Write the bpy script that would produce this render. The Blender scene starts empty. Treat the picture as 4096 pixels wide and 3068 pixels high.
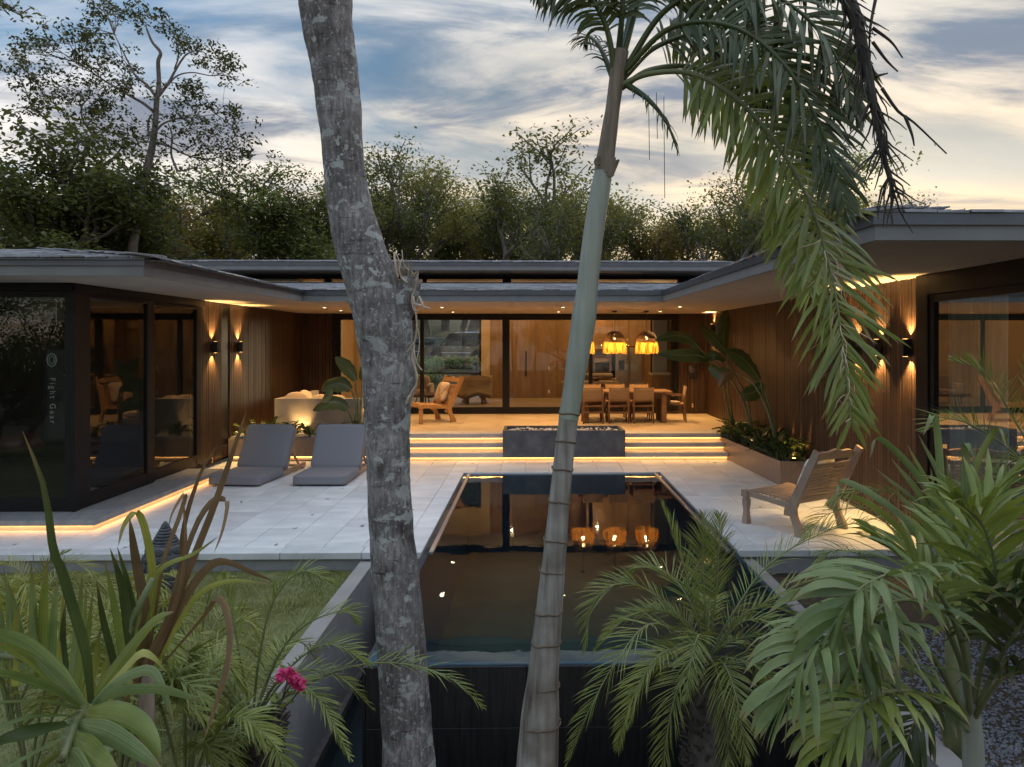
import bpy, bmesh, math, random
from mathutils import Vector, Matrix
random.seed(7)
R = math.radians
scn = bpy.context.scene
COL = scn.collection

# ---------------------------------------------------------------- camera
F, CAMH, YAW, CX, HY = 2909.0, 2.2, R(-1.1), 2184.0, 1375.0      # photo measured on a 4096 x 3068 frame
cam = bpy.data.cameras.new("camera")
cam.sensor_width = 36.0
cam.lens = 36.0 * F / 4096
cam.shift_x = -(CX - 2048) / 4096
cam.shift_y = -(1534 - HY) / 4096
cam.clip_start, cam.clip_end = 0.05, 2000
camo = bpy.data.objects.new("camera", cam)
camo.location = (0, 0, CAMH)
camo.rotation_euler = (R(90), 0, YAW)
COL.objects.link(camo)
scn.camera = camo
scn.render.engine = 'CYCLES'
cy = scn.cycles
cy.use_denoising = True
try:
    cy.denoiser = 'OPENIMAGEDENOISE'
    cy.denoising_input_passes = 'RGB_ALBEDO_NORMAL'
except Exception:
    pass
cy.max_bounces, cy.diffuse_bounces, cy.glossy_bounces = 8, 3, 5
cy.transmission_bounces, cy.transparent_max_bounces = 6, 16
cy.sample_clamp_indirect = 3.0
cy.sample_clamp_direct = 0.0
cy.caustics_reflective = False
cy.caustics_refractive = False
cy.use_light_tree = True
scn.view_settings.view_transform = 'Standard'
scn.view_settings.look = 'None'
scn.view_settings.exposure = 0.95
scn.view_settings.gamma = 1.0

# ---------------------------------------------------------------- sky: low sun behind the house, drawn-out cirrus over a blue dusk sky
SUN_EL, SUN_AZ = 7.0, 22.0            # azimuth measured from +Y towards +X
world = bpy.data.worlds.new("World")
scn.world = world
world.use_nodes = True
nt = world.node_tree
nt.nodes.clear()
def N(tree, t, **kw):
    n = tree.nodes.new(t)
    for k, v in kw.items():
        if k == 'inp':
            for kk, vv in v.items():
                n.inputs[kk].default_value = vv
        else:
            setattr(n, k, v)
    return n
def L(tree, a, b):
    tree.links.new(a, b)
def ramp(tree, fac, stops, interp='LINEAR'):
    n = tree.nodes.new('ShaderNodeValToRGB')
    cr = n.color_ramp
    cr.interpolation = interp
    while len(cr.elements) < len(stops):
        cr.elements.new(0.5)
    for e, (p, c) in zip(cr.elements, stops):
        e.position = p
        e.color = (*c, 1) if len(c) == 3 else c
    if fac is not None:
        tree.links.new(fac, n.inputs[0])
    return n.outputs[0]
def mth(tree, op, a, b=None, clamp=False):
    n = tree.nodes.new('ShaderNodeMath')
    n.operation = op
    n.use_clamp = clamp
    for i, v in enumerate((a, b)):
        if v is None:
            continue
        if isinstance(v, (int, float)):
            n.inputs[i].default_value = v
        else:
            tree.links.new(v, n.inputs[i])
    return n.outputs[0]
def mixc(tree, fac, a, b, mode='MIX'):
    n = tree.nodes.new('ShaderNodeMix')
    n.data_type = 'RGBA'
    n.blend_type = mode
    for i, v in ((0, fac), (6, a), (7, b)):
        if isinstance(v, (int, float)):
            n.inputs[i].default_value = v
        elif isinstance(v, tuple):
            n.inputs[i].default_value = (*v, 1) if len(v) == 3 else v
        else:
            tree.links.new(v, n.inputs[i])
    return n.outputs[2]

sky = N(nt, 'ShaderNodeTexSky', sky_type='NISHITA', sun_disc=False)
sky.sun_elevation = R(SUN_EL)
sky.sun_rotation = R(SUN_AZ)
sky.altitude = 0
sky.air_density, sky.dust_density, sky.ozone_density = 1.0, 1.5, 2.0
tc = N(nt, 'ShaderNodeTexCoord')
sep = N(nt, 'ShaderNodeSeparateXYZ')
L(nt, tc.outputs['Generated'], sep.inputs[0])
zc = mth(nt, 'MAXIMUM', sep.outputs[2], 0.0)
den = mth(nt, 'ADD', zc, 0.10)
cu = mth(nt, 'DIVIDE', sep.outputs[0], den)
cv = mth(nt, 'DIVIDE', sep.outputs[1], den)
comb = N(nt, 'ShaderNodeCombineXYZ')
L(nt, cu, comb.inputs[0]); L(nt, cv, comb.inputs[1])
mp = N(nt, 'ShaderNodeMapping')
mp.inputs['Rotation'].default_value = (0, 0, R(-24))
mp.inputs['Scale'].default_value = (0.45, 0.75, 1)
mp.inputs['Location'].default_value = (1.3, 0.4, 0)
L(nt, comb.outputs[0], mp.inputs[0])
n1 = N(nt, 'ShaderNodeTexNoise', inp={'Scale': 0.95, 'Detail': 9.0, 'Roughness': 0.55, 'Distortion': 0.7})
L(nt, mp.outputs[0], n1.inputs['Vector'])
mp2 = N(nt, 'ShaderNodeMapping')
mp2.inputs['Rotation'].default_value = (0, 0, R(-12))
mp2.inputs['Scale'].default_value = (0.75, 1.7, 1)
L(nt, comb.outputs[0], mp2.inputs[0])
n2 = N(nt, 'ShaderNodeTexNoise', inp={'Scale': 1.3, 'Detail': 8.0, 'Roughness': 0.6, 'Distortion': 0.6})
L(nt, mp2.outputs[0], n2.inputs['Vector'])
# closeness to the sun's side of the sky
sd = N(nt, 'ShaderNodeVectorMath', operation='DOT_PRODUCT')
L(nt, tc.outputs['Generated'], sd.inputs[0])
sd.inputs[1].default_value = (math.sin(R(SUN_AZ)), math.cos(R(SUN_AZ)), 0.10)
sunside = mth(nt, 'MULTIPLY_ADD', sd.outputs['Value'], 0.5, ) 
nt.nodes[-1].inputs[2].default_value = 0.5
base = mixc(nt, 1.0, sky.outputs[0], (0.052, 0.056, 0.060), 'MULTIPLY')
# air: grey blue aloft, warm and bright low down towards the sun
lowwarm = ramp(nt, zc, [(0.0, (0.98, 0.62, 0.24)), (0.08, (0.86, 0.61, 0.33)), (0.20, (0.46, 0.45, 0.42)), (0.34, (0.08, 0.155, 0.23)), (0.7, (0.36, 0.46, 0.58)), (1.0, (0.44, 0.52, 0.62))])
lowcool = ramp(nt, zc, [(0.0, (0.55, 0.52, 0.48)), (0.12, (0.40, 0.46, 0.52)), (0.25, (0.20, 0.36, 0.54)), (0.40, (0.13, 0.29, 0.50)), (0.7, (0.36, 0.46, 0.58)), (1.0, (0.44, 0.52, 0.62))])
sunf = ramp(nt, sunside, [(0.80, (0, 0, 0)), (0.985, (1, 1, 1))], 'EASE')
air = mixc(nt, sunf, lowcool, lowwarm)
air = mixc(nt, 0.25, air, base)
# cirrus: thin veils with lit and shaded parts
litw = ramp(nt, zc, [(0.0, (1.0, 0.62, 0.24)), (0.10, (0.97, 0.69, 0.36)), (0.25, (0.84, 0.70, 0.52)), (0.45, (0.68, 0.66, 0.62)), (1.0, (0.72, 0.74, 0.78))])
litc = ramp(nt, zc, [(0.0, (0.90, 0.76, 0.58)), (0.12, (0.86, 0.78, 0.66)), (0.25, (0.74, 0.71, 0.68)), (0.45, (0.62, 0.65, 0.70)), (1.0, (0.72, 0.74, 0.78))])
lit = mixc(nt, sunf, litc, litw)
shade = ramp(nt, zc, [(0.0, (0.58, 0.42, 0.26)), (0.12, (0.46, 0.39, 0.33)), (0.28, (0.20, 0.225, 0.28)), (0.45, (0.22, 0.28, 0.36)), (1.0, (0.50, 0.55, 0.62))])
litf = ramp(nt, n2.outputs[0], [(0.37, (0, 0, 0)), (0.56, (1, 1, 1))], 'EASE')
cloud = mixc(nt, litf, shade, lit)
cov = ramp(nt, n1.outputs[0], [(0.41, (0, 0, 0)), (0.57, (1, 1, 1))], 'EASE')
cov = mth(nt, 'MULTIPLY', cov, 0.94)
skyc = mixc(nt, cov, air, cloud)
# veiled dusk sky: like an overcast one it grows brighter towards the zenith
zen = ramp(nt, zc, [(0.0, (0.58, 0.58, 0.58)), (0.36, (0.46, 0.46, 0.46)), (0.70, (0.78, 0.78, 0.78)), (1.0, (1.0, 1.0, 1.0))], 'EASE')
skyc = mixc(nt, 1.0, skyc, zen, 'MULTIPLY')
bg = N(nt, 'ShaderNodeBackground')
bg.inputs[1].default_value = 1.5
L(nt, skyc, bg.inputs[0])
wo = N(nt, 'ShaderNodeOutputWorld')
L(nt, bg.outputs[0], wo.inputs[0])
try:
    world.cycles.sampling_method = 'MANUAL'
    world.cycles.sample_map_resolution = 512
except Exception:
    pass

sun = bpy.data.lights.new("sun", 'SUN')
sun.energy, sun.angle, sun.color = 0.9, R(12), (1.0, 0.78, 0.52)
suno = bpy.data.objects.new("sun", sun)
d = Vector((math.sin(R(SUN_AZ)) * math.cos(R(SUN_EL)), math.cos(R(SUN_AZ)) * math.cos(R(SUN_EL)), math.sin(R(SUN_EL))))
suno.rotation_euler = d.to_track_quat('Z', 'Y').to_euler()
suno.location = (20, 60, 30)
COL.objects.link(suno)

# ---------------------------------------------------------------- photo pixel -> place
_c, _s = math.cos(YAW), math.sin(YAW)
def ray(px, py):
    a, b = (px - CX) / F, (HY - py) / F
    return (a * _c - _s, a * _s + _c, b)
def AY(px, py, Y):
    r = ray(px, py); t = Y / r[1]
    return Vector((r[0] * t, Y, CAMH + r[2] * t))
def AX(px, py, X):
    r = ray(px, py); t = X / r[0]
    return Vector((X, r[1] * t, CAMH + r[2] * t))
def AZ(px, py, Z):
    r = ray(px, py); t = (Z - CAMH) / r[2]
    return Vector((r[0] * t, r[1] * t, Z))
DS = 4096 / 2212.0
def AD(x, y, Y):                      # same, from coordinates on a 2212 px wide view of the photo
    return AY(x * DS, y * DS, Y)

# ---------------------------------------------------------------- mesh building
class MB:
    def __init__(s):
        s.v, s.f, s.m = [], [], []
        s.mi = 0
        s.uv = {}
    def add(s, vs, fs):
        o = len(s.v)
        s.v += [tuple(q) for q in vs]
        for f in fs:
            s.f.append(tuple(i + o for i in f)); s.m.append(s.mi)
    def quad(s, a, b, c, d):
        s.add([a, b, c, d], [(0, 1, 2, 3)])
    def box(s, x0, x1, y0, y1, z0, z1):
        s.add([(x0, y0, z0), (x1, y0, z0), (x1, y1, z0), (x0, y1, z0), (x0, y0, z1), (x1, y0, z1), (x1, y1, z1), (x0, y1, z1)],
              [(3, 2, 1, 0), (4, 5, 6, 7), (0, 1, 5, 4), (1, 2, 6, 5), (2, 3, 7, 6), (3, 0, 4, 7)])
        return s
    def cbox(s, x0, x1, y0, y1, z0, z1, c=0.005):
        c = min(c, (x1 - x0) * .45, (y1 - y0) * .45, (z1 - z0) * .45)
        return s.hexa([Vector(p) for p in ((x0, y0, z0), (x1, y0, z0), (x1, y1, z0), (x0, y1, z0), (x0, y0, z1), (x1, y0, z1), (x1, y1, z1), (x0, y1, z1))], c)
    def hexa(s, P, c=0.0):
        """any six sided block, corners ordered as in box, edges chamfered by c"""
        F6 = [(3, 2, 1, 0), (4, 5, 6, 7), (0, 1, 5, 4), (1, 2, 6, 5), (2, 3, 7, 6), (3, 0, 4, 7)]
        if c <= 0:
            s.add(P, F6); return s
        vs, idx = [], {}
        for fi, f in enumerate(F6):
            for k, i in enumerate(f):
                a, b = P[f[k - 1]], P[f[(k + 1) % 4]]
                p = P[i] + (a - P[i]).normalized() * c + (b - P[i]).normalized() * c
                idx[(fi, i)] = len(vs); vs.append(p)
        fs = [tuple(idx[(fi, i)] for i in f) for fi, f in enumerate(F6)]
        edges = {}
        for fi, f in enumerate(F6):
            for k in range(4):
                edges.setdefault(frozenset((f[k], f[(k + 1) % 4])), []).append((fi, f[k], f[(k + 1) % 4]))
        for e in edges.values():
            (f1, a, b), (f2, a2, b2) = e
            fs.append((idx[(f1, b)], idx[(f1, a)], idx[(f2, a)], idx[(f2, b)]))
        for i in range(8):
            fl = [fi for fi, f in enumerate(F6) if i in f]
            tri = [idx[(fi, i)] for fi in fl]
            n = (vs[tri[1]] - vs[tri[0]]).cross(vs[tri[2]] - vs[tri[0]])
            ctr = sum(P, Vector()) / 8
            if n.dot(P[i] - ctr) < 0:
                tri.reverse()
            fs.append(tuple(tri))
        s.add(vs, fs); return s
    def beam(s, a, b, w, t, up=(0, 0, 1), c=0.003):
        """a bar from a to b, w across, t along 'up'"""
        a, b = Vector(a), Vector(b)
        d = (b - a).normalized()
        u = Vector(up); u = (u - d * u.dot(d)).normalized()
        r = d.cross(u) * (w / 2); u = u * (t / 2)
        P = [a - r - u, a + r - u, b + r - u, b - r - u, a - r + u, a + r + u, b + r + u, b - r + u]
        # order like box: x across, y along, z up
        return s.hexa(P, c)
    def tube(s, path, rad, seg=8, cap=True, ell=1.0):
        path = [Vector(p) for p in path]
        n = len(path)
        if isinstance(rad, (int, float)):
            rad = [rad] * n
        o = len(s.v)
        ref = None
        for i, p in enumerate(path):
            t = (path[min(i + 1, n - 1)] - path[max(i - 1, 0)])
            t = t.normalized() if t.length > 1e-9 else Vector((0, 0, 1))
            if ref is None:
                ref = Vector((1, 0, 0)) if abs(t.x) < .9 else Vector((0, 1, 0))
            u = (ref - t * ref.dot(t)).normalized(); ref = u
            w = t.cross(u)
            for k in range(seg):
                an = 2 * math.pi * k / seg
                s.v.append(tuple(p + (u * math.cos(an) + w * math.sin(an) * ell) * rad[i]))
        for i in range(n - 1):
            for k in range(seg):
                k2 = (k + 1) % seg
                s.f.append((o + i * seg + k, o + i * seg + k2, o + (i + 1) * seg + k2, o + (i + 1) * seg + k)); s.m.append(s.mi)
        if cap:
            s.f.append(tuple(o + k for k in reversed(range(seg)))); s.m.append(s.mi)
            s.f.append(tuple(o + (n - 1) * seg + k for k in range(seg))); s.m.append(s.mi)
        return s
    def lathe(s, prof, cx=0, cy=0, seg=20, cap=True):
        o = len(s.v); n = len(prof)
        for r, z in prof:
            for k in range(seg):
                an = 2 * math.pi * k / seg
                s.v.append((cx + r * math.cos(an), cy + r * math.sin(an), z))
        for i in range(n - 1):
            for k in range(seg):
                k2 = (k + 1) % seg
                s.f.append((o + i * seg + k, o + i * seg + k2, o + (i + 1) * seg + k2, o + (i + 1) * seg + k)); s.m.append(s.mi)
        if cap:
            s.f.append(tuple(o + k for k in reversed(range(seg)))); s.m.append(s.mi)
            s.f.append(tuple(o + (n - 1) * seg + k for k in range(seg))); s.m.append(s.mi)
        return s
    def prism(s, pts, off):
        """closed outline pts (3D) swept by vector off"""
        pts = [Vector(p) for p in pts]; off = Vector(off); n = len(pts)
        nrm = Vector()
        for i in range(n):
            nrm += pts[i].cross(pts[(i + 1) % n])
        if nrm.dot(off) > 0:
            pts.reverse()
        s.add(pts + [p + off for p in pts],
              [tuple(range(n)), tuple(reversed(range(n, 2 * n)))] + [((i + 1) % n, i, i + n, (i + 1) % n + n) for i in range(n)])
        return s
    def mesh(s, name, mats, smooth=False):
        me = bpy.data.meshes.new(name)
        me.from_pydata(s.v, [], s.f)
        for m in (mats if isinstance(mats, (list, tuple)) else [mats]):
            me.materials.append(m)
        if any(s.m):
            me.polygons.foreach_set('material_index', s.m)
        if smooth:
            me.polygons.foreach_set('use_smooth', [True] * len(me.polygons))
        if s.uv:
            lay = me.uv_layers.new(name='UVMap')
            flat = []
            for f in s.f:
                for i in f:
                    flat.extend(s.uv.get(i, (0.5, 0.5)))
            lay.data.foreach_set('uv', flat)
        me.update()
        return me
    def build(s, name, mats, parent=None, smooth=False, **tags):
        return link(name, s.mesh(name, mats, smooth), parent, **tags)

def link(name, me, parent=None, loc=None, rot=None, **tags):
    o = bpy.data.objects.new(name, me)
    COL.objects.link(o)
    if parent is not None:
        o.parent = parent
    if loc is not None:
        o.location = loc
    if rot is not None:
        o.rotation_euler = rot
    tag(o, **tags)
    return o
def tag(o, label=None, cat=None, group=None, kind=None):
    if label: o['label'] = label
    if cat: o['category'] = cat
    if group: o['group'] = group
    if kind: o['kind'] = kind
    return o
def empty(name, loc, rz=0, **tags):
    o = bpy.data.objects.new(name, None)
    o.empty_display_size = 0.1
    COL.objects.link(o)
    o.location = loc
    o.rotation_euler = (0, 0, rz)
    return tag(o, **tags)
KIDS = {}
def copy_tree(o, loc=None, rz=None, scale=None, parent=None, **tags):
    c = o.copy(); COL.objects.link(c)
    if parent is not None: c.parent = parent
    if loc is not None: c.location = loc
    if rz is not None: c.rotation_euler = (0, 0, rz)
    if scale is not None: c.scale = (scale,) * 3 if isinstance(scale, (int, float)) else scale
    tag(c, **tags)
    for ch in o.children:
        copy_tree(ch, parent=c)
    return c
def rnd(a, b):
    return random.uniform(a, b)
def spline(pts, n):
    """Catmull-Rom through pts, n samples"""
    pts = [Vector(p) for p in pts]
    P = [pts[0] * 2 - pts[1]] + pts + [pts[-1] * 2 - pts[-2]]
    m = len(pts) - 1; out = []
    for i in range(n):
        t = i / (n - 1) * m; k = min(int(t), m - 1); t -= k
        a, b, c, e = P[k:k + 4]
        out.append(0.5 * ((2 * b) + (c - a) * t + (2 * a - 5 * b + 4 * c - e) * t * t + (3 * b - a - 3 * c + e) * t ** 3))
    return out
def lerp(a, b, t):
    return a + (b - a) * t

# ---------------------------------------------------------------- materials
def material(name, col, col2=None, rough=0.6, scale=6.0, detail=6.0, bump=0.0, bscale=None, spec=0.5, metal=0.0, rvar=0.0,
             stretch=(1, 1, 1), objvar=0.0, coat=0.0, emit=None, estr=0.0, lo=0.35, hi=0.65, distort=0.0, trans=0.0, veins=0.0, tips=0.0):
    m = bpy.data.materials.new(name); m.use_nodes = True
    t = m.node_tree; p = t.nodes['Principled BSDF']; out = t.nodes['Material Output']
    p.inputs['Roughness'].default_value = rough
    p.inputs['Metallic'].default_value = metal
    p.inputs['Specular IOR Level'].default_value = spec
    p.inputs['Coat Weight'].default_value = coat
    p.inputs['Base Color'].default_value = (*col, 1)
    if emit:
        p.inputs['Emission Color'].default_value = (*emit, 1)
        p.inputs['Emission Strength'].default_value = estr
    cs = None
    if col2 is not None or bump or rvar:
        tcn = t.nodes.new('ShaderNodeTexCoord')
        mpn = t.nodes.new('ShaderNodeMapping')
        mpn.inputs['Scale'].default_value = stretch
        t.links.new(tcn.outputs['Object'], mpn.inputs[0])
        vec = mpn.outputs[0]
        if objvar:
            oi = t.nodes.new('ShaderNodeObjectInfo')
            va = t.nodes.new('ShaderNodeVectorMath'); va.operation = 'MULTIPLY_ADD'
            cb = t.nodes.new('ShaderNodeCombineXYZ')
            for k in range(3):
                t.links.new(oi.outputs['Random'], cb.inputs[k])
            va.inputs[1].default_value = (37, 53, 71)
            t.links.new(cb.outputs[0], va.inputs[0]); t.links.new(vec, va.inputs[2])
            vec = va.outputs[0]
        nz = t.nodes.new('ShaderNodeTexNoise')
        nz.inputs['Scale'].default_value = scale
        nz.inputs['Detail'].default_value = detail
        nz.inputs['Roughness'].default_value = 0.6
        nz.inputs['Distortion'].default_value = distort
        t.links.new(vec, nz.inputs['Vector'])
        if col2 is not None:
            cs = ramp(t, nz.outputs[0], [(lo, col), (hi, col2)])
        if rvar:
            rr = mth(t, 'MULTIPLY_ADD', nz.outputs[0], rvar)
            t.nodes[-1].inputs[2].default_value = rough - rvar / 2
            t.links.new(rr, p.inputs['Roughness'])
        if bump:
            nb = nz
            if bscale:
                nb = t.nodes.new('ShaderNodeTexNoise')
                nb.inputs['Scale'].default_value = bscale
                nb.inputs['Detail'].default_value = 5
                t.links.new(vec, nb.inputs['Vector'])
            bp = t.nodes.new('ShaderNodeBump')
            bp.inputs['Strength'].default_value = bump
            bp.inputs['Distance'].default_value = 0.01
            t.links.new(nb.outputs[0], bp.inputs['Height'])
            t.links.new(bp.outputs[0], p.inputs['Normal'])
    if veins:
        tcv = t.nodes.new('ShaderNodeTexCoord'); mpv = t.nodes.new('ShaderNodeMapping')
        mpv.inputs['Scale'].default_value = (16, 0.7, 1)
        t.links.new(tcv.outputs['UV'], mpv.inputs[0])
        oiv = t.nodes.new('ShaderNodeObjectInfo')
        t.links.new(mth(t, 'MULTIPLY', oiv.outputs['Random'], 40.0), mpv.inputs['Location'])
        nv = t.nodes.new('ShaderNodeTexNoise'); nv.inputs['Scale'].default_value = 1.0; nv.inputs['Detail'].default_value = 3
        t.links.new(mpv.outputs[0], nv.inputs['Vector'])
        vc = ramp(t, nv.outputs[0], [(0.3, (1 - veins,) * 3), (0.7, (1 + veins, 1 + veins, 1 + veins * .5))])
        cs = mixc(t, 1.0, cs if cs is not None else col, vc, 'MULTIPLY')
        if tips:
            sv = t.nodes.new('ShaderNodeSeparateXYZ'); t.links.new(tcv.outputs['UV'], sv.inputs[0])
            tf = mth(t, 'ADD', sv.outputs[1], mth(t, 'MULTIPLY', mth(t, 'SUBTRACT', nv.outputs[0], 0.5), 0.5))
            tf = ramp(t, tf, [(0.84, (0, 0, 0)), (0.97, (1, 1, 1))])
            cs = mixc(t, mth(t, 'MULTIPLY', tf, tips), cs, (0.24, 0.155, 0.07))
        bv = t.nodes.new('ShaderNodeBump'); bv.inputs['Strength'].default_value = 0.25; bv.inputs['Distance'].default_value = 0.003
        t.links.new(nv.outputs[0], bv.inputs['Height']); t.links.new(bv.outputs[0], p.inputs['Normal'])
    if objvar:
        oi2 = t.nodes.new('ShaderNodeObjectInfo')
        v = mth(t, 'MULTIPLY_ADD', oi2.outputs['Random'], objvar * 2)
        t.nodes[-1].inputs[2].default_value = 1 - objvar
        cbn = t.nodes.new('ShaderNodeCombineColor')
        for k in range(3):
            t.links.new(v, cbn.inputs[k])
        cs = mixc(t, 1.0, cs if cs is not None else col, cbn.outputs[0], 'MULTIPLY')
    if cs is not None:
        t.links.new(cs, p.inputs['Base Color'])
    if trans:
        tr = t.nodes.new('ShaderNodeBsdfTranslucent')
        mx = t.nodes.new('ShaderNodeMixShader')
        mx.inputs[0].default_value = trans
        if cs is not None:
            br = mixc(t, 1.0, cs, (1.25, 1.2, 0.7), 'MULTIPLY')
            t.links.new(br, tr.inputs[0])
        else:
            tr.inputs[0].default_value = (col[0] * 1.25, col[1] * 1.2, col[2] * .7, 1)
        t.links.new(p.outputs[0], mx.inputs[1]); t.links.new(tr.outputs[0], mx.inputs[2])
        t.links.new(mx.outputs[0], out.inputs[0])
    return m
def emitter(name, col, strength):
    m = bpy.data.materials.new(name); m.use_nodes = True
    t = m.node_tree; t.nodes.clear()
    e = t.nodes.new('ShaderNodeEmission'); e.inputs[0].default_value = (*col, 1); e.inputs[1].default_value = strength
    o = t.nodes.new('ShaderNodeOutputMaterial'); t.links.new(e.outputs[0], o.inputs[0])
    return m
def glass_mat(name, tint=(0.9, 0.93, 0.92), ior=1.5, rough=0.0, boost=0.0, gain=0.9):
    """window glass: clear seen straight on, mirroring at a slant"""
    m = bpy.data.materials.new(name); m.use_nodes = True
    t = m.node_tree; t.nodes.clear()
    fr = t.nodes.new('ShaderNodeFresnel'); fr.inputs[0].default_value = ior
    fac = mth(t, 'MULTIPLY_ADD', fr.outputs[0], 1.0, True)
    t.nodes[-1].inputs[1].default_value = gain
    t.nodes[-1].inputs[2].default_value = boost
    tr = t.nodes.new('ShaderNodeBsdfTransparent'); tr.inputs[0].default_value = (*tint, 1)
    gl = t.nodes.new('ShaderNodeBsdfGlossy'); gl.inputs['Roughness'].default_value = rough
    gl.inputs[0].default_value = (1, 1, 1, 1)
    mx = t.nodes.new('ShaderNodeMixShader')
    t.links.new(fac, mx.inputs[0]); t.links.new(tr.outputs[0], mx.inputs[1]); t.links.new(gl.outputs[0], mx.inputs[2])
    o = t.nodes.new('ShaderNodeOutputMaterial'); t.links.new(mx.outputs[0], o.inputs[0])
    return m
def wood(name, c1, c2, scale=3.0, stretch=(1, 1, 12), rough=0.55, objvar=0.12, bump=0.15, spec=0.4):
    return material(name, c1, c2, rough=rough, scale=scale, stretch=stretch, objvar=objvar, bump=bump, detail=7, spec=spec, lo=0.3, hi=0.7, distort=0.4)

WARM = (1.0, 0.56, 0.17)
WARM2 = (1.0, 0.66, 0.30)
M = {}
M['tile'] = material('pale_stone_tile', (0.56, 0.58, 0.60), (0.74, 0.75, 0.76), rough=0.42, scale=1.7, bump=0.05, objvar=0.085, rvar=0.25, stretch=(1, 2, 1), spec=0.5, detail=9)
M['grout'] = material('grey_grout', (0.30, 0.30, 0.31), (0.38, 0.38, 0.38), rough=0.9, scale=20)
M['terrace'] = material('beige_stone_floor', (0.46, 0.345, 0.22), (0.55, 0.42, 0.28), rough=0.38, scale=1.6, bump=0.03, objvar=0.03, rvar=0.2)
M['step'] = material('step_stone', (0.46, 0.42, 0.40), (0.54, 0.50, 0.48), rough=0.5, scale=4, bump=0.04, objvar=0.03)
M['platform'] = material('grey_platform_stone', (0.20, 0.20, 0.21), (0.28, 0.275, 0.27), rough=0.55, scale=5, bump=0.08, objvar=0.05, stretch=(3, 1, 1))
M['concrete'] = material('fire_pit_concrete', (0.075, 0.075, 0.085), (0.145, 0.14, 0.145), rough=0.65, scale=3.5, bump=0.12, detail=10)
M['plaster'] = material('grey_plaster', (0.25, 0.25, 0.26), (0.30, 0.30, 0.31), rough=0.8, scale=7, bump=0.06)
M['capstone'] = material('pale_wall_cap', (0.23, 0.22, 0.21), (0.29, 0.275, 0.265), rough=0.7, scale=5, bump=0.04)
M['soffit'] = material('soffit_plaster', (0.40, 0.36, 0.335), (0.43, 0.39, 0.36), rough=0.85, scale=3, bump=0.02)
M['fascia'] = material('grey_fascia', (0.165, 0.17, 0.175), (0.20, 0.205, 0.21), rough=0.6, scale=4, bump=0.06, bscale=60)
M['gutter'] = material('dark_metal_flashing', (0.085, 0.095, 0.11), (0.11, 0.12, 0.14), rough=0.35, scale=3, metal=0.6)
M['slate'] = material('slate', (0.13, 0.135, 0.15), (0.25, 0.25, 0.265), rough=0.38, scale=9, bump=0.5, objvar=0.25, stretch=(1, 3, 1), spec=0.6)
M['frame'] = material('black_aluminium', (0.008, 0.0075, 0.0075), (0.013, 0.012, 0.012), rough=0.45, scale=8, spec=0.22)
M['clad'] = wood('dark_wood_cladding', (0.030, 0.016, 0.010), (0.068, 0.036, 0.021), scale=5, stretch=(3, 3, 0.35), rough=0.5, objvar=0.18)
M['cladback'] = material('dark_wall_backing', (0.012, 0.008, 0.006), rough=0.9)  # even near-black backing behind boards and panels
M['panel'] = wood('interior_wood_panel', (0.22, 0.125, 0.055), (0.34, 0.20, 0.09), scale=3, stretch=(2.5, 2.5, 0.3), rough=0.42, objvar=0.05, bump=0.04)
M['inwall'] = material('warm_plaster_wall', (0.60, 0.44, 0.25), (0.66, 0.49, 0.29), rough=0.85, scale=2)
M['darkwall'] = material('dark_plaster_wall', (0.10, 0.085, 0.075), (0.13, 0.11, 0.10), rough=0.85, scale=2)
M['glass'] = glass_mat('window_glass', (0.93, 0.95, 0.93))
M['rglass'] = glass_mat('curtained_window_glass', (0.80, 0.84, 0.81), gain=0.38)
M['dglass'] = glass_mat('tinted_window_glass', (0.72, 0.75, 0.72), boost=0.015)
M['led'] = emitter('led_strip_glow', (1.0, 0.45, 0.11), 8.5)
M['sconce'] = material('black_sconce_metal', (0.02, 0.02, 0.022), rough=0.5, metal=0.3)
M['lampglow'] = emitter('lamp_glow', (1.0, .52, .15), 7.0)
M['down'] = emitter('downlight_glow', (1.0, 0.74, 0.42), 14.0)
M['teak'] = wood('teak', (0.30, 0.155, 0.06), (0.44, 0.25, 0.11), scale=6, stretch=(1, 1, 1), rough=0.5, objvar=0.08)
M['greyteak'] = wood('weathered_teak', (0.30, 0.215, 0.155), (0.40, 0.295, 0.22), scale=4, stretch=(1, 1, 1), rough=0.65, objvar=0.10, bump=0.05)
M['chairwood'] = wood('brown_chair_wood', (0.13, 0.065, 0.03), (0.22, 0.115, 0.055), scale=8, stretch=(1, 1, 1), rough=0.5, objvar=0.06)
M['weave'] = material('woven_cord', (0.14, 0.085, 0.045), (0.36, 0.24, 0.14), rough=0.8, scale=95, detail=2, bump=0.5, stretch=(1, 1, 1.8))
M['cushion'] = material('grey_outdoor_fabric', (0.20, 0.20, 0.225), (0.245, 0.245, 0.268), rough=0.9, scale=240, bump=0.06, spec=0.15)
M['cream'] = material('cream_fabric', (0.55, 0.43, 0.31), (0.62, 0.50, 0.38), rough=0.9, scale=160, bump=0.08, spec=0.15)
M['pillowstripe'] = material('tan_fabric', (0.42, 0.26, 0.15), (0.48, 0.31, 0.19), rough=0.9, scale=160, spec=0.15)
M['white'] = material('white_paint', (0.72, 0.72, 0.70), rough=0.5)
M['pebble'] = material('white_pebble', (0.70, 0.69, 0.67), (0.80, 0.79, 0.77), rough=0.6, scale=9, objvar=0.08)
M['steel'] = material('brushed_steel', (0.35, 0.33, 0.31), (0.42, 0.40, 0.38), rough=0.3, scale=4, metal=0.9, stretch=(1, 1, 20))
M['black'] = material('black_plastic', (0.015, 0.015, 0.017), rough=0.35)
M['planter'] = material('brown_planter_stone', (0.20, 0.15, 0.125), (0.26, 0.20, 0.165), rough=0.45, scale=6, bump=0.05, stretch=(4, 4, 1), rvar=0.2)
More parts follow.
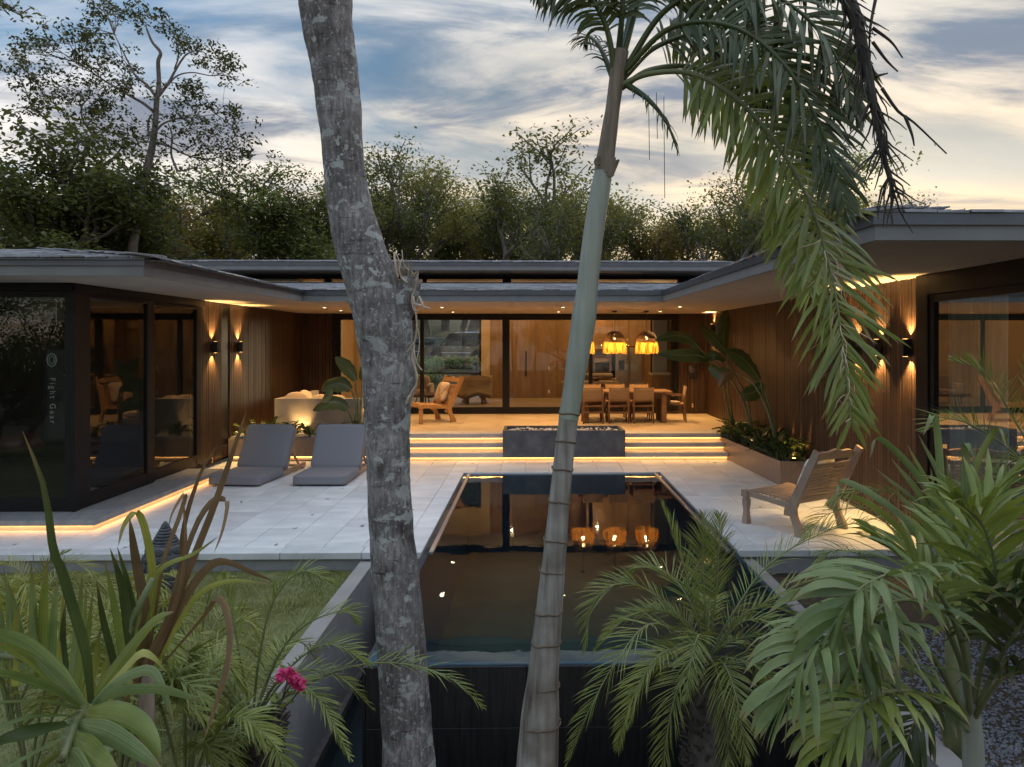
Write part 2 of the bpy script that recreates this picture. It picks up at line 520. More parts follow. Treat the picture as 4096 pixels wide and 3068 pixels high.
M['bench'] = material('pale_bench_stone', (0.34, 0.30, 0.265), (0.43, 0.385, 0.345), rough=0.6, scale=4, bump=0.06)
M['soil'] = material('soil', (0.035, 0.025, 0.018), (0.06, 0.045, 0.03), rough=0.95, scale=30, bump=0.4)
M['pooltile'] = material('dark_pool_tile', (0.055, 0.078, 0.100), (0.075, 0.108, 0.135), rough=0.35, scale=6)
M['poolstone'] = material('black_stone_facing', (0.012, 0.011, 0.011), (0.030, 0.026, 0.024), rough=0.45, scale=9, stretch=(6, 1, 0.4), bump=0.15)
M['stainless'] = material('stainless_edge', (0.52, 0.55, 0.60), rough=0.32, metal=0.9)
M['stonegrey'] = material('grey_lava_stone', (0.045, 0.048, 0.055), (0.095, 0.10, 0.11), rough=0.85, scale=22, bump=0.35)
M['lawn'] = material('lawn_soil', (0.10, 0.115, 0.04), (0.16, 0.17, 0.065), rough=0.95, scale=5, bump=0.3, bscale=60)
M['ground'] = material('forest_floor', (0.045, 0.042, 0.022), (0.09, 0.08, 0.04), rough=1.0, scale=1.2, bump=0.3)

# ================================================================ the setting
XL, XR, YF, ZS, ZF = -5.73, 4.37, 18.15, 2.95, 0.45

def terrain_z(x, y):
    z = -1.35
    if y > 20:
        z = -1.35 + min(1.0, (y - 25) / 5) * 2.5 if y > 25 else -1.35          # the parking court behind the house lies higher
    if y > 30:
        t = min(1.0, (y - 30) / 50)
        left = max(0.0, min(1.0, (-x + 4) / 45))
        z += t * t * (3 - 2 * t) * (11 * left + 0.5)
        z += math.sin(x * .21 + y * .13) * .35 * t + math.sin(x * .07 - y * .05) * .8 * t
    return z
m = MB()
xs = [-260, -180, -120, -90, -70, -55, -45, -36, -28, -21, -15, -10, -5, 0, 5, 10, 16, 24, 34, 46, 60, 80, 110, 160, 240]
ys = [-60, -20, 0, 12, 20, 22, 24, 26, 28, 30, 34, 38, 43, 48, 54, 60, 67, 75, 85, 100, 130, 180, 280, 420]
for y in ys:
    for x in xs:
        m.v.append((x, y, terrain_z(x, y)))
for j in range(len(ys) - 1):
    for i in range(len(xs) - 1):
        a = j * len(xs) + i
        m.f.append((a, a + 1, a + len(xs) + 1, a + len(xs))); m.m.append(0)
m.build('ground', M['ground'], smooth=True, kind='structure')

# lawn on the left, gravel on the right of the pool basin
m = MB()
nx, ny = 40, 26
for j in range(ny + 1):
    for i in range(nx + 1):
        x = lerp(-12, -1.83, i / nx); y = lerp(1.0, 7.74, j / ny)
        m.v.append((x, y, -0.2 + 0.012 * math.sin(x * 3.1) * math.cos(y * 2.7)))
for j in range(ny):
    for i in range(nx):
        a = j * (nx + 1) + i
        m.f.append((a, a + 1, a + nx + 2, a + nx + 1)); m.m.append(0)
m.build('lawn', M['lawn'], smooth=True, kind='structure')
M['blade'] = material('grass_blade', (0.15, 0.18, 0.05), (0.31, 0.30, 0.11), rough=0.7, scale=1.1, trans=0.25, spec=0.2)
rg = random.Random(3)
m = MB()
for k in range(52000):
    y = 4.0 + (7.68 - 4.0) * rg.random() ** 0.9
    x = -1.86 - rg.random() * (1.0 + y * 0.55)
    h = rg.uniform(.014, .05) * (1 + .5 * math.sin(x * 5.1 + 2 * math.sin(y * 3.3))); a = rg.random() * 6.28; w = rg.uniform(.002, .004)
    dx, dy = math.cos(a) * w, math.sin(a) * w
    lx, ly = rg.gauss(0, .016), rg.gauss(0, .016)
    m.add([(x - dx, y - dy, -.205), (x + dx, y + dy, -.205), (x + lx, y + ly, -.2 + h)], [(0, 1, 2)])
m.build('grass', M['blade'], label='short green and straw grass of the lawn', cat='grass', kind='stuff')

# ------- deck
deck = MB()
deck.box(-10.0, -1.165, 7.78, 13.74, -.30, -.012)
deck.box(2.195, XR, 7.78, 13.74, -.30, -.012)
deck.box(-1.165, 2.195, 12.435, 13.74, -.30, -.012)
deck = deck.build('deck', M['grout'], kind='structure')
TW, TD = 0.427, 0.847
def tile_mesh(w, d, t, name, mat, c=.002):
    return MB().cbox(-w / 2, w / 2, -d / 2, d / 2, -t, 0, c).mesh(name, mat)
cache = {}
def tile(x0, x1, y0, y1, z=0.0, t=.012, mat='tile', parent=deck, name='tile', g=.0028):
    if x1 - x0 < .03 or y1 - y0 < .03: return
    key = (round(x1 - x0, 3), round(y1 - y0, 3), t, mat)
    if key not in cache:
        cache[key] = tile_mesh(x1 - x0 - 2 * g, y1 - y0 - 2 * g, t, name, M[mat])
    return link(name, cache[key], parent, loc=((x0 + x1) / 2, (y0 + y1) / 2, z + rnd(-.0008, .0008)))
c0, r0 = -1.405, 7.912
for j in range(7):
    ya, yb = r0 + TD * j, min(r0 + TD * (j + 1), 13.70)
    for i in range(-20, 15):
        xa, xb = c0 + TW * i, c0 + TW * (i + 1)
        if xa < -9.4 or xa > XR: continue
        xb = min(xb, XR - .005)
        # cut round the pool
        if yb > 12.44 and ya < 12.44 and xb > -1.16 and xa < 2.19:
            if xa < -1.16 and ya < 12.44:
                tile(xa, -1.165, ya, 12.44); tile(xa, xb, 12.44, yb); continue
            if xb > 2.19:
                tile(2.195, xb, ya, 12.44); tile(xa, xb, 12.44, yb); continue
            tile(xa, xb, 12.44, yb); continue
        if yb <= 12.44:
            if xa < -1.165 < xb: xb = -1.165
            elif xa >= -1.165 and xb <= 2.195: continue
            elif xa < 2.195 < xb: xa = 2.195
        tile(xa, xb, ya, yb)
# coping stones along the deck's front edge
M['coping'] = material('coping_stone', (0.50, 0.52, 0.53), (0.62, 0.64, 0.65), rough=0.5, scale=3, bump=0.06, objvar=0.04)
x = -9.4
cuts = [-9.47 + .852 * k for k in range(0, 10)] + [-1.165]
for a, b in zip(cuts[:-1], cuts[1:]):
    link('coping_stone', MB().cbox(-(b - a) / 2 + .003, (b - a) / 2 - .003, 0, .209, -.073, .001, .006).mesh('coping_stone', M['coping']), deck, loc=((a + b) / 2, 7.70, 0))
for a, b in ((2.195, 2.96), (2.96, 3.81), (3.81, 4.36)):
    link('coping_stone', MB().cbox(-(b - a) / 2 + .003, (b - a) / 2 - .003, 0, .209, -.073, .001, .006).mesh('coping_stone', M['coping']), deck, loc=((a + b) / 2, 7.70, 0))
m = MB(); m.box(-10, -1.68, 7.745, 7.80, -.32, -.076); m.build('deck_base', M['plaster'], deck)
m = MB(); m.box(2.215, XR + .3, 7.745, 7.80, -1.2, -.076); m.build('deck_base', M['plaster'], deck)

# ------- pool
pool = empty('swimming_pool', (0.5, 9, -.02), label='long dark-tiled infinity pool sunk between the pale deck tiles', cat='pool')
def padd(mb, name, mat, smooth=False, **k):
    o = mb.build(name, mat, None, smooth)
    o.parent = pool; o.matrix_parent_inverse = Matrix.Translation((-.5, -9, .02))
    tag(o, **k); return o
PX0, PX1, PY0, PY1 = -1.15, 2.18, 5.06, 12.43
m = MB()
m.box(PX0 + .05, PX1 - .05, PY0 + .05, PY1, -1.5, -1.45)
m.box(PX0, PX0 + .05, PY0, PY1, -1.5, -.034); m.box(PX1 - .05, PX1, PY0, PY1, -1.5, -.034)
m.box(PX0 + .05, PX1 - .05, PY0 + .002, PY0 + .05, -1.5, -.034); m.box(PX0 + .05, PX1 - .05, PY1 - .05, PY1, -1.5, -.05)
padd(m, 'pool_shell', M['pooltile'])
# black stone facing of the overflow wall, slab by slab
xs_ = [PX0, -.04, 1.07, PX1]
for a, b in zip(xs_[:-1], xs_[1:]):
    for z0, z1 in ((-1.0, -.46), (-.46, -.036)):
        padd(MB().cbox(a + .002, b - .002, PY0 - .02, PY0 - .001, z0 + .002, z1, .002), 'facing_slab', M['poolstone'])
ys_ = [PY0 - .02, 6.4, 7.745]
for a, b in zip(ys_[:-1], ys_[1:]):
    padd(MB().cbox(PX0 - .022, PX0 - .001, a + .002, b - .002, -1.0, -.036, .002), 'facing_slab', M['poolstone'])
# overflow slot, stone edge band and steel strip along the deck sides
M['edgeband'] = material('pool_edge_stone', (0.06, 0.055, 0.055), (0.12, 0.11, 0.105), rough=0.5, scale=12, bump=0.2)
ystart = 7.72
for sgn, xe in ((1, PX0 - .012), (-1, PX1 + .012)):
    def xx(a, b):
        p, q = xe + sgn * a, xe + sgn * b
        return (min(p, q), max(p, q))
    n = 6
    for k in range(n):
        ya, yb = lerp(ystart + .02, PY1, k / n), lerp(ystart + .02, PY1, (k + 1) / n)
        padd(MB().cbox(*xx(.016, .064), ya + .002, yb - .002, -.06, -.030, .003), 'edge_stone', M['edgeband'])
    for k in range(4):
        ya, yb = lerp(ystart + .03, PY1 - .02, k / 4), lerp(ystart + .03, PY1 - .02, (k + 1) / 4)
        padd(MB().cbox(*xx(.067, .112), ya + .001, yb - .001, -.05, -.008, .002), 'steel_strip', M['stainless'])
padd(MB().cbox(PX0 + .06, PX1 - .06, PY1 - .03, PY1 - .004, -.05, -.008, .002), 'steel_strip', M['stainless'])
# water
wm = bpy.data.materials.new('pool_water'); wm.use_nodes = True
t = wm.node_tree; t.nodes.clear()
fr = N(t, 'ShaderNodeFresnel', inp={'IOR': 1.34})
fac = mth(t, 'MULTIPLY_ADD', fr.outputs[0], 1.1, True); t.nodes[-1].inputs[2].default_value = 0.0
tcw = N(t, 'ShaderNodeTexCoord')
nzw = N(t, 'ShaderNodeTexNoise', inp={'Scale': 2.6, 'Detail': 3.0})
L(t, tcw.outputs['Object'], nzw.inputs['Vector'])
bw = N(t, 'ShaderNodeBump', inp={'Strength': 0.06, 'Distance': 0.02})
L(t, nzw.outputs[0], bw.inputs['Height'])
gw = N(t, 'ShaderNodeBsdfGlossy', inp={'Roughness': 0.015, 'Color': (0.80, 0.90, 1.0, 1)})
L(t, bw.outputs[0], gw.inputs['Normal'])
tw = N(t, 'ShaderNodeBsdfTransparent', inp={'Color': (0.58, 0.76, 0.84, 1)})
mw = N(t, 'ShaderNodeMixShader'); ow = N(t, 'ShaderNodeOutputMaterial')
L(t, fac, mw.inputs[0]); L(t, tw.outputs[0], mw.inputs[1]); L(t, gw.outputs[0], mw.inputs[2]); L(t, mw.outputs[0], ow.inputs[0])
M['water'] = wm
m = MB(); m.quad((PX0, PY0 - .005, -.022), (PX1, PY0 - .005, -.022), (PX1, PY1 - .028, -.022), (PX0, PY1 - .028, -.022))
padd(m, 'water_surface', wm)

# catch basin with low walls round the overflow side
basin = empty('catch_basin', (0.3, 5.5, -.95), label='sunken catch basin of dark still water under the overflow edge', cat='basin')
def badd(mb, name, mat, **k):
    o = mb.build(name, mat, None)
    o.parent = basin; o.matrix_parent_inverse = Matrix.Translation((-.3, -5.5, .95))
    return o
m = MB(); m.box(-1.667, 2.21, 4.3, 7.74, -1.22, -1.18); badd(m, 'basin_floor', M['poolstone'])
m = MB(); m.quad((-1.61, 4.35, -1.0), (2.2, 4.35, -1.0), (2.2, 5.036, -1.0), (-1.61, 5.036, -1.0))
m.quad((-1.61, 5.0361, -1.0), (PX0 - .023, 5.0361, -1.0), (PX0 - .023, 7.74, -1.0), (-1.61, 7.74, -1.0))
badd(m, 'basin_water', wm)
m = MB(); m.box(-1.66, -1.61, 4.35, 7.74, -1.18, -.93); badd(m, 'basin_ledge', M['edgeband'])
m = MB(); m.box(-1.80, -1.665, 3.9, 7.742, -1.2, -.112); badd(m, 'basin_wall', M['plaster'])
m = MB(); m.cbox(-1.81, -1.662, 3.9, 7.742, -.110, -.095, .003); badd(m, 'wall_cap', M['capstone'])
m = MB(); m.box(2.215, 2.36, 3.0, 7.742, -1.2, -.112); badd(m, 'basin_wall', M['plaster'])
m = MB(); m.cbox(2.208, 2.368, 3.0, 7.742, -.110, -.095, .003); badd(m, 'wall_cap', M['capstone'])
m = MB(); m.box(-1.664, 2.214, 4.2, 4.34, -1.2, -.35); badd(m, 'basin_wall', M['plaster'])
m = MB(); m.box(-1.664, 2.214, 1.0, 4.19, -.5, -.36); m.build('planting_bed', M['soil'], kind='structure')

# gravel bed
m = MB(); m.box(2.37, 11, 0.8, 7.744, -.6, -.26); m.build('gravel_bed', M['soil'], kind='structure')
M['gravel'] = material('gravel', (0.07, 0.08, 0.10), (0.20, 0.20, 0.22), rough=0.8, scale=55, detail=2, objvar=0.0)
m = MB(); rg = random.Random(5)
for k in range(11000):
    y = rg.uniform(3.2, 6.2); x = rg.uniform(2.38, 2.6 + (y - 2.2) * .68)
    r = rg.uniform(.008, .018); z = -.26 + r * .3
    vs = [(x + r * rg.uniform(.7, 1.3), y, z), (x, y + r * rg.uniform(.7, 1.3), z), (x - r * rg.uniform(.7, 1.3), y, z), (x, y - r * rg.uniform(.7, 1.3), z), (x + rg.uniform(-.4, .4) * r, y, z + r * rg.uniform(.4, .9))]
    m.add(vs, [(0, 1, 4), (1, 2, 4), (2, 3, 4), (3, 0, 4)])
m.build('gravel', M['gravel'], label='dark grey gravel beside the basin wall', cat='gravel', kind='stuff')

# ------- steps with light strips
SX0, SX1 = -2.80, 3.70
steps = empty('steps', (.5, 14, 0), kind='structure')
def sadd(mb, name, mat):
    o = mb.build(name, mat, None); o.parent = steps; o.matrix_parent_inverse = Matrix.Translation((-.5, -14, 0)); return o
RY = [13.65, 13.91, 14.17]
joint = [-2.8, -.96, .88, 2.3, 3.70]
def led(a, b, name='led_strip', add=None):
    pass
for k in range(3):
    y, zt = RY[k], .15 * (k + 1)
    yb = RY[k + 1] + .08 if k < 2 else 14.60
    for a, b in zip(joint[:-1], joint[1:]):
        sadd(MB().cbox(a + .0015, b - .0015, y, yb, zt - .088, zt, .004), 'step_slab', M['step'])
    sadd(MB().box(SX0, SX1, y + .055, yb + .02, zt - .155, zt - .089), 'riser', M['step'])
    sadd(MB().box(SX0 + .01, SX1 - .01, y + .030, y + .050, zt - .0935, zt - .0885), 'led_strip', M['led'])
# terrace floor beyond the steps and inside the house
terrace = MB(); terrace.box(XL, XR, 14.62, 24.6, .2, ZF - .013); terrace.box(XL, SX0 - .01, 13.9, 14.62, .2, ZF - .013)
terrace.box(SX1, XR, 14.3, 14.62, .0, ZF - .013)
terrace = terrace.build('terrace', M['grout'], kind='structure')
ny_, nx_ = 12, 12
for j in range(ny_):
    ya, yb = lerp(14.60, 24.6, j / ny_), lerp(14.60, 24.6, (j + 1) / ny_)
    for i in range(nx_):
        xa, xb = lerp(XL, XR, i / nx_), lerp(XL, XR, (i + 1) / nx_)
        tile(xa, xb, ya, yb, z=ZF, mat='terrace', parent=terrace, name='floor_tile', g=.0012)

# ------- raised platform along the left wing, lit from below
plat = empty('platform', (-7, 9, 0), kind='structure')
def pladd(mb, name, mat):
    o = mb.build(name, mat, None); o.parent = plat; o.matrix_parent_inverse = Matrix.Translation((7, -9, 0)); return o
PXE, PYE = -5.12, 8.62
cutx = [-10.2, -9.0, -7.8, -6.36, PXE]
for a, b in zip(cutx[:-1], cutx[1:]):
    pladd(MB().cbox(a + .0015, b - .0015, PYE, PYE + .60, .068, .13, .003), 'platform_slab', M['platform'])
cuty = [PYE + .60, 10.0, 11.1, 12.17]
for a, b in zip(cuty[:-1], cuty[1:]):
    pladd(MB().cbox(-5.80, PXE, a + .0015, b - .0015, .068, .13, .003), 'platform_slab', M['platform'])
pladd(MB().box(-10.2, PXE - .055, PYE + .055, 12.10, 0.0, .066), 'platform_base', M['step'])
pladd(MB().box(-10.2, PXE - .02, PYE + .030, PYE + .050, .0625, .0675), 'led_strip', M['led'])
pladd(MB().box(PXE - .050, PXE - .030, PYE + .052, 12.12, .0625, .0675), 'led_strip', M['led'])

# leaf litter on the deck
M['litter'] = material('dry_leaf_litter', (0.09, 0.055, 0.03), (0.22, 0.15, 0.08), rough=.8, scale=30, objvar=.3)
lm = []
for sd in range(3):
    r_ = random.Random(sd); mb = MB(); n_ = 6
    for i in range(n_):
        u = i / (n_ - 1); w_ = .011 * math.sin(math.pi * (u * .9 + .05)); z_ = .004 + .010 * (u - .5) ** 2 * r_.uniform(.5, 3)
        mb.v += [(u * .05 - .025, -w_, z_ + .004), (u * .05 - .025, 0, z_), (u * .05 - .025, w_, z_ + .004 * r_.uniform(0, 2))]
    for i in range(n_ - 1):
        for k in range(2):
            a = i * 3 + k; mb.f.append((a, a + 1, a + 4, a + 3)); mb.m.append(0)
    lm.append(mb.mesh('fallen_leaf', M['litter'], True))
rg = random.Random(12)
SP = [(1310, 1998), (1370, 1955), (1520, 2068), (965, 2010), (1105, 2180), (1180, 2115), (1250, 2060), (1450, 2105), (1890, 1855), (1715, 1847), (1740, 1843), (2790, 1846), (2740, 1842), (2830, 1848), (2860, 1853), (2560, 1846), (60, 2180), (500, 2190), (580, 2105), (2370, 1848), (1650, 2040), (3040, 2030)]
for k, (px, py) in enumerate(SP):
    q = AZ(px, py, .002)
    o = link('fallen_leaf', lm[k % 3], None, loc=(q.x, q.y, .001), rot=(0, 0, rg.uniform(0, 6.28)), label='small dry fallen leaf lying on the pale deck tiles', cat='leaf', group='fallen leaves on the deck')
    s_ = rg.uniform(.7, 1.4); o.scale = (s_, s_, s_)

# ================================================================ the house
house = empty('house', (0, 18, ZF), label='low modern house with dark wood cladding, slate roofs and glass sliding doors around the pool', cat='house')
HI = Matrix.Translation((0, -18, -ZF))
def hadd(mb, name, mat, parent=None, smooth=False, label=None):
    o = mb.build(name, mat, None, smooth) if isinstance(mb, MB) else link(name, mb)
    if parent is None:
        o.parent = house; o.matrix_parent_inverse = HI
    else:
        o.parent = parent
    if label: o['label'] = label
    return o

# --- cladding: board by board on a dark backing
BW = [.105, .068, .105, .068, .068]
rb = random.Random(11)
def clad(axis, fix, a0, a1, z0, z1, sgn, label=None, cut=None):
    """vertical boards along 'axis'; the face looks to sgn on the other axis; cut = (a, b, zc0, zc1) opening"""
    mb = MB()
    lo, hi = sorted((fix - sgn * .14, fix - sgn * .004))
    segs = [(a0, a1, z0, z1)] if not cut else [(a0, cut[0], z0, z1), (cut[1], a1, z0, z1), (cut[0], cut[1], z0, cut[2]), (cut[0], cut[1], cut[3], z1)]
    for p, q, u, v in segs:
        if v - u < .005 or q - p < .005: continue
        if axis == 'Y': mb.box(lo, hi, p, q, u, v)
        else: mb.box(p, q, lo, hi, u, v)
    w = hadd(mb, 'clad_wall', M['cladback'], label=label)
    a = a0; k = rb.randint(0, 4)
    meshes = {}
    while a < a1 - .02:
        b = min(a + BW[k % 5], a1); k += 1
        t = .016 + rb.choice((0, .004))
        pieces = [(z0, z1)]
        if cut and b > cut[0] and a < cut[1]:
            if a < cut[0] - .02: b = cut[0]
            elif b > cut[1] and a < cut[1]:
                pieces = [(z0, cut[2]), (cut[3], z1)]; b = cut[1]
            else: pieces = [(z0, cut[2]), (cut[3], z1)]
        for u, v in pieces:
            if v - u < .05: continue
            key = (round(b - a, 4), round(u, 2), round(v, 2), round(t, 3))
            if key not in meshes:
                wd = (b - a) / 2 - .0045
                meshes[key] = (MB().cbox(-.004, t, -wd, wd, u, v, .003) if axis == 'Y' else MB().cbox(-wd, wd, -.004, t, u, v, .003)).mesh('board', M['clad'])
            o = link('board', meshes[key], None)
            o.parent = w
            if axis == 'Y':
                o.location = (fix, (a + b) / 2, 0); o.scale = (sgn, 1, 1) if False else (1, 1, 1)
                if sgn < 0: o.rotation_euler = (0, 0, math.pi)
            else:
                o.location = ((a + b) / 2, fix, 0)
                if sgn < 0: o.rotation_euler = (0, 0, math.pi)
        a = b
    return w
FXL = AY(1333, 1500, YF).x            # outer edges of the big sliding door
FXR = AY(2712, 1500, YF).x
wy0, wy1 = AX(883, 1500, XL).y, AX(916, 1500, XL).y
Y_LD = 12.64                          # left wing: end of the glass
zwin = AX(900, 1780, XL).z
clad('Y', XL, Y_LD, YF, .10, ZS, 1, cut=(wy0, wy1, zwin, ZS - .07))
clad('X', YF, XL + .02, FXL, ZF, ZS, -1)
clad('X', YF, FXR, XR - .02, ZF, ZS, -1)
Y_RD = 8.02
clad('Y', XR, Y_RD, YF, 0.0, ZS, -1)
hadd(MB().box(XL - .10, XL - .005, wy0, wy1, zwin, ZS - .07), 'slot_window', M['black'])

# --- soffit, fascias and roofs
E = [Vector((-12, 8.08)), Vector((-4.258, 8.055)), Vector((-4.043, 12.88)), Vector((2.311, 12.80)), Vector((2.468, 5.187)), Vector((12, 5.15))]
def offs(poly, d):
    out = []
    for i, p in enumerate(poly):
        ns = []
        if i > 0: t = (p - poly[i - 1]).normalized(); ns.append(Vector((t.y, -t.x)))
        if i < len(poly) - 1: t = (poly[i + 1] - p).normalized(); ns.append(Vector((t.y, -t.x)))
        if len(ns) == 2:
            b = (ns[0] + ns[1]).normalized(); out.append(p + b * d / b.dot(ns[0]))
        else: out.append(p + ns[0] * d)
    return out
m = MB()
inner = offs(E, -.02)
m.prism([(p.x, p.y, ZS) for p in inner] + [(12, YF + .1, ZS), (-12, YF + .1, ZS)], (0, 0, .03))
hadd(m, 'soffit', M['soffit'])
def fascia(poly, z0, z1, out, th, name, mat):
    a, b = offs(poly, out), offs(poly, out - th)
    for i in range(len(poly) - 1):
        P = [(b[i].x, b[i].y, z0), (b[i + 1].x, b[i + 1].y, z0), (a[i + 1].x, a[i + 1].y, z0), (a[i].x, a[i].y, z0),
             (b[i].x, b[i].y, z1), (b[i + 1].x, b[i + 1].y, z1), (a[i + 1].x, a[i + 1].y, z1), (a[i].x, a[i].y, z1)]
        mm = MB(); mm.hexa([Vector(p) for p in P], 0)
        # the order above winds the other way round; flip
        mm.f = [tuple(reversed(f)) for f in mm.f]
        hadd(mm, name, mat)
fascia(E, ZS - .004, ZS + .11, 0.0, .04, 'fascia', M['fascia'])
fascia(E, ZS + .105, ZS + .19, .022, .05, 'flashing', M['gutter'])
Z0 = ZS + .187
SL, SMn = .15, .107
def h_left(x, y): return min(SL * (y - 8.06), SL * (-4.12 - x))
def h_main(x, y): return SMn * (y - 12.84)
def h_right(x, y): return min(SL * (y - 5.19), SL * (x - 2.40))
def roof_h(x, y):
    v = -9
    if x < -4.0: v = max(v, min(h_left(x, y), .62))
    if y > 12.75: v = max(v, h_main(x, y))
    if x > 2.25: v = max(v, min(h_right(x, y), .75))
    return v
# roof sheets
m = MB()
gx = [-12 + .25 * i for i in range(97)]
gy = [5.0 + .25 * i for i in range(54)]
gi = {}
def gv(x, y):
    k = (x, y)
    if k not in gi:
        gi[k] = len(m.v); m.v.append((x, y, Z0 - .012 + max(-.02, roof_h(x, y))))
    return gi[k]
for i in range(len(gx) - 1):
    for j in range(len(gy) - 1):
        x, y = gx[i], gy[j]
        cxm, cym = x + .125, y + .125
        if (cxm < -4.12 and cym > 8.1) or (cym > 12.9) or (cxm > 2.42 and cym > 5.25):
            if cym < 18.3 or cxm > 4.8 or cxm < -8:
                m.f.append((gv(x, y), gv(gx[i + 1], y), gv(gx[i + 1], gy[j + 1]), gv(x, gy[j + 1]))); m.m.append(0)
roof = hadd(m, 'roof', M['slate'])
# slates
rs = random.Random(4)
slm = [MB().hexa([Vector(p) for p in ((-.118 + rs.uniform(0, .01), -.012 + rs.uniform(-.01, .01), -.011), (.118 - rs.uniform(0, .01), -.012 + rs.uniform(-.01, .01), -.011), (.116, .26, -.006), (-.116, .26, -.006),
                                      (-.118, -.010, .011), (.118, -.010 + rs.uniform(-.008, .008), .011), (.116, .26, .006), (-.116, .26, .006))], .002).mesh('slate', M['slate']) for _ in range(4)]
slates = []
def course(fn_ok, origin, e, u, n, rows, slope, zbase=Z0, exp=.155):
    """e along the eave, u up the slope (unit, plan)"""
    for j in range(rows):
        for i in range(n):
            s = (i + (j % 2) * .5) * .24
            p = origin + e * s + u * (j * exp - .03)
            if not fn_ok(p.x, p.y): continue
            z = zbase + slope * max(j * exp, 0) + .012
            slates.append((p.x, p.y, z, math.atan2(u.y, u.x) - math.pi / 2, math.atan(slope) - .045))
EX, EY = Vector((1, 0)), Vector((0, 1))
course(lambda x, y: x < -4.05 and h_left(x, y) >= SL * (y - 8.06) - .012 and y < 11.2, Vector((-11, 8.06)), EX, EY, 30, 22, SL)
course(lambda x, y: y > 7.9 and h_left(x, y) >= SL * (-4.12 - x) - .012 and (y < 12.9 or h_main(x, y) < SL * (-4.12 - x) + .02) and x > -7.2, Vector((-4.14, 8.0)), EY, -EX, 38, 20, SL)
course(lambda x, y: y < 18.1 and (x > -4.1 or h_main(x, y) > SL * (-4.12 - x) - .02) and (x < 2.35 or h_main(x, y) > SL * (x - 2.4) - .02) and -8 < x < 4.6, Vector((-7.8, 12.84)), EX, EY, 52, 35, SMn)
course(lambda x, y: y > 5.0 and h_right(x, y) >= SL * (x - 2.4) - .012 and (y < 12.8 or h_main(x, y) < SL * (x - 2.4) + .02) and x < 4.8, Vector((2.42, 17.5)), -EY, EX, 52, 17, SL)
course(lambda x, y: x > 2.3 and h_right(x, y) >= SL * (y - 5.19) - .012 and y < 8.6, Vector((2.3, 5.19)), EX, EY, 34, 22, SL)
# hip capping stones
def hip(p, d, n, lift):
    for k in range(n):
        q = Vector(p) + Vector(d).normalized() * (k * .15)
        for sd in (-1, 1):
            slates.append((q.x, q.y, Z0 + SL * (k * .15 / 1.414) + lift, math.atan2(d[1], d[0]) - math.pi / 2 + sd * .5, math.atan(SL) - .05 + rs.uniform(-.03, .03)))
hip((-4.20, 8.10), (-1, 1), 12, .032)
hip((2.44, 5.24), (1, 1), 14, .032)
# upper roof
UY, UX0, UX1 = 16.8, -8.0, 4.75
UZ0, UZ1 = 3.90, 4.09
UE = [Vector((UX0, 24)), Vector((UX0, UY)), Vector((UX1, UY)), Vector((UX1, 24))]
fascia(UE, UZ0, UZ0 + .105, 0, .04, 'fascia', M['fascia'])
fascia(UE, UZ0 + .10, UZ1, .02, .05, 'flashing', M['gutter'])
m = MB(); m.box(UX0 + .03, UX1 - .03, UY + .03, 24, UZ0 + .005, UZ0 + .03); hadd(m, 'soffit', M['soffit'])
SU = .125
m = MB(); m.quad((UX0, UY, UZ1 - .02), (UX1, UY, UZ1 - .02), (UX1, 20.4, UZ1 - .02 + SU * 3.6), (UX0, 20.4, UZ1 - .02 + SU * 3.6)); m.quad((UX0, 20.4, UZ1 - .02 + SU * 3.6), (UX1, 20.4, UZ1 - .02 + SU * 3.6), (UX1, 24, UZ1 - .02), (UX0, 24, UZ1 - .02)); uroof = hadd(m, 'roof', M['slate'])
n_low = len(slates)
course(lambda x, y: True, Vector((UX0, UY - .01)), EX, EY, 53, 10, SU, UZ1 - .012)
def score(s):
    x, y, z = s[0], s[1], s[2]
    dv = Vector((x, y, z - CAMH)); dist = dv.length
    u = Vector((math.cos(s[3] + math.pi / 2), math.sin(s[3] + math.pi / 2)))
    nrm = Vector((-u.x * math.tan(s[4] + .06), -u.y * math.tan(s[4] + .06), 1)).normalized()
    f = y; r = x
    px = 2127 + F * r / f
    vis = 1.0 if -60 < px < 4150 else .02
    return vis * (max(0.0, -nrm.dot(dv.normalized())) + .05) / dist ** 2
order = sorted(range(len(slates)), key=lambda i: -score(slates[i]))
top = set(order[:300])
rest = MB(); tmpl = [([Vector(v.co) for v in me.vertices], [tuple(p.vertices) for p in me.polygons]) for me in slm]
for i, s in enumerate(slates):
    k = rs.randint(0, 3)
    rot = (s[4] + rs.gauss(0, .012), rs.gauss(0, .012), s[3] + rs.gauss(0, .015))
    loc = (s[0] + rs.gauss(0, .004), s[1] + rs.gauss(0, .006), s[2] + rs.uniform(0, .006))
    if i in top:
        o = link('slate', slm[k], None, loc=loc, rot=rot)
        o.parent = roof if i < n_low else uroof
    else:
        from mathutils import Euler
        mt = Matrix.Translation(loc) @ Euler(rot).to_matrix().to_4x4()
        rest.add([mt @ v for v in tmpl[k][0]], tmpl[k][1])
o = hadd(rest, 'slate_field', M['slate'], parent=roof); o['kind'] = 'stuff'

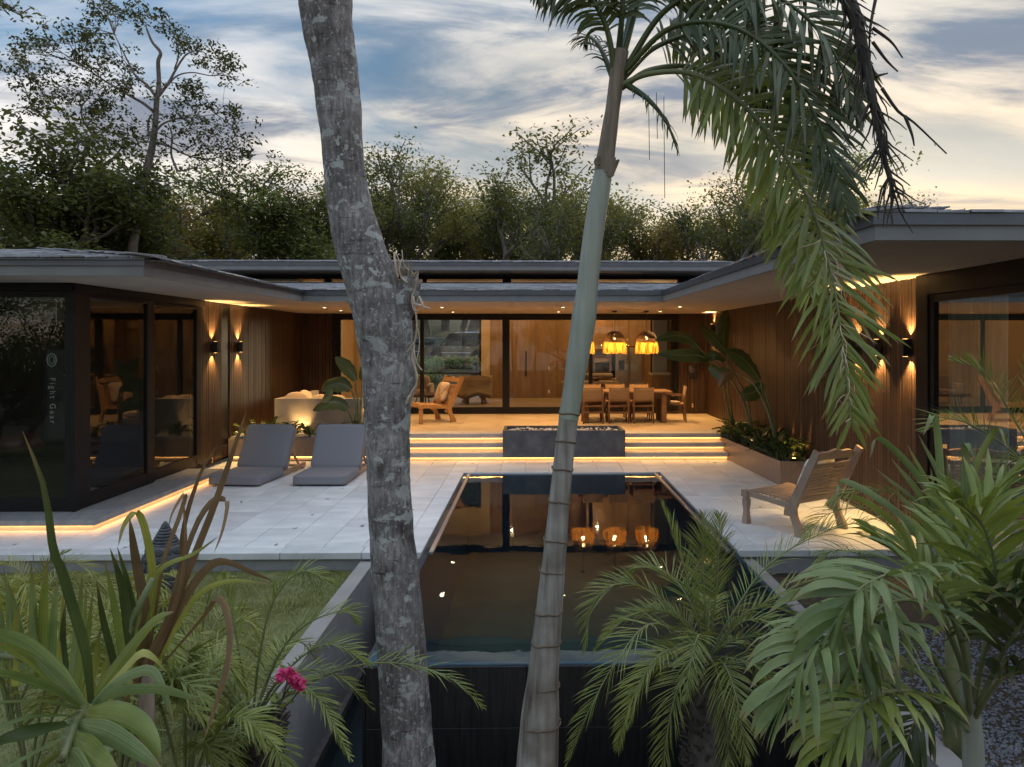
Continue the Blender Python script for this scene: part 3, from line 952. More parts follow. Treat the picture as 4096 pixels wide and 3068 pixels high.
# --- clerestory band above the lower roof
YC = 18.22
m = MB(); m.box(UX0 + .3, UX1 - .3, YC, YC + .1, ZS + .03, 3.62); m.box(UX0 + .3, UX1 - .3, YC, YC + .1, 3.82, UZ0 + .01)
px_ = [AY(p, 1120, YC).x for p in (1020, 1290, 1305, 1560, 1690, 1695, 2010, 2045, 2320, 2345, 2690, 2720)]
for a, b in ((UX0 + .3, px_[0]), (px_[2] - .05, px_[2] + .12), (px_[4], px_[4] + .1), (px_[6], px_[7]), (px_[11] - .05, UX1 - .3)):
    m.box(a, b, YC, YC + .1, 3.62, 3.82)
hadd(m, 'clerestory_wall', M['cladback'])
m = MB(); m.quad((UX0 + .3, YC + .05, 3.62), (UX1 - .3, YC + .05, 3.62), (UX1 - .3, YC + .05, 3.82), (UX0 + .3, YC + .05, 3.82)); hadd(m, 'clerestory_pane', M['glass'])

# --- glazed doors
def door_frame(axis, fix, a0, a1, z0, z1, st=(.07, .07), rails=(.10, .08), depth=.06, glass='glass', name='sliding_door', sgn=1, label=None):
    """one framed panel: stiles, rails and a pane"""
    mb = MB()
    def bx(p, q, u, v, d0, d1):
        if axis == 'X': mb.cbox(p, q, fix + d0, fix + d1, u, v, .004)
        else: mb.cbox(fix + d0, fix + d1, p, q, u, v, .004)
    h = depth / 2
    bx(a0, a0 + st[0], z0, z1, -h, h); bx(a1 - st[1], a1, z0, z1, -h, h)
    bx(a0 + st[0], a1 - st[1], z0, z0 + rails[0], -h + .003, h - .003); bx(a0 + st[0], a1 - st[1], z1 - rails[1], z1, -h + .003, h - .003)
    f = hadd(mb, name, M['frame'], label=label)
    g = MB(); a, b, u, v = a0 + st[0], a1 - st[1], z0 + rails[0], z1 - rails[1]
    if axis == 'X': g.quad((a, fix, u), (b, fix, u), (b, fix, v), (a, fix, v))
    else: g.quad((fix, a, u), (fix, b, u), (fix, b, v), (fix, a, v))
    hadd(g, 'pane', M[glass], parent=f)
    return f
fx = lambda p: AY(p, 1500, YF).x
zg1, zg0 = AY(2000, 1279, YF).z, AY(2000, 1628, YF).z
hadd(MB().box(FXL, FXR, YF - .05, YF + .09, zg1 + .05, ZS - .002), 'door_header', M['frame'])
hadd(MB().cbox(FXL, fx(1352), YF - .05, YF + .09, ZF, zg1 + .05, .003), 'door_jamb', M['frame'])
hadd(MB().cbox(fx(2695), FXR, YF - .05, YF + .09, ZF, zg1 + .05, .003), 'door_jamb', M['frame'])
PAN = [(1352, 1688, (.07, .05)), (1682, 2024, (.09, .09)), (2024, 2362, (.09, .05)), (2356, 2696, (.09, .08))]
for k, (a, b, st) in enumerate(PAN):
    door_frame('X', YF + (.03 if k in (0, 3) else -.015), fx(a), fx(b), ZF + .01, zg1 + .05, st, (zg0 - ZF - .01, .055))
# left wing: front window and two side panels
zl0, zl1 = .135, ZS
xc = XL + .12
zt = AY(150, 1189, 9.1).z; zb = AY(150, 1992, 9.1).z
hadd(MB().box(-12, xc - .03, 9.03, 9.17, zt + .08, ZS - .002), 'window_header', M['frame'])
door_frame('X', 9.1, -8.9, AY(294, 1500, 9.1).x, zl0, zt + .08, (.08, AY(294, 1500, 9.1).x - AY(264, 1500, 9.1).x), (zb - zl0, .08), glass='dglass', name='glazed_panel')
door_frame('X', 9.1, -11.9, -8.92, zl0, zt + .08, (.08, .08), (zb - zl0, .08), glass='dglass', name='glazed_panel')
hadd(MB().cbox(AY(297, 1500, 9.1).x, xc - .005, 9.045, 9.16, zl0, ZS - .003, .004), 'corner_post', M['frame'])
yv = lambda p: AX(p, 1500, XL + .05).y
hadd(MB().box(XL - .02, XL + .10, 9.17, Y_LD, zt + .06, ZS - .0025), 'window_header', M['frame'])
za = AX(450, 1985, XL + .05).z
door_frame('Y', XL + .07, 9.165, yv(605), zl0, zt + .06, (yv(346) - 9.165, .20), (.17, .05), glass='dglass')
door_frame('Y', XL + .01, yv(575), Y_LD - .02, zl0, zt + .06, (.20, .16), (.17, .05), glass='dglass')
# right wing window beyond the cladding
hadd(MB().cbox(XR - .10, XR - .01, Y_RD - .24, Y_RD - .003, 0, ZS - .002, .004), 'window_jamb', M['frame'])
hadd(MB().box(XR - .10, XR + .02, 1.0, Y_RD - .24, ZS - .22, ZS - .0025), 'window_header', M['frame'])
door_frame('Y', XR - .05, 4.2, Y_RD - .24, .05, ZS - .22, (.1, .09), (.12, .08), glass='rglass')

# --- walls and rooms behind the glass
YB = 23.5
bx = lambda p: AY(p, 1500, YB).x
wz0, wz1 = ZF, AY(1800, 1270, YB).z
m = MB()
m.box(XL - .1, bx(1640), YB, YB + .12, ZF - .3, 3.95); m.box(bx(1640), bx(1925), YB, YB + .12, wz1, 3.95); m.box(bx(1925), bx(1960), YB, YB + .12, ZF - .3, 3.95)
hadd(m, 'back_wall', M['inwall'])
m = MB(); m.box(XL - .1, XL, YF + .1, YB, ZF - .3, 3.95); m.box(XR + .5, XR + .6, YF + .1, YB + .2, ZF - .3, 3.95)
hadd(m, 'side_wall', M['inwall'])
hadd(MB().box(XL - .1, XR + .6, YF + .15, 23.9, 3.95, 4.0), 'ceiling', M['inwall'])
# wood panelled wall, panel by panel
pc = [1960, 2050, 2140, 2228, 2290, 2345]
for a, b in zip(pc[:-1], pc[1:]):
    hadd(MB().cbox(bx(a) + .003, bx(b) - .003, YB - .02, YB + .1, ZF, 3.94, .003), 'wood_panel', M['panel'])
hadd(MB().box(bx(1955), XR + .55, YB + .105, YB + .18, ZF, 3.94), 'wall_backing', M['cladback'])
hadd(MB().cbox(bx(2101), bx(2107), YB - .06, YB - .021, AY(2101, 1505, YB).z, AY(2101, 1405, YB).z, .003), 'door_pull', M['frame'])
for yy in (1472, 1566):
    hadd(MB().cbox(bx(2192), bx(2199), YB - .03, YB - .021, AY(2192, yy + 7, YB).z, AY(2192, yy - 7, YB).z, .002), 'switch_plate', M['white'])
# window on to the parking court
for a, b, u, v in ((1640, 1647, 1279, 1600), (1917, 1925, 1279, 1600)):
    hadd(MB().cbox(bx(a), bx(b), YB + .03, YB + .09, ZF, wz1, .003), 'window_frame', M['frame'])
zz = AY(1800, 1493, YB).z
hadd(MB().cbox(bx(1647), bx(1917), YB + .035, YB + .085, zz - .02, zz + .02, .003), 'window_frame', M['frame'])
hadd(MB().cbox(bx(1647), bx(1917), YB + .035, YB + .085, wz1 - .03, wz1, .003), 'window_frame', M['frame'])
m = MB(); m.quad((bx(1647), YB + .06, ZF), (bx(1917), YB + .06, ZF), (bx(1917), YB + .06, wz1), (bx(1647), YB + .06, wz1)); hadd(m, 'pane', M['glass'])
# gym room in the left wing
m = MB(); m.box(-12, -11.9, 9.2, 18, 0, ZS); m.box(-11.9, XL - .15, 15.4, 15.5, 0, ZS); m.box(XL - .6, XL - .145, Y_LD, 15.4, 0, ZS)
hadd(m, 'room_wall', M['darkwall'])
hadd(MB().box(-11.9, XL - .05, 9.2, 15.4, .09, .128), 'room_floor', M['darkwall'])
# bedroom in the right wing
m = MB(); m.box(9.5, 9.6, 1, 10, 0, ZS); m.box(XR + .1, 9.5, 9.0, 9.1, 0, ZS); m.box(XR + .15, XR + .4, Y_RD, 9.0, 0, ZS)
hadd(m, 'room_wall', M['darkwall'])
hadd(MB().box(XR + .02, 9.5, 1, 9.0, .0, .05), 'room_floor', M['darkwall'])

# ================================================================ lamps
def spot(name, loc, target, watts, size=60, blend=.8, col=WARM2, rad=.02, parent=None):
    l = bpy.data.lights.new(name, 'SPOT'); l.energy = watts; l.spot_size = R(size); l.spot_blend = blend; l.color = col; l.shadow_soft_size = rad
    o = bpy.data.objects.new(name, l); COL.objects.link(o)
    o.location = loc
    o.rotation_euler = (Vector(target) - Vector(loc)).to_track_quat('-Z', 'Y').to_euler()
    if parent is not None:
        o.parent = parent; o.matrix_parent_inverse = Matrix.Translation(parent.location).inverted()
    return o
def point(name, loc, watts, col=WARM2, rad=.03, parent=None):
    l = bpy.data.lights.new(name, 'POINT'); l.energy = watts; l.color = col; l.shadow_soft_size = rad
    o = bpy.data.objects.new(name, l); COL.objects.link(o); o.location = loc
    if parent is not None:
        o.parent = parent; o.matrix_parent_inverse = Matrix.Translation(parent.location).inverted()
    return o
SC = (1.0, 0.60, 0.20)
def sconce(sgn, X, Y, z, label, w=70.0):
    """up-and-down wall lamp: body, back plate, two lenses"""
    o = empty('wall_sconce', (X, Y, z), label=label, cat='wall lamp', group='black up-and-down wall sconces')
    MB().cbox(min(sgn * .018, sgn * .115), max(sgn * .018, sgn * .115), -.05, .05, -.10, .10, .004).build('lamp_body', M['sconce'], o)
    MB().cbox(min(0, sgn * .019), max(0, sgn * .019), -.035, .035, -.07, .07, .002).build('back_plate', M['sconce'], o)
    for k in (-1, 1):
        mb = MB(); mb.lathe([(.026, .1005 * k), (.026, .1015 * k)], sgn * .066, 0, 12); mb.build('lens', M['lampglow'], o)
        spot('sconce_beam', (X + sgn * .045, Y, z + k * .106), (X + sgn * .03, Y, z + k * 1.0), w, 96, .8, SC, .012, o)
    return o
sconce(1, XL + .021, 13.08, 2.14, 'black wall sconce left of the slot window on the left cladding')
sconce(1, XL + .021, 14.22, 2.14, 'black wall sconce right of the slot window on the left cladding')
sconce(-1, XR - .021, 8.27, 2.155, 'black wall sconce nearest the curtained window on the right cladding')
sconce(-1, XR - .021, 8.97, 2.155, 'middle black wall sconce, beside hanging palm leaves on the right cladding')
sconce(-1, XR - .021, 9.62, 2.155, 'black wall sconce half hidden behind the hanging palm frond')
sconce(-1, XR - .021, 17.26, 2.57, 'high black wall sconce above the tall leaf in the far right corner')

DL = [(1297, 1230, 'above the left planter, front row'), (1363, 1242, 'above the stone bench, by the left wall'), (1768, 1229.5, 'in the front row above the teak chair'), (1811, 1248, 'in the back row above the teak chair'), (2252, 1229.5, 'in the front row left of the palm trunk'), (2234, 1247, 'in the back row left of the palm trunk'), (2719, 1227, 'in the front row by the right wall'), (2641, 1245.5, 'in the back row behind the right pendant lamp')]
for p in DL:
    q = AZ(p[0], p[1], ZS)
    o = empty('downlight', (q.x, q.y, ZS), label='small round downlight in the terrace soffit ' + p[2], cat='downlight', group='downlights in the terrace soffit')
    MB().lathe([(.045, -.001), (.058, -.001), (.058, -.005), (.045, -.005)], 0, 0, 16, False).build('trim_ring', M['soffit'], o)
    MB().lathe([(.044, -.0025), (.044, -.002)], 0, 0, 14).build('lens', M['down'], o)
    spot('downlight_beam', (q.x, q.y, ZS - .012), (q.x, q.y, 0), 115, 120, .9, (1.0, .60, .25), .03, o)
for x, y, wh in ((-4.4, 20.5, 'by the left side wall'), (-2.4, 20.6, 'above the armchair'), (-.4, 20.6, 'above the driftwood bench'), (1.3, 21.2, 'above the kitchen islands'), (2.9, 20.8, 'in front of the refrigerator'), (.4, 22.3, 'added for ceiling glow, panelled wall side'), (-2.2, 22.4, 'before the garden window')):
    o = empty('downlight', (x, y, 3.95), label='round downlight in the living room ceiling ' + wh, cat='downlight', group='downlights in the living room ceiling')
    MB().lathe([(.06, -.003), (.06, -.001)], 0, 0, 14).build('lens', M['down'], o)
    spot('downlight_beam', (x, y, 3.93), (x, y, 0), 85, 150, .9, (1.0, .62, .28), .05, o)

M['globeglow'] = emitter('globe_glow', (1.0, .62, .28), 0.9)  # kitchen globes, repeated by window and panelling; added to light the ceiling
for x, y, wh in ((-3.4, 21.6, 'added for ceiling glow, garden window side'), (-.6, 21.9, 'added for ceiling glow, panelled wall side'), (2.0, 22.2, 'over the kitchen island'), (3.6, 21.0, 'near the refrigerator')):
    o = empty('globe_lamp', (x, y, 3.95), label='small round globe lamp hanging in the living room ' + wh, cat='globe lamp', group='globe lamps in the living room')
    MB().tube([(0, 0, 0), (0, 0, -.42)], .005, 6).build('cord', M['black'], o)
    MB().lathe([(.07 * math.sin(a), -.49 - .07 * math.cos(a)) for a in [math.pi * k / 10 for k in range(1, 10)]], 0, 0, 16).build('globe', M['globeglow'], o, True)
    point('globe_light', (x, y, 3.95 - .60), 22, (1.0, .60, .25), .025, o)

# woven pendant lamps with fringe
def pendant(px, label):
    Y = 16.5
    c = AY(px, 1239, Y); X = c.x
    o = empty('pendant_lamp', (X, Y, ZS), label=label, cat='pendant lamp', group='woven pendant lamps over the dining table')
    MB().lathe([(.055, -.035), (.055, -.001)], 0, 0, 16).build('ceiling_rose', M['black'], o)
    MB().tube([(0, 0, -.035), (0, 0, -.47)], .006, 6).build('cord', M['black'], o)
    z1, z2, z3 = -.47, -.72, -.97
    mb = MB()
    prof = [(.03, z1), (.10, z1 - .012), (.165, z1 - .05), (.20, z1 - .10), (.222, z1 - .16), (.236, z2)]
    rr = random.Random(int(px))
    for k in range(27):                     # coiled cord rings
        t = k / 26 * (len(prof) - 1); i = min(int(t), len(prof) - 2); f = t - i
        r, z = lerp(prof[i][0], prof[i + 1][0], f), lerp(prof[i][1], prof[i + 1][1], f)
        mb.tube([(r * math.cos(a), r * math.sin(a), z + rr.uniform(-.003, .003)) for a in [2 * math.pi * q / 26 for q in range(27)]], .0066, 5, False)
    for k in range(12):                     # warp cords
        a = 2 * math.pi * k / 12
        mb.tube([(r * math.cos(a), r * math.sin(a), z) for r, z in prof], .005, 4, False)
    mb.build('woven_shade', M['rope'], o, True)
    mb = MB()
    for k in range(230):
        a = rr.random() * 6.283; r = .236 + rr.uniform(-.008, .008); r2 = .262 + rr.uniform(-.022, .02); w = rr.uniform(.0035, .006)
        zb = z3 + rr.uniform(-.015, .05); ta = Vector((-math.sin(a), math.cos(a), 0)) * w
        p0 = Vector((r * math.cos(a), r * math.sin(a), z2 + .01)); p2 = Vector((r2 * math.cos(a + rr.gauss(0, .05)), r2 * math.sin(a + rr.gauss(0, .05)), zb)); p1 = (p0 + p2) / 2 + Vector((math.cos(a), math.sin(a), 0)) * .012
        mb.add([p0 - ta, p0 + ta, p1 + ta, p1 - ta, p2 + ta, p2 - ta], [(0, 1, 2, 3), (3, 2, 4, 5)])
    mb.build('fringe', M['raffia'], o)
    MB().lathe([(.012, z1 - .03), (.014, z1 - .08), (.03, z1 - .11), (.034, z1 - .14), (.025, z1 - .165), (.005, z1 - .175)], 0, 0, 12).build('bulb', M['bulb'], o, True)
    point('pendant_light', (X, Y, ZS + z2 - .06), 20, (1.0, .55, .18), .04, o)
M['rope'] = material('coiled_rope', (0.11, 0.06, 0.026), (0.19, 0.11, 0.05), rough=0.8, scale=60, bump=0.3)
M['raffia'] = material('raffia_fringe', (0.50, 0.27, 0.06), (0.62, 0.36, 0.10), rough=0.8, scale=30, trans=0.5)
M['bulb'] = emitter('bulb_glow', (1.0, .62, .24), 14)
pendant(2333, 'woven fringed pendant lamp partly hidden behind the palm trunk')
pendant(2459, 'middle woven pendant lamp with raffia fringe over the dining table')
pendant(2587, 'woven fringed pendant lamp nearest the right wall, above the dining table end')

# uplights among the planter foliage
def uplight(loc, tgt, w, label, size=75):
    o = empty('garden_uplight', loc, label=label, cat='uplight', group='uplights in the planters')
    MB().lathe([(.022, 0), (.03, .05), (.03, .06)], 0, 0, 12).build('lamp_body', M['sconce'], o)
    MB().lathe([(.026, .0605), (.026, .062)], 0, 0, 12).build('lens', M['lampglow'], o)
    l = Vector(loc) + Vector((0, 0, .075))
    spot('uplight_beam', l, tgt, w, size, .8, (1.0, .58, .20), .02, o)
uplight((-4.62, 14.45, .36), (-4.62, 15.1, 1.1), 34, 'small warm uplight in the left planter washing the pale bench wall', 80)
uplight((4.16, 12.9, .33), (4.45, 12.9, 1.1), 26, 'small warm uplight in the right planter between the two stem clumps', 80)
uplight((4.18, 11.9, .33), (4.45, 11.9, 1.1), 26, 'small warm uplight in the right planter behind the nearest stems', 80)
uplight((4.14, 11.42, .33), (4.4, 11.55, 1.1), 20, 'small warm uplight at the near end of the right planter', 80)
uplight((4.1, 14.3, .46), (4.45, 14.3, 1.3), 20, 'small warm uplight at the far end of the right planter', 80)

# ================================================================ built-in pieces
fp = empty('fire_pit', (.62, 14.03, .079), label='long dark concrete fire pit with white pebbles set into the steps', cat='fire pit')
fa, fb = AY(2011, 1760, 13.60).x, AY(2501, 1760, 13.60).x
FI = Matrix.Translation((-.62, -14.03, -.079))
def fadd(mb, name, mat, **k):
    o = mb.build(name, mat, None); o.parent = fp; o.matrix_parent_inverse = FI; return o
yf0, yf1, zf0, zf1 = 13.60, 14.44, .079, .577
fadd(MB().cbox(fa, fb, yf0, yf0 + .06, zf0, zf1, .004), 'front_panel', M['concrete'])
fadd(MB().cbox(fa, fb, yf1 - .06, yf1, zf0, zf1 - .001, .004), 'back_panel', M['concrete'])
fadd(MB().cbox(fa + .001, fa + .06, yf0 + .061, yf1 - .061, zf0, zf1 - .0005, .004), 'end_panel', M['concrete'])
fadd(MB().cbox(fb - .06, fb - .001, yf0 + .061, yf1 - .061, zf0, zf1 - .0005, .004), 'end_panel', M['concrete'])
fadd(MB().box(fa + .06, fb - .06, yf0 + .06, yf1 - .06, zf0 + .02, zf1 - .09), 'burner_tray', M['black'])
rp = random.Random(9)
def pebble_mesh(seed):
    r_ = random.Random(seed); mb = MB()
    n, k = 6, 4
    prof = []
    mb.lathe([(.3, -.5), (.85, -.28), (1.0, 0), (.75, .35), (.25, .52)], 0, 0, 8)
    mb.v = [(x * r_.uniform(.85, 1.15), y * r_.uniform(.85, 1.15), z * r_.uniform(.9, 1.1)) for x, y, z in mb.v]
    return mb.mesh('pebble', M['pebble'], True)
pms = [pebble_mesh(s) for s in range(4)]
for k in range(170):
    s = rp.uniform(.018, .036)
    o = link('pebble', pms[k % 4], None, loc=(rp.uniform(fa + .09, fb - .09), rp.uniform(yf0 + .30, yf1 - .08), zf1 - .062 + rp.uniform(-.014, .03)), rot=(rp.uniform(-.4, .4), rp.uniform(-.4, .4), rp.uniform(0, 6)))
    o.scale = (s, s * .85, s * .75); o.parent = fp; o.matrix_parent_inverse = FI

def trough(name, pts, z0, z1, th, label, mat='planter', soil=.05):
    """planter box from a plan quadrilateral (near-left, near-right, far-right, far-left)"""
    c = sum((Vector((*p, 0)) for p in pts), Vector()) / 4
    o = empty(name, (c.x, c.y, z0), label=label, cat='planter')
    inv = Matrix.Translation((-c.x, -c.y, -z0))
    P = [Vector((*p, 0)) for p in pts]
    ctr = c
    I = []
    for i in range(4):
        a, b, d = P[i - 1], P[i], P[(i + 1) % 4]
        I.append(b + (a - b).normalized() * th + (d - b).normalized() * th)
    for i in range(4):
        j = (i + 1) % 4
        base = [P[i], P[j], I[j], I[i]]
        mb = MB()
        top = [Vector((q.x, q.y, z1)) for q in base]; bot = [Vector((q.x, q.y, z0)) for q in base]
        mb.hexa(bot + top, .003)
        w = mb.build('side_panel', M[mat], None); w.parent = o; w.matrix_parent_inverse = inv
    mb = MB(); mb.prism([(q.x, q.y, z1 - soil - .03) for q in I], (0, 0, .03)); w = mb.build('soil', M['soil'], None); w.parent = o; w.matrix_parent_inverse = inv
    return o
trough('right_planter'.replace('right_', 'stone_'), [(3.845, 11.20), (4.345, 11.20), (4.345, 14.60), (3.67, 14.60)], 0.0, .375, .03, 'long brown stone planter against the right wood wall')
trough('stone_planter', [(-5.70, 13.76), (-2.83, 13.76), (-2.83, 14.62), (-5.70, 14.62)], .075, .415, .03, 'low brown planter behind the two grey sun loungers')
o = empty('led_ledge', (-4.2, 13.85, 0), kind='structure')
MB().box(-1.5, 1.37, -.03, .5, 0.0, .0725).build('planter_base', M['step'], o)
MB().box(-1.5, 1.37, -.055, -.038, .0655, .0715).build('led_strip', M['led'], o)

# pale stone bench seat with cushions at the left end of the terrace
be = empty('stone_bench', (-4.4, 16, ZF), label='pale stone built-in corner bench with cushions beside the left planter', cat='bench')
BI = Matrix.Translation((4.4, -16, -ZF))
def bea(mb, name, mat, smooth=False):
    o = mb.build(name, mat, None, smooth); o.parent = be; o.matrix_parent_inverse = BI; return o
bxl, bxr = AY(1098, 1640, 14.68).x, AY(1447, 1640, 14.68).x
bz = AY(1250, 1594, 14.68).z; bm = AY(1250, 1680, 14.68).z
bea(MB().cbox(bxl, bxr, 14.68, 14.80, .42, bm - .002, .004), 'back_slab', M['bench'])
bea(MB().cbox(bxl, bxr, 14.68, 14.80, bm + .002, bz, .004), 'back_slab', M['bench'])
bea(MB().cbox(bxl, bxl + .12, 14.802, 17.3, .46, bz - .001, .004), 'side_slab', M['bench'])
bea(MB().cbox(bxl + .121, bxl + .95, 14.803, 17.2, .46, .70, .006), 'seat_base', M['bench'])
bea(MB().cbox(bxl + .951, -2.98, 14.82, 15.55, .46, .70, .006), 'seat_base', M['bench'])
def soft_box(x0, x1, y0, y1, z0, z1, puff=.25, n=7, p=5.0):
    """a stuffed cushion: a block whose faces swell"""
    mb = MB(); cx_, cy_, cz = (x0 + x1) / 2, (y0 + y1) / 2, (z0 + z1) / 2
    hx, hy, hz = (x1 - x0) / 2, (y1 - y0) / 2, (z1 - z0) / 2
    idx = {}
    def P(u, v, w):
        k = (round(u, 4), round(v, 4), round(w, 4))
        if k not in idx:
            l = (abs(u) ** p + abs(v) ** p + abs(w) ** p) ** (1 / p)
            uu, vv, ww = u / l, v / l, w / l
            f = 1 + puff * (1 - uu * uu) * (1 - vv * vv) * .5
            idx[k] = len(mb.v); mb.v.append((cx_ + uu * hx * (1 + .02 * (1 - ww * ww)), cy_ + vv * hy, cz + ww * hz * f))
        return idx[k]
    g = [-1 + 2 * i / n for i in range(n + 1)]
    for i in range(n):
        for j in range(n):
            a, b, c, d_ = g[i], g[i + 1], g[j], g[j + 1]
            for s in (-1, 1):
                for f in ([(a, c, s), (b, c, s), (b, d_, s), (a, d_, s)], [(s, a, c), (s, b, c), (s, b, d_), (s, a, d_)], [(b, s, c), (a, s, c), (a, s, d_), (b, s, d_)]):
                    q = [P(*z) for z in f]
                    mb.f.append(tuple(q if s > 0 else reversed(q))); mb.m.append(0)
    return mb
bea(soft_box(bxl + .13, bxl + .94, 15.56, 17.15, .70, .83), 'seat_cushion', M['cream'], True)
bea(soft_box(bxl + .14, -2.99, 14.84, 15.53, .70, .83), 'seat_cushion', M['cream'], True)
for k, (x, y, a, s) in enumerate(((-4.85, 15.05, .1, .25), (-4.35, 15.0, -.2, .22), (-4.02, 15.02, .15, .21), (-4.9, 15.9, 1.3, .24))):
    o = soft_box(-s, s, -.05, .05, -s * .72, s * .72, .5, 7, 3.2).build('scatter_cushion', M['cream'], None, True, label='cream scatter cushion on the pale stone bench, number from the left wall by place' if False else None)
    o.location = (x, y, .83 + s * .66); o.rotation_euler = (-.35, 0, a)
    tag(o, ['plump cream cushion in the back corner of the stone bench', 'cream cushion second from the corner on the stone bench', 'small cream cushion behind the broad plant leaf on the stone bench', 'cream cushion on the far arm of the stone bench'][k], 'cushion', 'cushions on the stone bench')

# ================================================================ furniture
def lounger(loc, rz, label):
    o = empty('sun_lounger', loc, rz, label=label, cat='sun lounger', group='grey sun loungers on the deck')
    W = .41
    for s in (-1, 1):
        MB().beam((s * (W - .04), .12, .045), (s * (W - .04), 1.80, .06), .045, .07).build('side_rail', M['greyteak'], o)
    for y in (.15, .9, 1.72):
        MB().beam((-W + .06, y, .05), (W - .06, y, .05), .06, .035).build('cross_rail', M['greyteak'], o)
    for s in (-1, 1):
        MB().cbox(s * (W - .04) - .025, s * (W - .04) + .025, .14, .19, 0, .02, .003).build('foot', M['greyteak'], o)
        MB().cbox(s * (W - .04) - .025, s * (W - .04) + .025, 1.68, 1.74, 0, .04, .003).build('foot', M['greyteak'], o)
    soft_box(-W, W, 0, .92, .025, .155, .03, 12, 16.0).build('seat_mattress', M['cushion'], o, True)
    b = soft_box(-W, W, -.005, .78, -.06, .065, .03, 12, 16.0).build('back_mattress', M['cushion'], o, True)
    b.location = (0, .93, .12); b.rotation_euler = (R(60), 0, 0)
    def piping(x, y0, y1, z):
        c = .03
        return [(-x + c, y0, z), (x - c, y0, z), (x, y0 + c, z), (x, y1 - c, z), (x - c, y1, z), (-x + c, y1, z), (-x, y1 - c, z), (-x, y0 + c, z), (-x + c, y0, z)]
    for nm, zz_ in ((o, (.148, .034)),):
        for z in zz_:
            MB().tube(piping(W - .004, .006, .914, z), .005, 6, False).build('piping', M['cushion'], o, True)
    for z in (.058, -.052):
        MB().tube(piping(W - .004, .002, .774, z), .005, 6, False).build('piping', M['cushion'], b, True)
    f = MB()
    for s in (-1, 1):
        f.beam((s * (W - .03), 0, -.082), (s * (W - .03), .76, -.082), .04, .03)
    f.beam((-W + .05, .72, -.082), (W - .05, .72, -.082), .04, .026)
    f = f.build('back_frame', M['greyteak'], o); f.location = (0, .95, .11); f.rotation_euler = (R(60), 0, 0)
    for s in (-1, 1):
        MB().beam((s * (W - .07), 1.20, .48), (s * (W - .07), 1.62, .09), .03, .03).build('prop', M['greyteak'], o)
    return o
lounger((-4.60, 11.27, 0), R(-6), 'grey cushioned sun lounger nearest the glass doors, left of the pair')
lounger((-3.29, 11.27, 0), R(-1), 'grey cushioned sun lounger beside the lichen tree trunk, right of the pair')

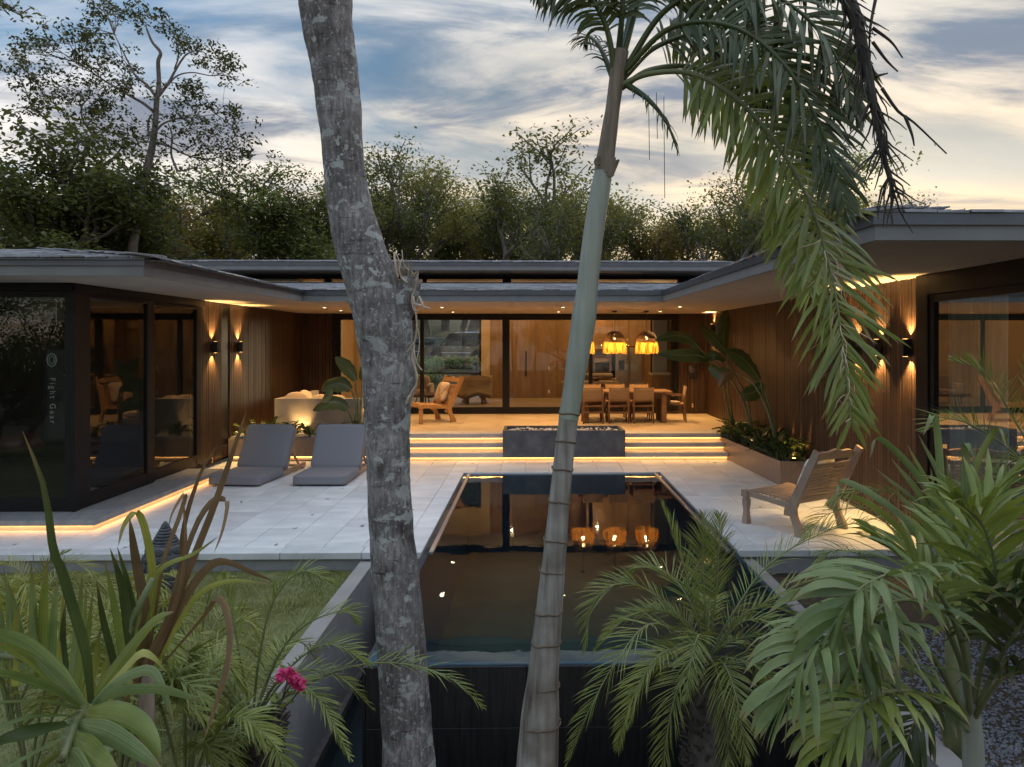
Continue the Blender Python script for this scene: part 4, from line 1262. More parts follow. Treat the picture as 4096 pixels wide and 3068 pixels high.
def slat_chair(loc, rz, mat, label, pillow):
    """low slatted lounge chair with a raked back and carved top rail; front is +x"""
    o = empty('lounge_chair', loc, rz, label=label, cat='chair', group='low slatted wooden lounge chairs')
    W = .385
    m_ = M[mat]
    for s in (-1, 1):                                   # turned square front legs
        mb = MB(); y = s * W
        prof = [(0, .040), (.06, .036), (.16, .027), (.24, .036), (.30, .037), (.305, .030), (.325, .030), (.33, .046), (.41, .046)]
        o_ = len(mb.v)
        for z, h in prof:
            mb.v += [(.33 - h, y - h, z), (.33 + h, y - h, z), (.33 + h, y + h, z), (.33 - h, y + h, z)]
        for i in range(len(prof) - 1):
            for k in range(4):
                k2 = (k + 1) % 4
                mb.f.append((o_ + i * 4 + k, o_ + i * 4 + k2, o_ + i * 4 + 4 + k2, o_ + i * 4 + 4 + k)); mb.m.append(0)
        mb.f += [(o_ + 3, o_ + 2, o_ + 1, o_), tuple(o_ + (len(prof) - 1) * 4 + k for k in range(4))]; mb.m += [0, 0]
        mb.build('front_leg', m_, o)
        # back post: sawn S-shaped plank running from foot to crest
        ctr = [(-.46, 0), (-.445, .08), (-.40, .17), (-.36, .26), (-.36, .34), (-.42, .46), (-.52, .66), (-.62, .86), (-.69, 1.0)]
        wid = [.062, .058, .048, .052, .06, .05, .042, .040, .036]
        left = []; right = []
        for (x, z), w in zip(ctr, wid):
            left.append((x - w, y - .022, z - (.02 if z > .4 else 0))); right.append((x + w, y - .022, z + (.02 if z > .4 else 0)))
        left = spline(left, 18); right = spline(right, 18)
        mb = MB()
        off = Vector((0, .044, 0))
        n = len(left)
        vs = left + right + [p + off for p in left] + [p + off for p in right]
        fs = []
        for i in range(n - 1):
            fs += [(i, n + i, n + i + 1, i + 1), (2 * n + i + 1, 3 * n + i + 1, 3 * n + i, 2 * n + i), (i + 1, 2 * n + i + 1, 2 * n + i, i), (n + i, 3 * n + i, 3 * n + i + 1, n + i + 1)]
        fs += [(0, 2 * n, 3 * n, n), (n - 1, 2 * n - 1, 4 * n - 1, 3 * n - 1)]
        mb.add(vs, fs); mb.build('back_post', m_, o)
        MB().beam((.29, y, .372), (-.33, y, .335), .036, .062).build('seat_rail', m_, o)
    MB().beam((.33, -W + .047, .372), (.33, W - .047, .372), .05, .05).build('front_rail', m_, o)
    sl = MB().beam((0, -W + .02, 0), (0, W - .02, 0), .040, .018).mesh('seat_slat', m_)
    for k in range(11):
        t = k / 10
        link('seat_slat', sl, o, loc=(lerp(.275, -.31, t), 0, lerp(.412, .375, t)))
    a = math.atan2(.27, .64)                           # rake of the back
    ux, uz = -math.sin(a), math.cos(a)
    def bk(d, f=.03): return Vector((-.375 + ux * d + uz * f * .0 + f, 0, .34 + uz * d))
    bs = MB().beam((0, -W + .075, 0), (0, W - .075, 0), .014, .034, up=(ux, 0, uz)).mesh('back_slat', m_)
    for k in range(9):
        link('back_slat', bs, o, loc=bk(.09 + k * .044, .0))
    for d_, w in ((.055, .05), (.505, .055)):
        p = bk(d_, .0)
        MB().beam(p + Vector((0, -W + .024, 0)), p + Vector((0, W - .024, 0)), .026, w, up=(ux, 0, uz)).build('back_rail', m_, o)
    for s in (-1, 1):
        p, q = bk(.085, 0), bk(.475, 0)
        MB().beam(p + Vector((0, s * (W - .075), 0)), q + Vector((0, s * (W - .075), 0)), .022, .05, up=(0, 1, 0)).build('back_stile', m_, o)
    # carved crest
    pts = []
    for i in range(25):
        u = -1 + i / 12
        hgt = .095 + .040 * math.exp(-(u / .30) ** 2) + .018 * math.exp(-((abs(u) - .62) / .2) ** 2) - .02 * max(0, abs(u) - .85) / .15
        pts.append(bk(.575 + hgt, 0) + Vector((0, u * (W - .024), 0)))
    low = [bk(.585, 0) + Vector((0, u * (W - .024), 0)) for u in (1, -1)]
    mb = MB(); mb.prism(pts + low, Vector((uz, 0, -ux)) * .03); c = mb.build('crest_rail', m_, o); c.location = (-.014, 0, 0)
    for s in (-1, 1):                                  # curved knee brackets
        mb = MB(); mb.prism([(-.30, s * (W - .02) - .012, .31), (-.24, s * (W - .02) - .012, .26), (-.30, s * (W - .02) - .012, .21), (-.37, s * (W - .02) - .012, .22), (-.38, s * (W - .02) - .012, .31)], (0, .024, 0)); mb.build('bracket', m_, o)
    return o
ch = slat_chair((3.13, 8.79, 0), R(121.5), 'greyteak', 'weathered slatted wooden lounge chair on the deck at right, seen from behind', None)
ch2 = slat_chair((-2.355, 16.38, ZF), R(213.5), 'teak', 'orange teak lounge chair on the lit terrace with a pillow', None)
def pillow(chair, z, label, mats, w=.23):
    p = soft_box(-.075, .075, -w, w, -w, w, 0, 9)
    # pinch corners, swell the middle
    vs = []
    for x, y, zz in p.v:
        d_ = max(abs(y), abs(zz)) / w
        q = (1 - min(1, abs(y) / w) ** 2.5) * (1 - min(1, abs(zz) / w) ** 2.5)
        vs.append((x * (.22 + .95 * q ** .5), y * (1 + .05 * abs(zz) / w), zz * (1 + .05 * abs(y) / w)))
    p.v = vs
    for i, f in enumerate(p.f):
        cyy = sum(p.v[k][1] for k in f) / len(f); czz = sum(p.v[k][2] for k in f) / len(f)
        p.m[i] = 1 if abs(czz * .6 + cyy - .02) < .05 or abs(czz * .6 - cyy + .18) < .03 else 0
    o = p.build('pillow', mats, None, True, label=label, cat='pillow')
    rz = chair.rotation_euler.z
    off = Matrix.Rotation(rz, 3, 'Z') @ Vector((-.37, 0, .66))
    o.location = Vector(chair.location) + off
    o.rotation_euler = (0, R(-23), rz)
pillow(ch2, 0, 'tan and cream striped pillow leaning in the orange teak chair', [M['cream'], M['pillowstripe']])
pillow(ch, 0, 'pale pillow in the weathered chair on the deck at right', [M['white'], M['cream']], .24)

# dining table and chairs
tb = empty('dining_table', (2.06, 16.4, ZF), label='long brown plank dining table under the pendant lamps', cat='table', )
tx0, tx1, ty0, ty1, tz = -1.04, 1.04, -.44, .46, .70
n = 6
for k in range(n):
    a, b = lerp(ty0, ty1, k / n), lerp(ty0, ty1, (k + 1) / n)
    MB().cbox(tx0, tx1, a + .001, b - .001, tz - .045, tz, .004).build('top_plank', M['chairwood'], tb)
for sx in (-1, 1):
    for sy in (-1, 1):
        MB().cbox(sx * .86 - .055, sx * .86 + .055, sy * .33 - .055, sy * .33 + .055, 0, tz - .046, .006).build('leg', M['chairwood'], tb)
MB().cbox(-.80, .80, -.36, -.33, tz - .15, tz - .047, .003).build('apron', M['chairwood'], tb)
MB().cbox(-.80, .80, .33, .36, tz - .15, tz - .047, .003).build('apron', M['chairwood'], tb)
def dining_chair(label, arms=False):
    """woven back and seat; the sitter looks to +y"""
    o = empty('dining_chair', (0, 0, ZF), label=label, cat='dining chair', group='woven dining chairs at the long table')
    w, d, m_ = .215, .21, M['chairwood']
    for s in (-1, 1):
        MB().tube([(s * w, -d - .03, 0), (s * (w - .004), -d + .015, .40), (s * (w - .004), -d - .035, .80)], [.016, .021, .015], 8).build('back_leg', m_, o, True)
        MB().tube([(s * w, d + .02, 0), (s * (w - .01), d, .41)], [.014, .021], 8).build('front_leg', m_, o, True)
        MB().beam((s * (w - .002), -d, .385), (s * (w - .008), d, .40), .022, .035).build('seat_rail', m_, o)
        MB().beam((s * w, -d - .01, .20), (s * w, d, .20), .014, .022).build('stretcher', m_, o)
        if arms:
            MB().beam((s * (w + .012), -d - .01, .60), (s * (w + .012), d + .02, .585), .04, .022).build('armrest', m_, o)
            MB().tube([(s * (w), d, .41), (s * (w + .012), d + .01, .578)], .014, 8).build('arm_post', m_, o, True)
    MB().beam((-w, -d + .01, .385), (w, -d + .01, .385), .025, .03).build('seat_rail', m_, o)
    MB().beam((-w, d, .395), (w, d, .395), .025, .035).build('seat_rail', m_, o)
    MB().beam((-w, -d - .012, .25), (w, -d - .012, .25), .016, .028).build('stretcher', m_, o)
    mb = MB()                                            # sagging woven seat
    nn = 8
    for j in range(nn + 1):
        for i in range(nn + 1):
            u, v = -1 + 2 * i / nn, -1 + 2 * j / nn
            mb.v.append((u * (w - .005), v * d, .412 - .03 * (1 - u * u) * (1 - v * v)))
    for j in range(nn + 1):
        for i in range(nn + 1):
            x, y, z = mb.v[j * (nn + 1) + i]; mb.v.append((x, y, z - .02))
    q = (nn + 1) ** 2
    for j in range(nn):
        for i in range(nn):
            a = j * (nn + 1) + i
            mb.f += [(a, a + 1, a + nn + 2, a + nn + 1), (q + a + nn + 1, q + a + nn + 2, q + a + 1, q + a)]; mb.m += [0, 0]
    mb.build('woven_seat', M['weave'], o, True)
    mb = MB()                                            # curved woven back
    for th in (0, -.018):
        for j in range(7):
            for i in range(9):
                u, t = -1 + i / 4, j / 6
                mb.v.append((u * (w - .002), lerp(-d + .002, -d - .033, t) - .03 * (1 - u * u) + th + .008, lerp(.50, .775, t)))
    for j in range(6):
        for i in range(8):
            a = j * 9 + i
            mb.f += [(a + 9, a + 10, a + 1, a), (63 + a, 63 + a + 1, 63 + a + 10, 63 + a + 9)]; mb.m += [0, 0]
    for i in range(8):
        mb.f += [(i, i + 1, 63 + i + 1, 63 + i), (54 + i + 1, 54 + i, 117 + i, 117 + i + 1)]; mb.m += [0, 0]
    mb.build('woven_back', M['weave'], o, True)
    for z in (.497, .778):
        y = lerp(-d + .002, -d - .033, (z - .5) / .275)
        MB().tube([(u * w, y - .03 * (1 - u * u), z) for u in (-1, -.6, -.2, .2, .6, 1)], .013, 8).build('back_rail', m_, o, True)
    return o
c0_ = dining_chair('woven dining chair nearest the palm trunk on the near side of the table')
c0_.location = (1.336, 16.09, ZF)
lab = ['middle woven dining chair on the near side of the table', 'right woven dining chair on the near side of the table']
for x, l in zip((1.90, 2.44), lab):
    copy_tree(c0_, (x, 16.09 + rnd(-.02, .02), ZF), R(rnd(-2, 2)), label=l)
for x, l in zip((1.40, 1.96, 2.54), ('woven dining chair on the far side of the table nearest the palm trunk', 'middle woven dining chair on the far side of the table', 'right woven dining chair on the far side of the table')):
    copy_tree(c0_, (x, 16.98, ZF), R(180 + rnd(-2, 2)), label=l)
ac = dining_chair('woven dining armchair at the right end of the table by the wall', True)
ac.location = (3.22, 16.38, ZF); ac.rotation_euler = (0, 0, R(84))
o = soft_box(-.15, .15, -.13, .13, -.025, .025, .5).build('folded_blanket', M['cream'], None, True, label='folded cream blanket on the seat of the end armchair', cat='blanket')
o.location = (3.18, 16.36, ZF + .435); o.rotation_euler = (0, .05, .3)

# ================================================================ inside the living room and kitchen
kb = lambda px, py, Y=22.9: AY(px, py, Y)
kt = empty('kitchen_wall', (3.2, 23.3, ZF), label='wood fronted tall kitchen cupboards with built-in ovens on the back wall', cat='kitchen')
KI = Matrix.Translation((-3.2, -23.3, -ZF))
def kadd(mb, name, mat, **k):
    o = mb.build(name, mat, None); o.parent = kt; o.matrix_parent_inverse = KI; return o
ex = [2345, 2372, 2448, 2460, 2515, 2572, 2620, 2700, 2800]
for a, b in zip(ex[:-1], ex[1:]):
    kadd(MB().cbox(kb(a, 1400).x + .004, kb(b, 1400).x - .004, 22.95, 23.48, kb(0, 1385).z, 3.9, .004), 'cupboard_door', M['panel'])
for a, b in ((2345, 2372), (2372, 2448), (2572, 2620), (2620, 2800)):
    kadd(MB().cbox(kb(a, 1400).x + .004, kb(b, 1400).x - .004, 22.96, 23.48, ZF, kb(0, 1387).z, .004), 'cupboard_door', M['panel'])
M['ovenglass'] = material('oven_glass', (0.02, 0.02, 0.022), rough=0.12)
for z0, z1 in ((1422, 1396), (1488, 1452)):
    kadd(MB().cbox(kb(2376, 1400).x, kb(2442, 1400).x, 22.915, 22.955, kb(0, z0 + 3).z, kb(0, z1 - 16).z, .004), 'oven_front', M['steel'])
    kadd(MB().cbox(kb(2380, 1400).x, kb(2438, 1400).x, 22.905, 22.916, kb(0, z0).z, kb(0, z1).z, .002), 'oven_window', M['ovenglass'])
    kadd(MB().tube([(kb(2381, 1400).x, 22.88, kb(0, z1 - 4).z), (kb(2437, 1400).x, 22.88, kb(0, z1 - 4).z)], .012, 8), 'oven_handle', M['steel'])
fr_ = empty('refrigerator', (kb(2516, 1500).x, 22.9, ZF), label='two-door stainless refrigerator with ice dispenser', cat='refrigerator')
fI = Matrix.Translation(-Vector(fr_.location))
for a, b in ((2461, 2514), (2516, 2570)):
    o = MB().cbox(kb(a, 1400).x, kb(b, 1400).x, 22.86, 22.955, ZF + .05, kb(0, 1389).z, .008).build('fridge_door', M['steel'], None); o.parent = fr_; o.matrix_parent_inverse = fI
    hx = kb(b - 5 if a < 2500 else a + 5, 1400).x
    p = MB().tube([(hx, 22.82, kb(0, 1530).z), (hx, 22.82, kb(0, 1410).z)], .013, 8).build('door_handle', M['steel'], None); p.parent = o
o = MB().cbox(kb(2474, 1400).x, kb(2497, 1400).x, 22.85, 22.862, kb(0, 1482).z, kb(0, 1442).z, .002).build('ice_dispenser', M['ovenglass'], None); o.parent = fr_; o.matrix_parent_inverse = fI
M['pale'] = material('pale_counter_stone', (0.55, 0.45, 0.31), (0.62, 0.52, 0.37), rough=0.4, scale=3)
for nm, (a, b, yy, ytop, lbl) in {'near': (2250, 2474, 20.2, 1527, 'low pale kitchen counter with a wooden bowl'), 'far': (2290, 2452, 21.4, 1497, 'higher pale kitchen island with a sink behind')}.items():
    x0_, x1_, zt_ = AY(a, ytop, yy).x, AY(b, ytop, yy).x, AY(a, ytop, yy).z
    o = empty('kitchen_island', ((x0_ + x1_) / 2, yy, ZF), label=lbl, cat='kitchen island')
    hw = (x1_ - x0_) / 2
    MB().cbox(-hw, hw, 0, .7, zt_ - ZF - .06, zt_ - ZF, .005).build('counter_top', M['pale'], o)
    MB().cbox(-hw + .04, hw - .04, .04, .66, 0, zt_ - ZF - .061, .004).build('cabinet', M['panel'], o)
    if nm == 'near':
        bw_ = MB().lathe([(.04, .0), (.12, .03), (.17, .085), (.175, .10), (.16, .10), (.11, .045), (.03, .02)], 0, 0, 18).build('wooden_bowl', M['chairwood'], None, True, label='dark wooden bowl on the low kitchen counter', cat='bowl')
        bw_.location = (AY(2385, 1520, 20.4).x, 20.45, zt_)
        for k, px in enumerate((2452, 2464)):
            j = MB().lathe([(.03, 0), (.032, .07), (.024, .075), (.026, .10)], 0, 0, 12).build('jar', M['cream'], None, True, label=('small jar with lid on the low counter, left one' , 'small jar with lid on the low counter, right one')[k], cat='jar')
            j.location = (AY(px, 1520, 20.5).x, 20.5 + .1 * k, zt_)
# pass-through opening with a pale window and counter beside the kitchen
o = empty('serving_hatch', (AY(2640, 1490, 19.4).x, 19.4, ZF), label='serving hatch with pale counter and opening coloured as blue window light beside the kitchen', cat='hatch')
oI = Matrix.Translation(-Vector(o.location))
hx0, hx1 = AY(2606, 1490, 19.4).x, XR + .4
def hh(mb, nm, mat):
    q = mb.build(nm, mat, None); q.parent = o; q.matrix_parent_inverse = oI
zc_ = AY(2606, 1492, 19.4).z
hh(MB().cbox(hx0 - .01, hx1, 19.32, 19.85, zc_ - .05, zc_, .004), 'counter_top', M['pale'])
hh(MB().cbox(hx0, hx1, 19.36, 19.46, ZF, zc_ - .051, .004), 'panel', M['panel'])
hh(MB().cbox(hx0 - .02, hx0 + .02, 19.40, 19.46, zc_ + .001, 3.6, .003), 'frame_post', M['frame'])
M['bluewindow'] = material('pale_blue_window_light', (0.42, 0.48, 0.56), rough=0.7)  # opaque panel for the hatch window, its blue light put into the colour
hh(MB().cbox(AY(2612, 1400, 19.9).x, AY(2668, 1400, 19.9).x, 19.9, 19.95, zc_ - .3, 3.6, .003), 'window_light_panel', M['bluewindow'])
hh(MB().cbox(AY(2668, 1400, 19.9).x, hx1, 19.88, 19.98, zc_ - .3, 3.6, .003), 'wood_panel', M['panel'])

# living room: sofa, round table, driftwood bench
s = empty('armchair', (AY(1655, 1580, 21.2).x, 21.2, ZF), label='cream upholstered armchair inside behind the glass door', cat='armchair')
soft_box(-.42, .42, -.38, .38, .22, .42, .1).build('seat_cushion', M['cream'], s, True)
soft_box(-.42, .42, .22, .42, .35, .82, .1).build('backrest', M['cream'], s, True)
for k in (-1, 1):
    soft_box(k * .48 - .07, k * .48 + .07, -.38, .40, .18, .60, .1).build('armrest', M['cream'], s, True)
    for q in (-1, 1):
        MB().tube([(k * .40, q * .32, 0), (k * .38, q * .3, .22)], .014, 8).build('leg', M['frame'], s)
t_ = empty('coffee_table', (AY(1705, 1600, 19.9).x, 19.9, ZF), label='round wooden coffee table on thin black legs inside', cat='table')
MB().lathe([(.50, .32), (.53, .34), (.53, .375), (.51, .385)], 0, 0, 28).build('table_top', M['chairwood'], t_)
for k in range(3):
    a = k * 2.09 + .4
    MB().tube([(.34 * math.cos(a), .34 * math.sin(a), .32), (.46 * math.cos(a), .46 * math.sin(a), 0)], .012, 8).build('leg', M['frame'], t_)
d_ = empty('driftwood_bench', (AY(1895, 1560, 21.3).x, 21.3, ZF), label='carved driftwood bench with a sagging seat behind the orange chair', cat='bench')
M['drift'] = wood('driftwood', (0.26, 0.17, 0.09), (0.42, 0.30, 0.18), scale=4, stretch=(.5, 2, 3), objvar=.05, rough=.6)
mb = MB(); ng = 14
prof = []
for i in range(ng + 1):
    u = -1 + 2 * i / ng; x = u * .52
    yb = .30 + .02 * math.sin(u * 7); zs = .34 + .05 * math.sin(u * 4 + .5) - .03 * (1 - u * u)
    prof.append([(x, -.34 + .05 * math.sin(u * 5), zs - .05), (x, -.35 + .05 * math.sin(u * 5), zs), (x, .0, zs - .05), (x, .2, zs + .02), (x, yb, .62), (x, yb + .03, .80 + .012 * math.sin(u * 6)), (x, yb + .10, .80), (x, yb + .06, .3), (x, 0, zs - .14)])
for r_ in prof: mb.v += r_
q = 9
for i in range(ng):
    for k in range(q):
        mb.f.append((i * q + k, i * q + (k + 1) % q, (i + 1) * q + (k + 1) % q, (i + 1) * q + k)); mb.m.append(0)
mb.f += [tuple(reversed(range(q))), tuple(ng * q + k for k in range(q))]; mb.m += [0, 0]
mb.f = [tuple(reversed(f)) for f in mb.f]
mb.build('carved_seat', M['drift'], d_, True)
MB().tube([(-.25, -.05, 0), (-.2, -.02, .16), (-.24, 0, .28)], [.12, .08, .12], 9).build('leg', M['drift'], d_, True)
MB().tube([(.3, .05, 0), (.27, .02, .16), (.3, 0, .28)], [.1, .07, .12], 9).build('leg', M['drift'], d_, True)

# left wing: gym things behind the glass
g = empty('punching_bag', (AY(243, 1500, 10.1).x - .06, 10.1, 2.6), label='dark hanging punching bag with pale vertical lettering behind the left glass', cat='punching bag')
M['bagskin'] = material('black_leather', (0.022, 0.023, 0.024), (0.035, 0.036, 0.036), rough=0.45, scale=9, bump=.1)
M['print'] = material('pale_print', (0.62, 0.66, 0.62), rough=0.6)
zb0, zb1 = AY(243, 1770, 10.0).z - 2.6, AY(243, 1385, 10.0).z - 2.6
MB().lathe([(.10, zb0), (.165, zb0 + .02), (.17, zb0 + .08), (.17, zb1 - .08), (.165, zb1 - .02), (.10, zb1)], 0, 0, 28).build('bag_body', M['bagskin'], g, True)
for k in range(3):
    a = k * 2.09
    MB().tube([(.13 * math.cos(a), .13 * math.sin(a), zb1), (0, 0, zb1 + .28)], .006, 6).build('strap', M['black'], g)
MB().tube([(0, 0, zb1 + .28), (0, 0, .365)], .008, 6).build('chain', M['steel'], g)
def lettering(txt, size, name, mat, parent, loc, rot, align='CENTER', ext=.0015, spacing=1.0):
    cu_ = bpy.data.curves.new(name, 'FONT'); cu_.body = txt; cu_.size = size; cu_.align_x = align; cu_.align_y = 'CENTER'; cu_.extrude = ext; cu_.space_character = spacing
    ob = bpy.data.objects.new(name, cu_); COL.objects.link(ob)
    bpy.context.view_layer.update()
    me = bpy.data.meshes.new_from_object(ob.evaluated_get(bpy.context.evaluated_depsgraph_get()))
    bpy.data.objects.remove(ob); me.materials.clear(); me.materials.append(mat)
    return link(name, me, parent, loc=loc, rot=rot)
zt_c = AY(261, 1602, 9.93).z - 2.6
lettering('Fight Gear', .10, 'lettering', M['print'], g, (.055, -.1665, zt_c), (R(90), R(90), R(9)), spacing=1.42)
mb = MB(); zr = AY(261, 1440, 9.93).z - 2.6
mb.tube([(.05 + .055 * math.cos(a), -.172 + .015 * math.cos(a), zr + .09 * math.sin(a)) for a in [2 * math.pi * k / 8 for k in range(9)]], .008, 5, False)
mb.tube([(.05 + .03 * math.cos(a), -.172 + .008 * math.cos(a), zr + .055 * math.sin(a)) for a in [2 * math.pi * k / 8 for k in range(9)]], .006, 5, False)
mb.build('emblem', M['print'], g)
b_ = empty('exercise_ball', (AY(85, 1770, 10.4).x, 10.4, AY(85, 1812, 10.4).z - .02), label='brown oval ball on a low shelf inside the left wing', cat='ball')
mb = MB(); mb.lathe([(.30 * math.sin(a), .17 - .17 * math.cos(a)) for a in [math.pi * k / 14 for k in range(1, 14)]], 0, 0, 28)
M['ball'] = material('brown_leather', (0.11, 0.045, 0.035), (0.15, 0.065, 0.05), rough=0.35, scale=5)
mb.build('ball_body', M['ball'], b_, True)
MB().cbox(-.9, .9, -.3, .3, -.04, -.001, .004).build('shelf', M['frame'], b_)
MB().cbox(-.8, -.76, -.2, .2, -(b_.location.z - .13), -.041, .003).build('shelf_leg', M['frame'], b_)
MB().cbox(.76, .8, -.2, .2, -(b_.location.z - .13), -.041, .003).build('shelf_leg', M['frame'], b_)
q1 = AY(150, 1255, 15.2)
a_ = empty('air_conditioner', (q1.x, 15.28, q1.z), label='white wall air conditioner inside the left wing', cat='air conditioner')
MB().cbox(-.5, .5, -.12, .11, -.17, .17, .03).build('casing', M['white'], a_)
MB().cbox(-.45, .45, -.126, -.119, -.13, -.10, .002).build('louvre', M['black'], a_)
# curtain in the right wing window
M['curtain'] = material('grey_green_sheer_curtain', (0.40, 0.44, 0.42), (0.52, 0.56, 0.54), rough=0.9, scale=3, trans=.35, stretch=(6, 6, .3))
mb = MB(); nn = 160
for z in (.07, 1.0, 2.0, ZS - .24):
    for i in range(nn + 1):
        y = lerp(6.75, 7.66, i / nn)
        mb.v.append((XR + .09 + .03 * math.sin(i * .62 + math.sin(i * .13) * 1.5) + .01 * math.sin(z * 2 + i * .2), y, z))
for j in range(3):
    for i in range(nn):
        a = j * (nn + 1) + i
        mb.f.append((a, a + 1, a + nn + 2, a + nn + 1)); mb.m.append(0)
mb.build('curtain', M['curtain'], None, True, label='grey-green pleated curtain behind the right wing window', cat='curtain')
# small fittings on the cladding
def outlet(loc, axis, label):
    o = empty('power_outlet', loc, label=label, cat='outlet', group='power outlets on the cladding')
    if axis == 'X':
        MB().cbox(-.004, .006, -.035, .035, -.06, .06, .002).build('plate', M['chairwood'], o)
        for z in (-.024, .024): MB().lathe([(.014, z - .012), (.014, z + .012)], .0, 0, 10).build('socket', M['white'], o).scale = (.7, 1, 1)
    else:
        MB().cbox(-.035, .035, -.006, .004, -.06, .06, .002).build('plate', M['chairwood'], o)
        for z in (-.024, .024): MB().lathe([(.014, z - .012), (.014, z + .012)], .0, 0, 10).build('socket', M['white'], o).scale = (1, .7, 1)
q = AX(848, 1841, XL + .025); outlet((XL + .026, q.y, q.z), 'X', 'small power outlet low on the left cladding below the sconce')
q = AY(2770, 1622, YF - .02); outlet((q.x, YF - .027, q.z), 'Y', 'small power outlet low on the far right cladding')
q = AY(2771, 1502, YF - .02)
o = empty('wall_box', (q.x, YF - .03, q.z), label='black control box on the far right cladding', cat='control box')
MB().cbox(-.08, .08, -.03, .008, -.055, .055, .006).build('casing', M['black'], o)
MB().cbox(-.05, .05, -.034, -.0305, -.03, .03, .002).build('cover', M['sconce'], o)

# ================================================================ trees and the court behind the house
def leafmat(name, c1, c2, trans=.45, rough=.5, scale=.8):
    return material(name, c1, c2, rough=rough, scale=scale, trans=trans, objvar=.18, detail=3, spec=.35, lo=.3, hi=.7)
M['leaf_dark'] = leafmat('dark_green_leaf', (0.085, 0.098, 0.035), (0.13, 0.145, 0.055))
M['leaf_silh'] = leafmat('backlit_tall_tree_leaf', (0.045, 0.052, 0.020), (0.080, 0.088, 0.034), .3)  # leaf colour darkened so the crowns read as backlit silhouettes
M['leaf_olive'] = leafmat('olive_leaf', (0.18, 0.17, 0.055), (0.26, 0.24, 0.085))
M['leaf_brown'] = leafmat('brownish_dry_leaf', (0.21, 0.15, 0.05), (0.30, 0.22, 0.08))
M['leaf_mid'] = leafmat('mid_green_leaf', (0.155, 0.185, 0.065), (0.22, 0.26, 0.095))
M['bark'] = material('grey_brown_bark', (0.085, 0.070, 0.060), (0.19, 0.165, 0.145), rough=0.9, scale=5, bump=0.6, stretch=(3, 3, .6))
M['barkdark'] = material('dark_bark', (0.045, 0.036, 0.030), (0.10, 0.085, 0.07), rough=0.9, scale=5, bump=0.6, stretch=(3, 3, .6))

def add_leaf(mb, rr, p, ln, w):
    a, b = rr.random() * 6.283, rr.uniform(-.9, .9)
    d = Vector((math.cos(a) * math.cos(b), math.sin(a) * math.cos(b), math.sin(b) - .25)).normalized()
    n = Vector((rr.gauss(0, .6), rr.gauss(0, .6), 1)).normalized()
    s = d.cross(n)
    if s.length < .05: s = Vector((1, 0, 0))
    s = s.normalized() * w * .5
    mid = p + d * ln * .45
    mb.add([p, mid + s, p + d * ln, mid - s], [(0, 1, 2, 3)])
def cluster(mb, rr, c, r, n, ln):
    for _ in range(n):
        q = Vector((max(-1.7, min(1.7, rr.gauss(0, 1))), max(-1.7, min(1.7, rr.gauss(0, 1))), max(-1.2, min(1.2, rr.gauss(0, .75))))) * (r * .55)
        l = ln * rr.uniform(.65, 1.25)
        add_leaf(mb, rr, c + q, l, l * rr.uniform(.4, .6))
def gen_tree(seed, H, spread, nleaf, ln, lean=0.0, levels=3, trunkfrac=.35, r0=.16):
    rr = random.Random(seed); tk, cr = MB(), MB(); tips = []
    def br(p, d, length, r, lev):
        n = 5; pts = [p.copy()]; dd = d.copy()
        for k in range(n):
            dd = (dd + Vector((rr.gauss(0, .17), rr.gauss(0, .17), rr.gauss(.03, .10)))).normalized()
            pts.append(pts[-1] + dd * (length / n))
        tk.tube(pts, [lerp(r, r * .55, i / n) for i in range(n + 1)], 6 if lev < 2 else 4, False)
        if lev >= levels:
            for t in (.45, .75, 1.0):
                tips.append((pts[int(t * n)], length))
            return
        kids = rr.randint(3, 5) if lev < 2 else rr.randint(3, 4)
        for k in range(kids):
            t = rr.uniform(.45, 1.0) if k else 1.0
            i = min(n, int(t * n)); q = pts[i]
            az = rr.random() * 6.283; sp = rr.uniform(.45, 1.0) * spread
            side = Vector((math.cos(az), math.sin(az), 0))
            nd = (dd * .8 + side * sp + Vector((0, 0, .22))).normalized()
            br(q, nd, length * rr.uniform(.55, .78), r * .52, lev + 1)
    br(Vector((0, 0, 0)), Vector((lean, 0, 1)).normalized(), H * trunkfrac, r0, 0)
    per = max(1, int(nleaf / max(1, len(tips))))
    for p, l in tips:
        cluster(cr, rr, p, l * rr.uniform(.32, .6), int(per * rr.uniform(.5, 1.5)), ln)
    zt = max(v[2] for v in cr.v)
    return tk, cr, zt
protos = []
specs = [(101, 9, .85, 9500, .125, .1, 'leaf_olive'), (102, 9, .95, 10500, .12, -.15, 'leaf_dark'), (103, 9, .75, 9500, .12, .05, 'leaf_mid'),
         (104, 9, 1.05, 8000, .13, .2, 'leaf_brown'), (105, 9, .9, 10500, .12, -.05, 'leaf_olive'), (106, 9, .9, 5200, .125, .12, 'leaf_dark')]
for sd, H_, sp, nl, ln, lean, mt in specs:
    tk, cr, zt = gen_tree(sd, H_, sp, nl, ln, lean)
    protos.append((tk.mesh('trunk', M['bark'], True), cr.mesh('crown', M[mt]), zt, mt))
desc = {'leaf_olive': 'olive green', 'leaf_dark': 'dark green', 'leaf_mid': 'fresh green', 'leaf_brown': 'brownish'}
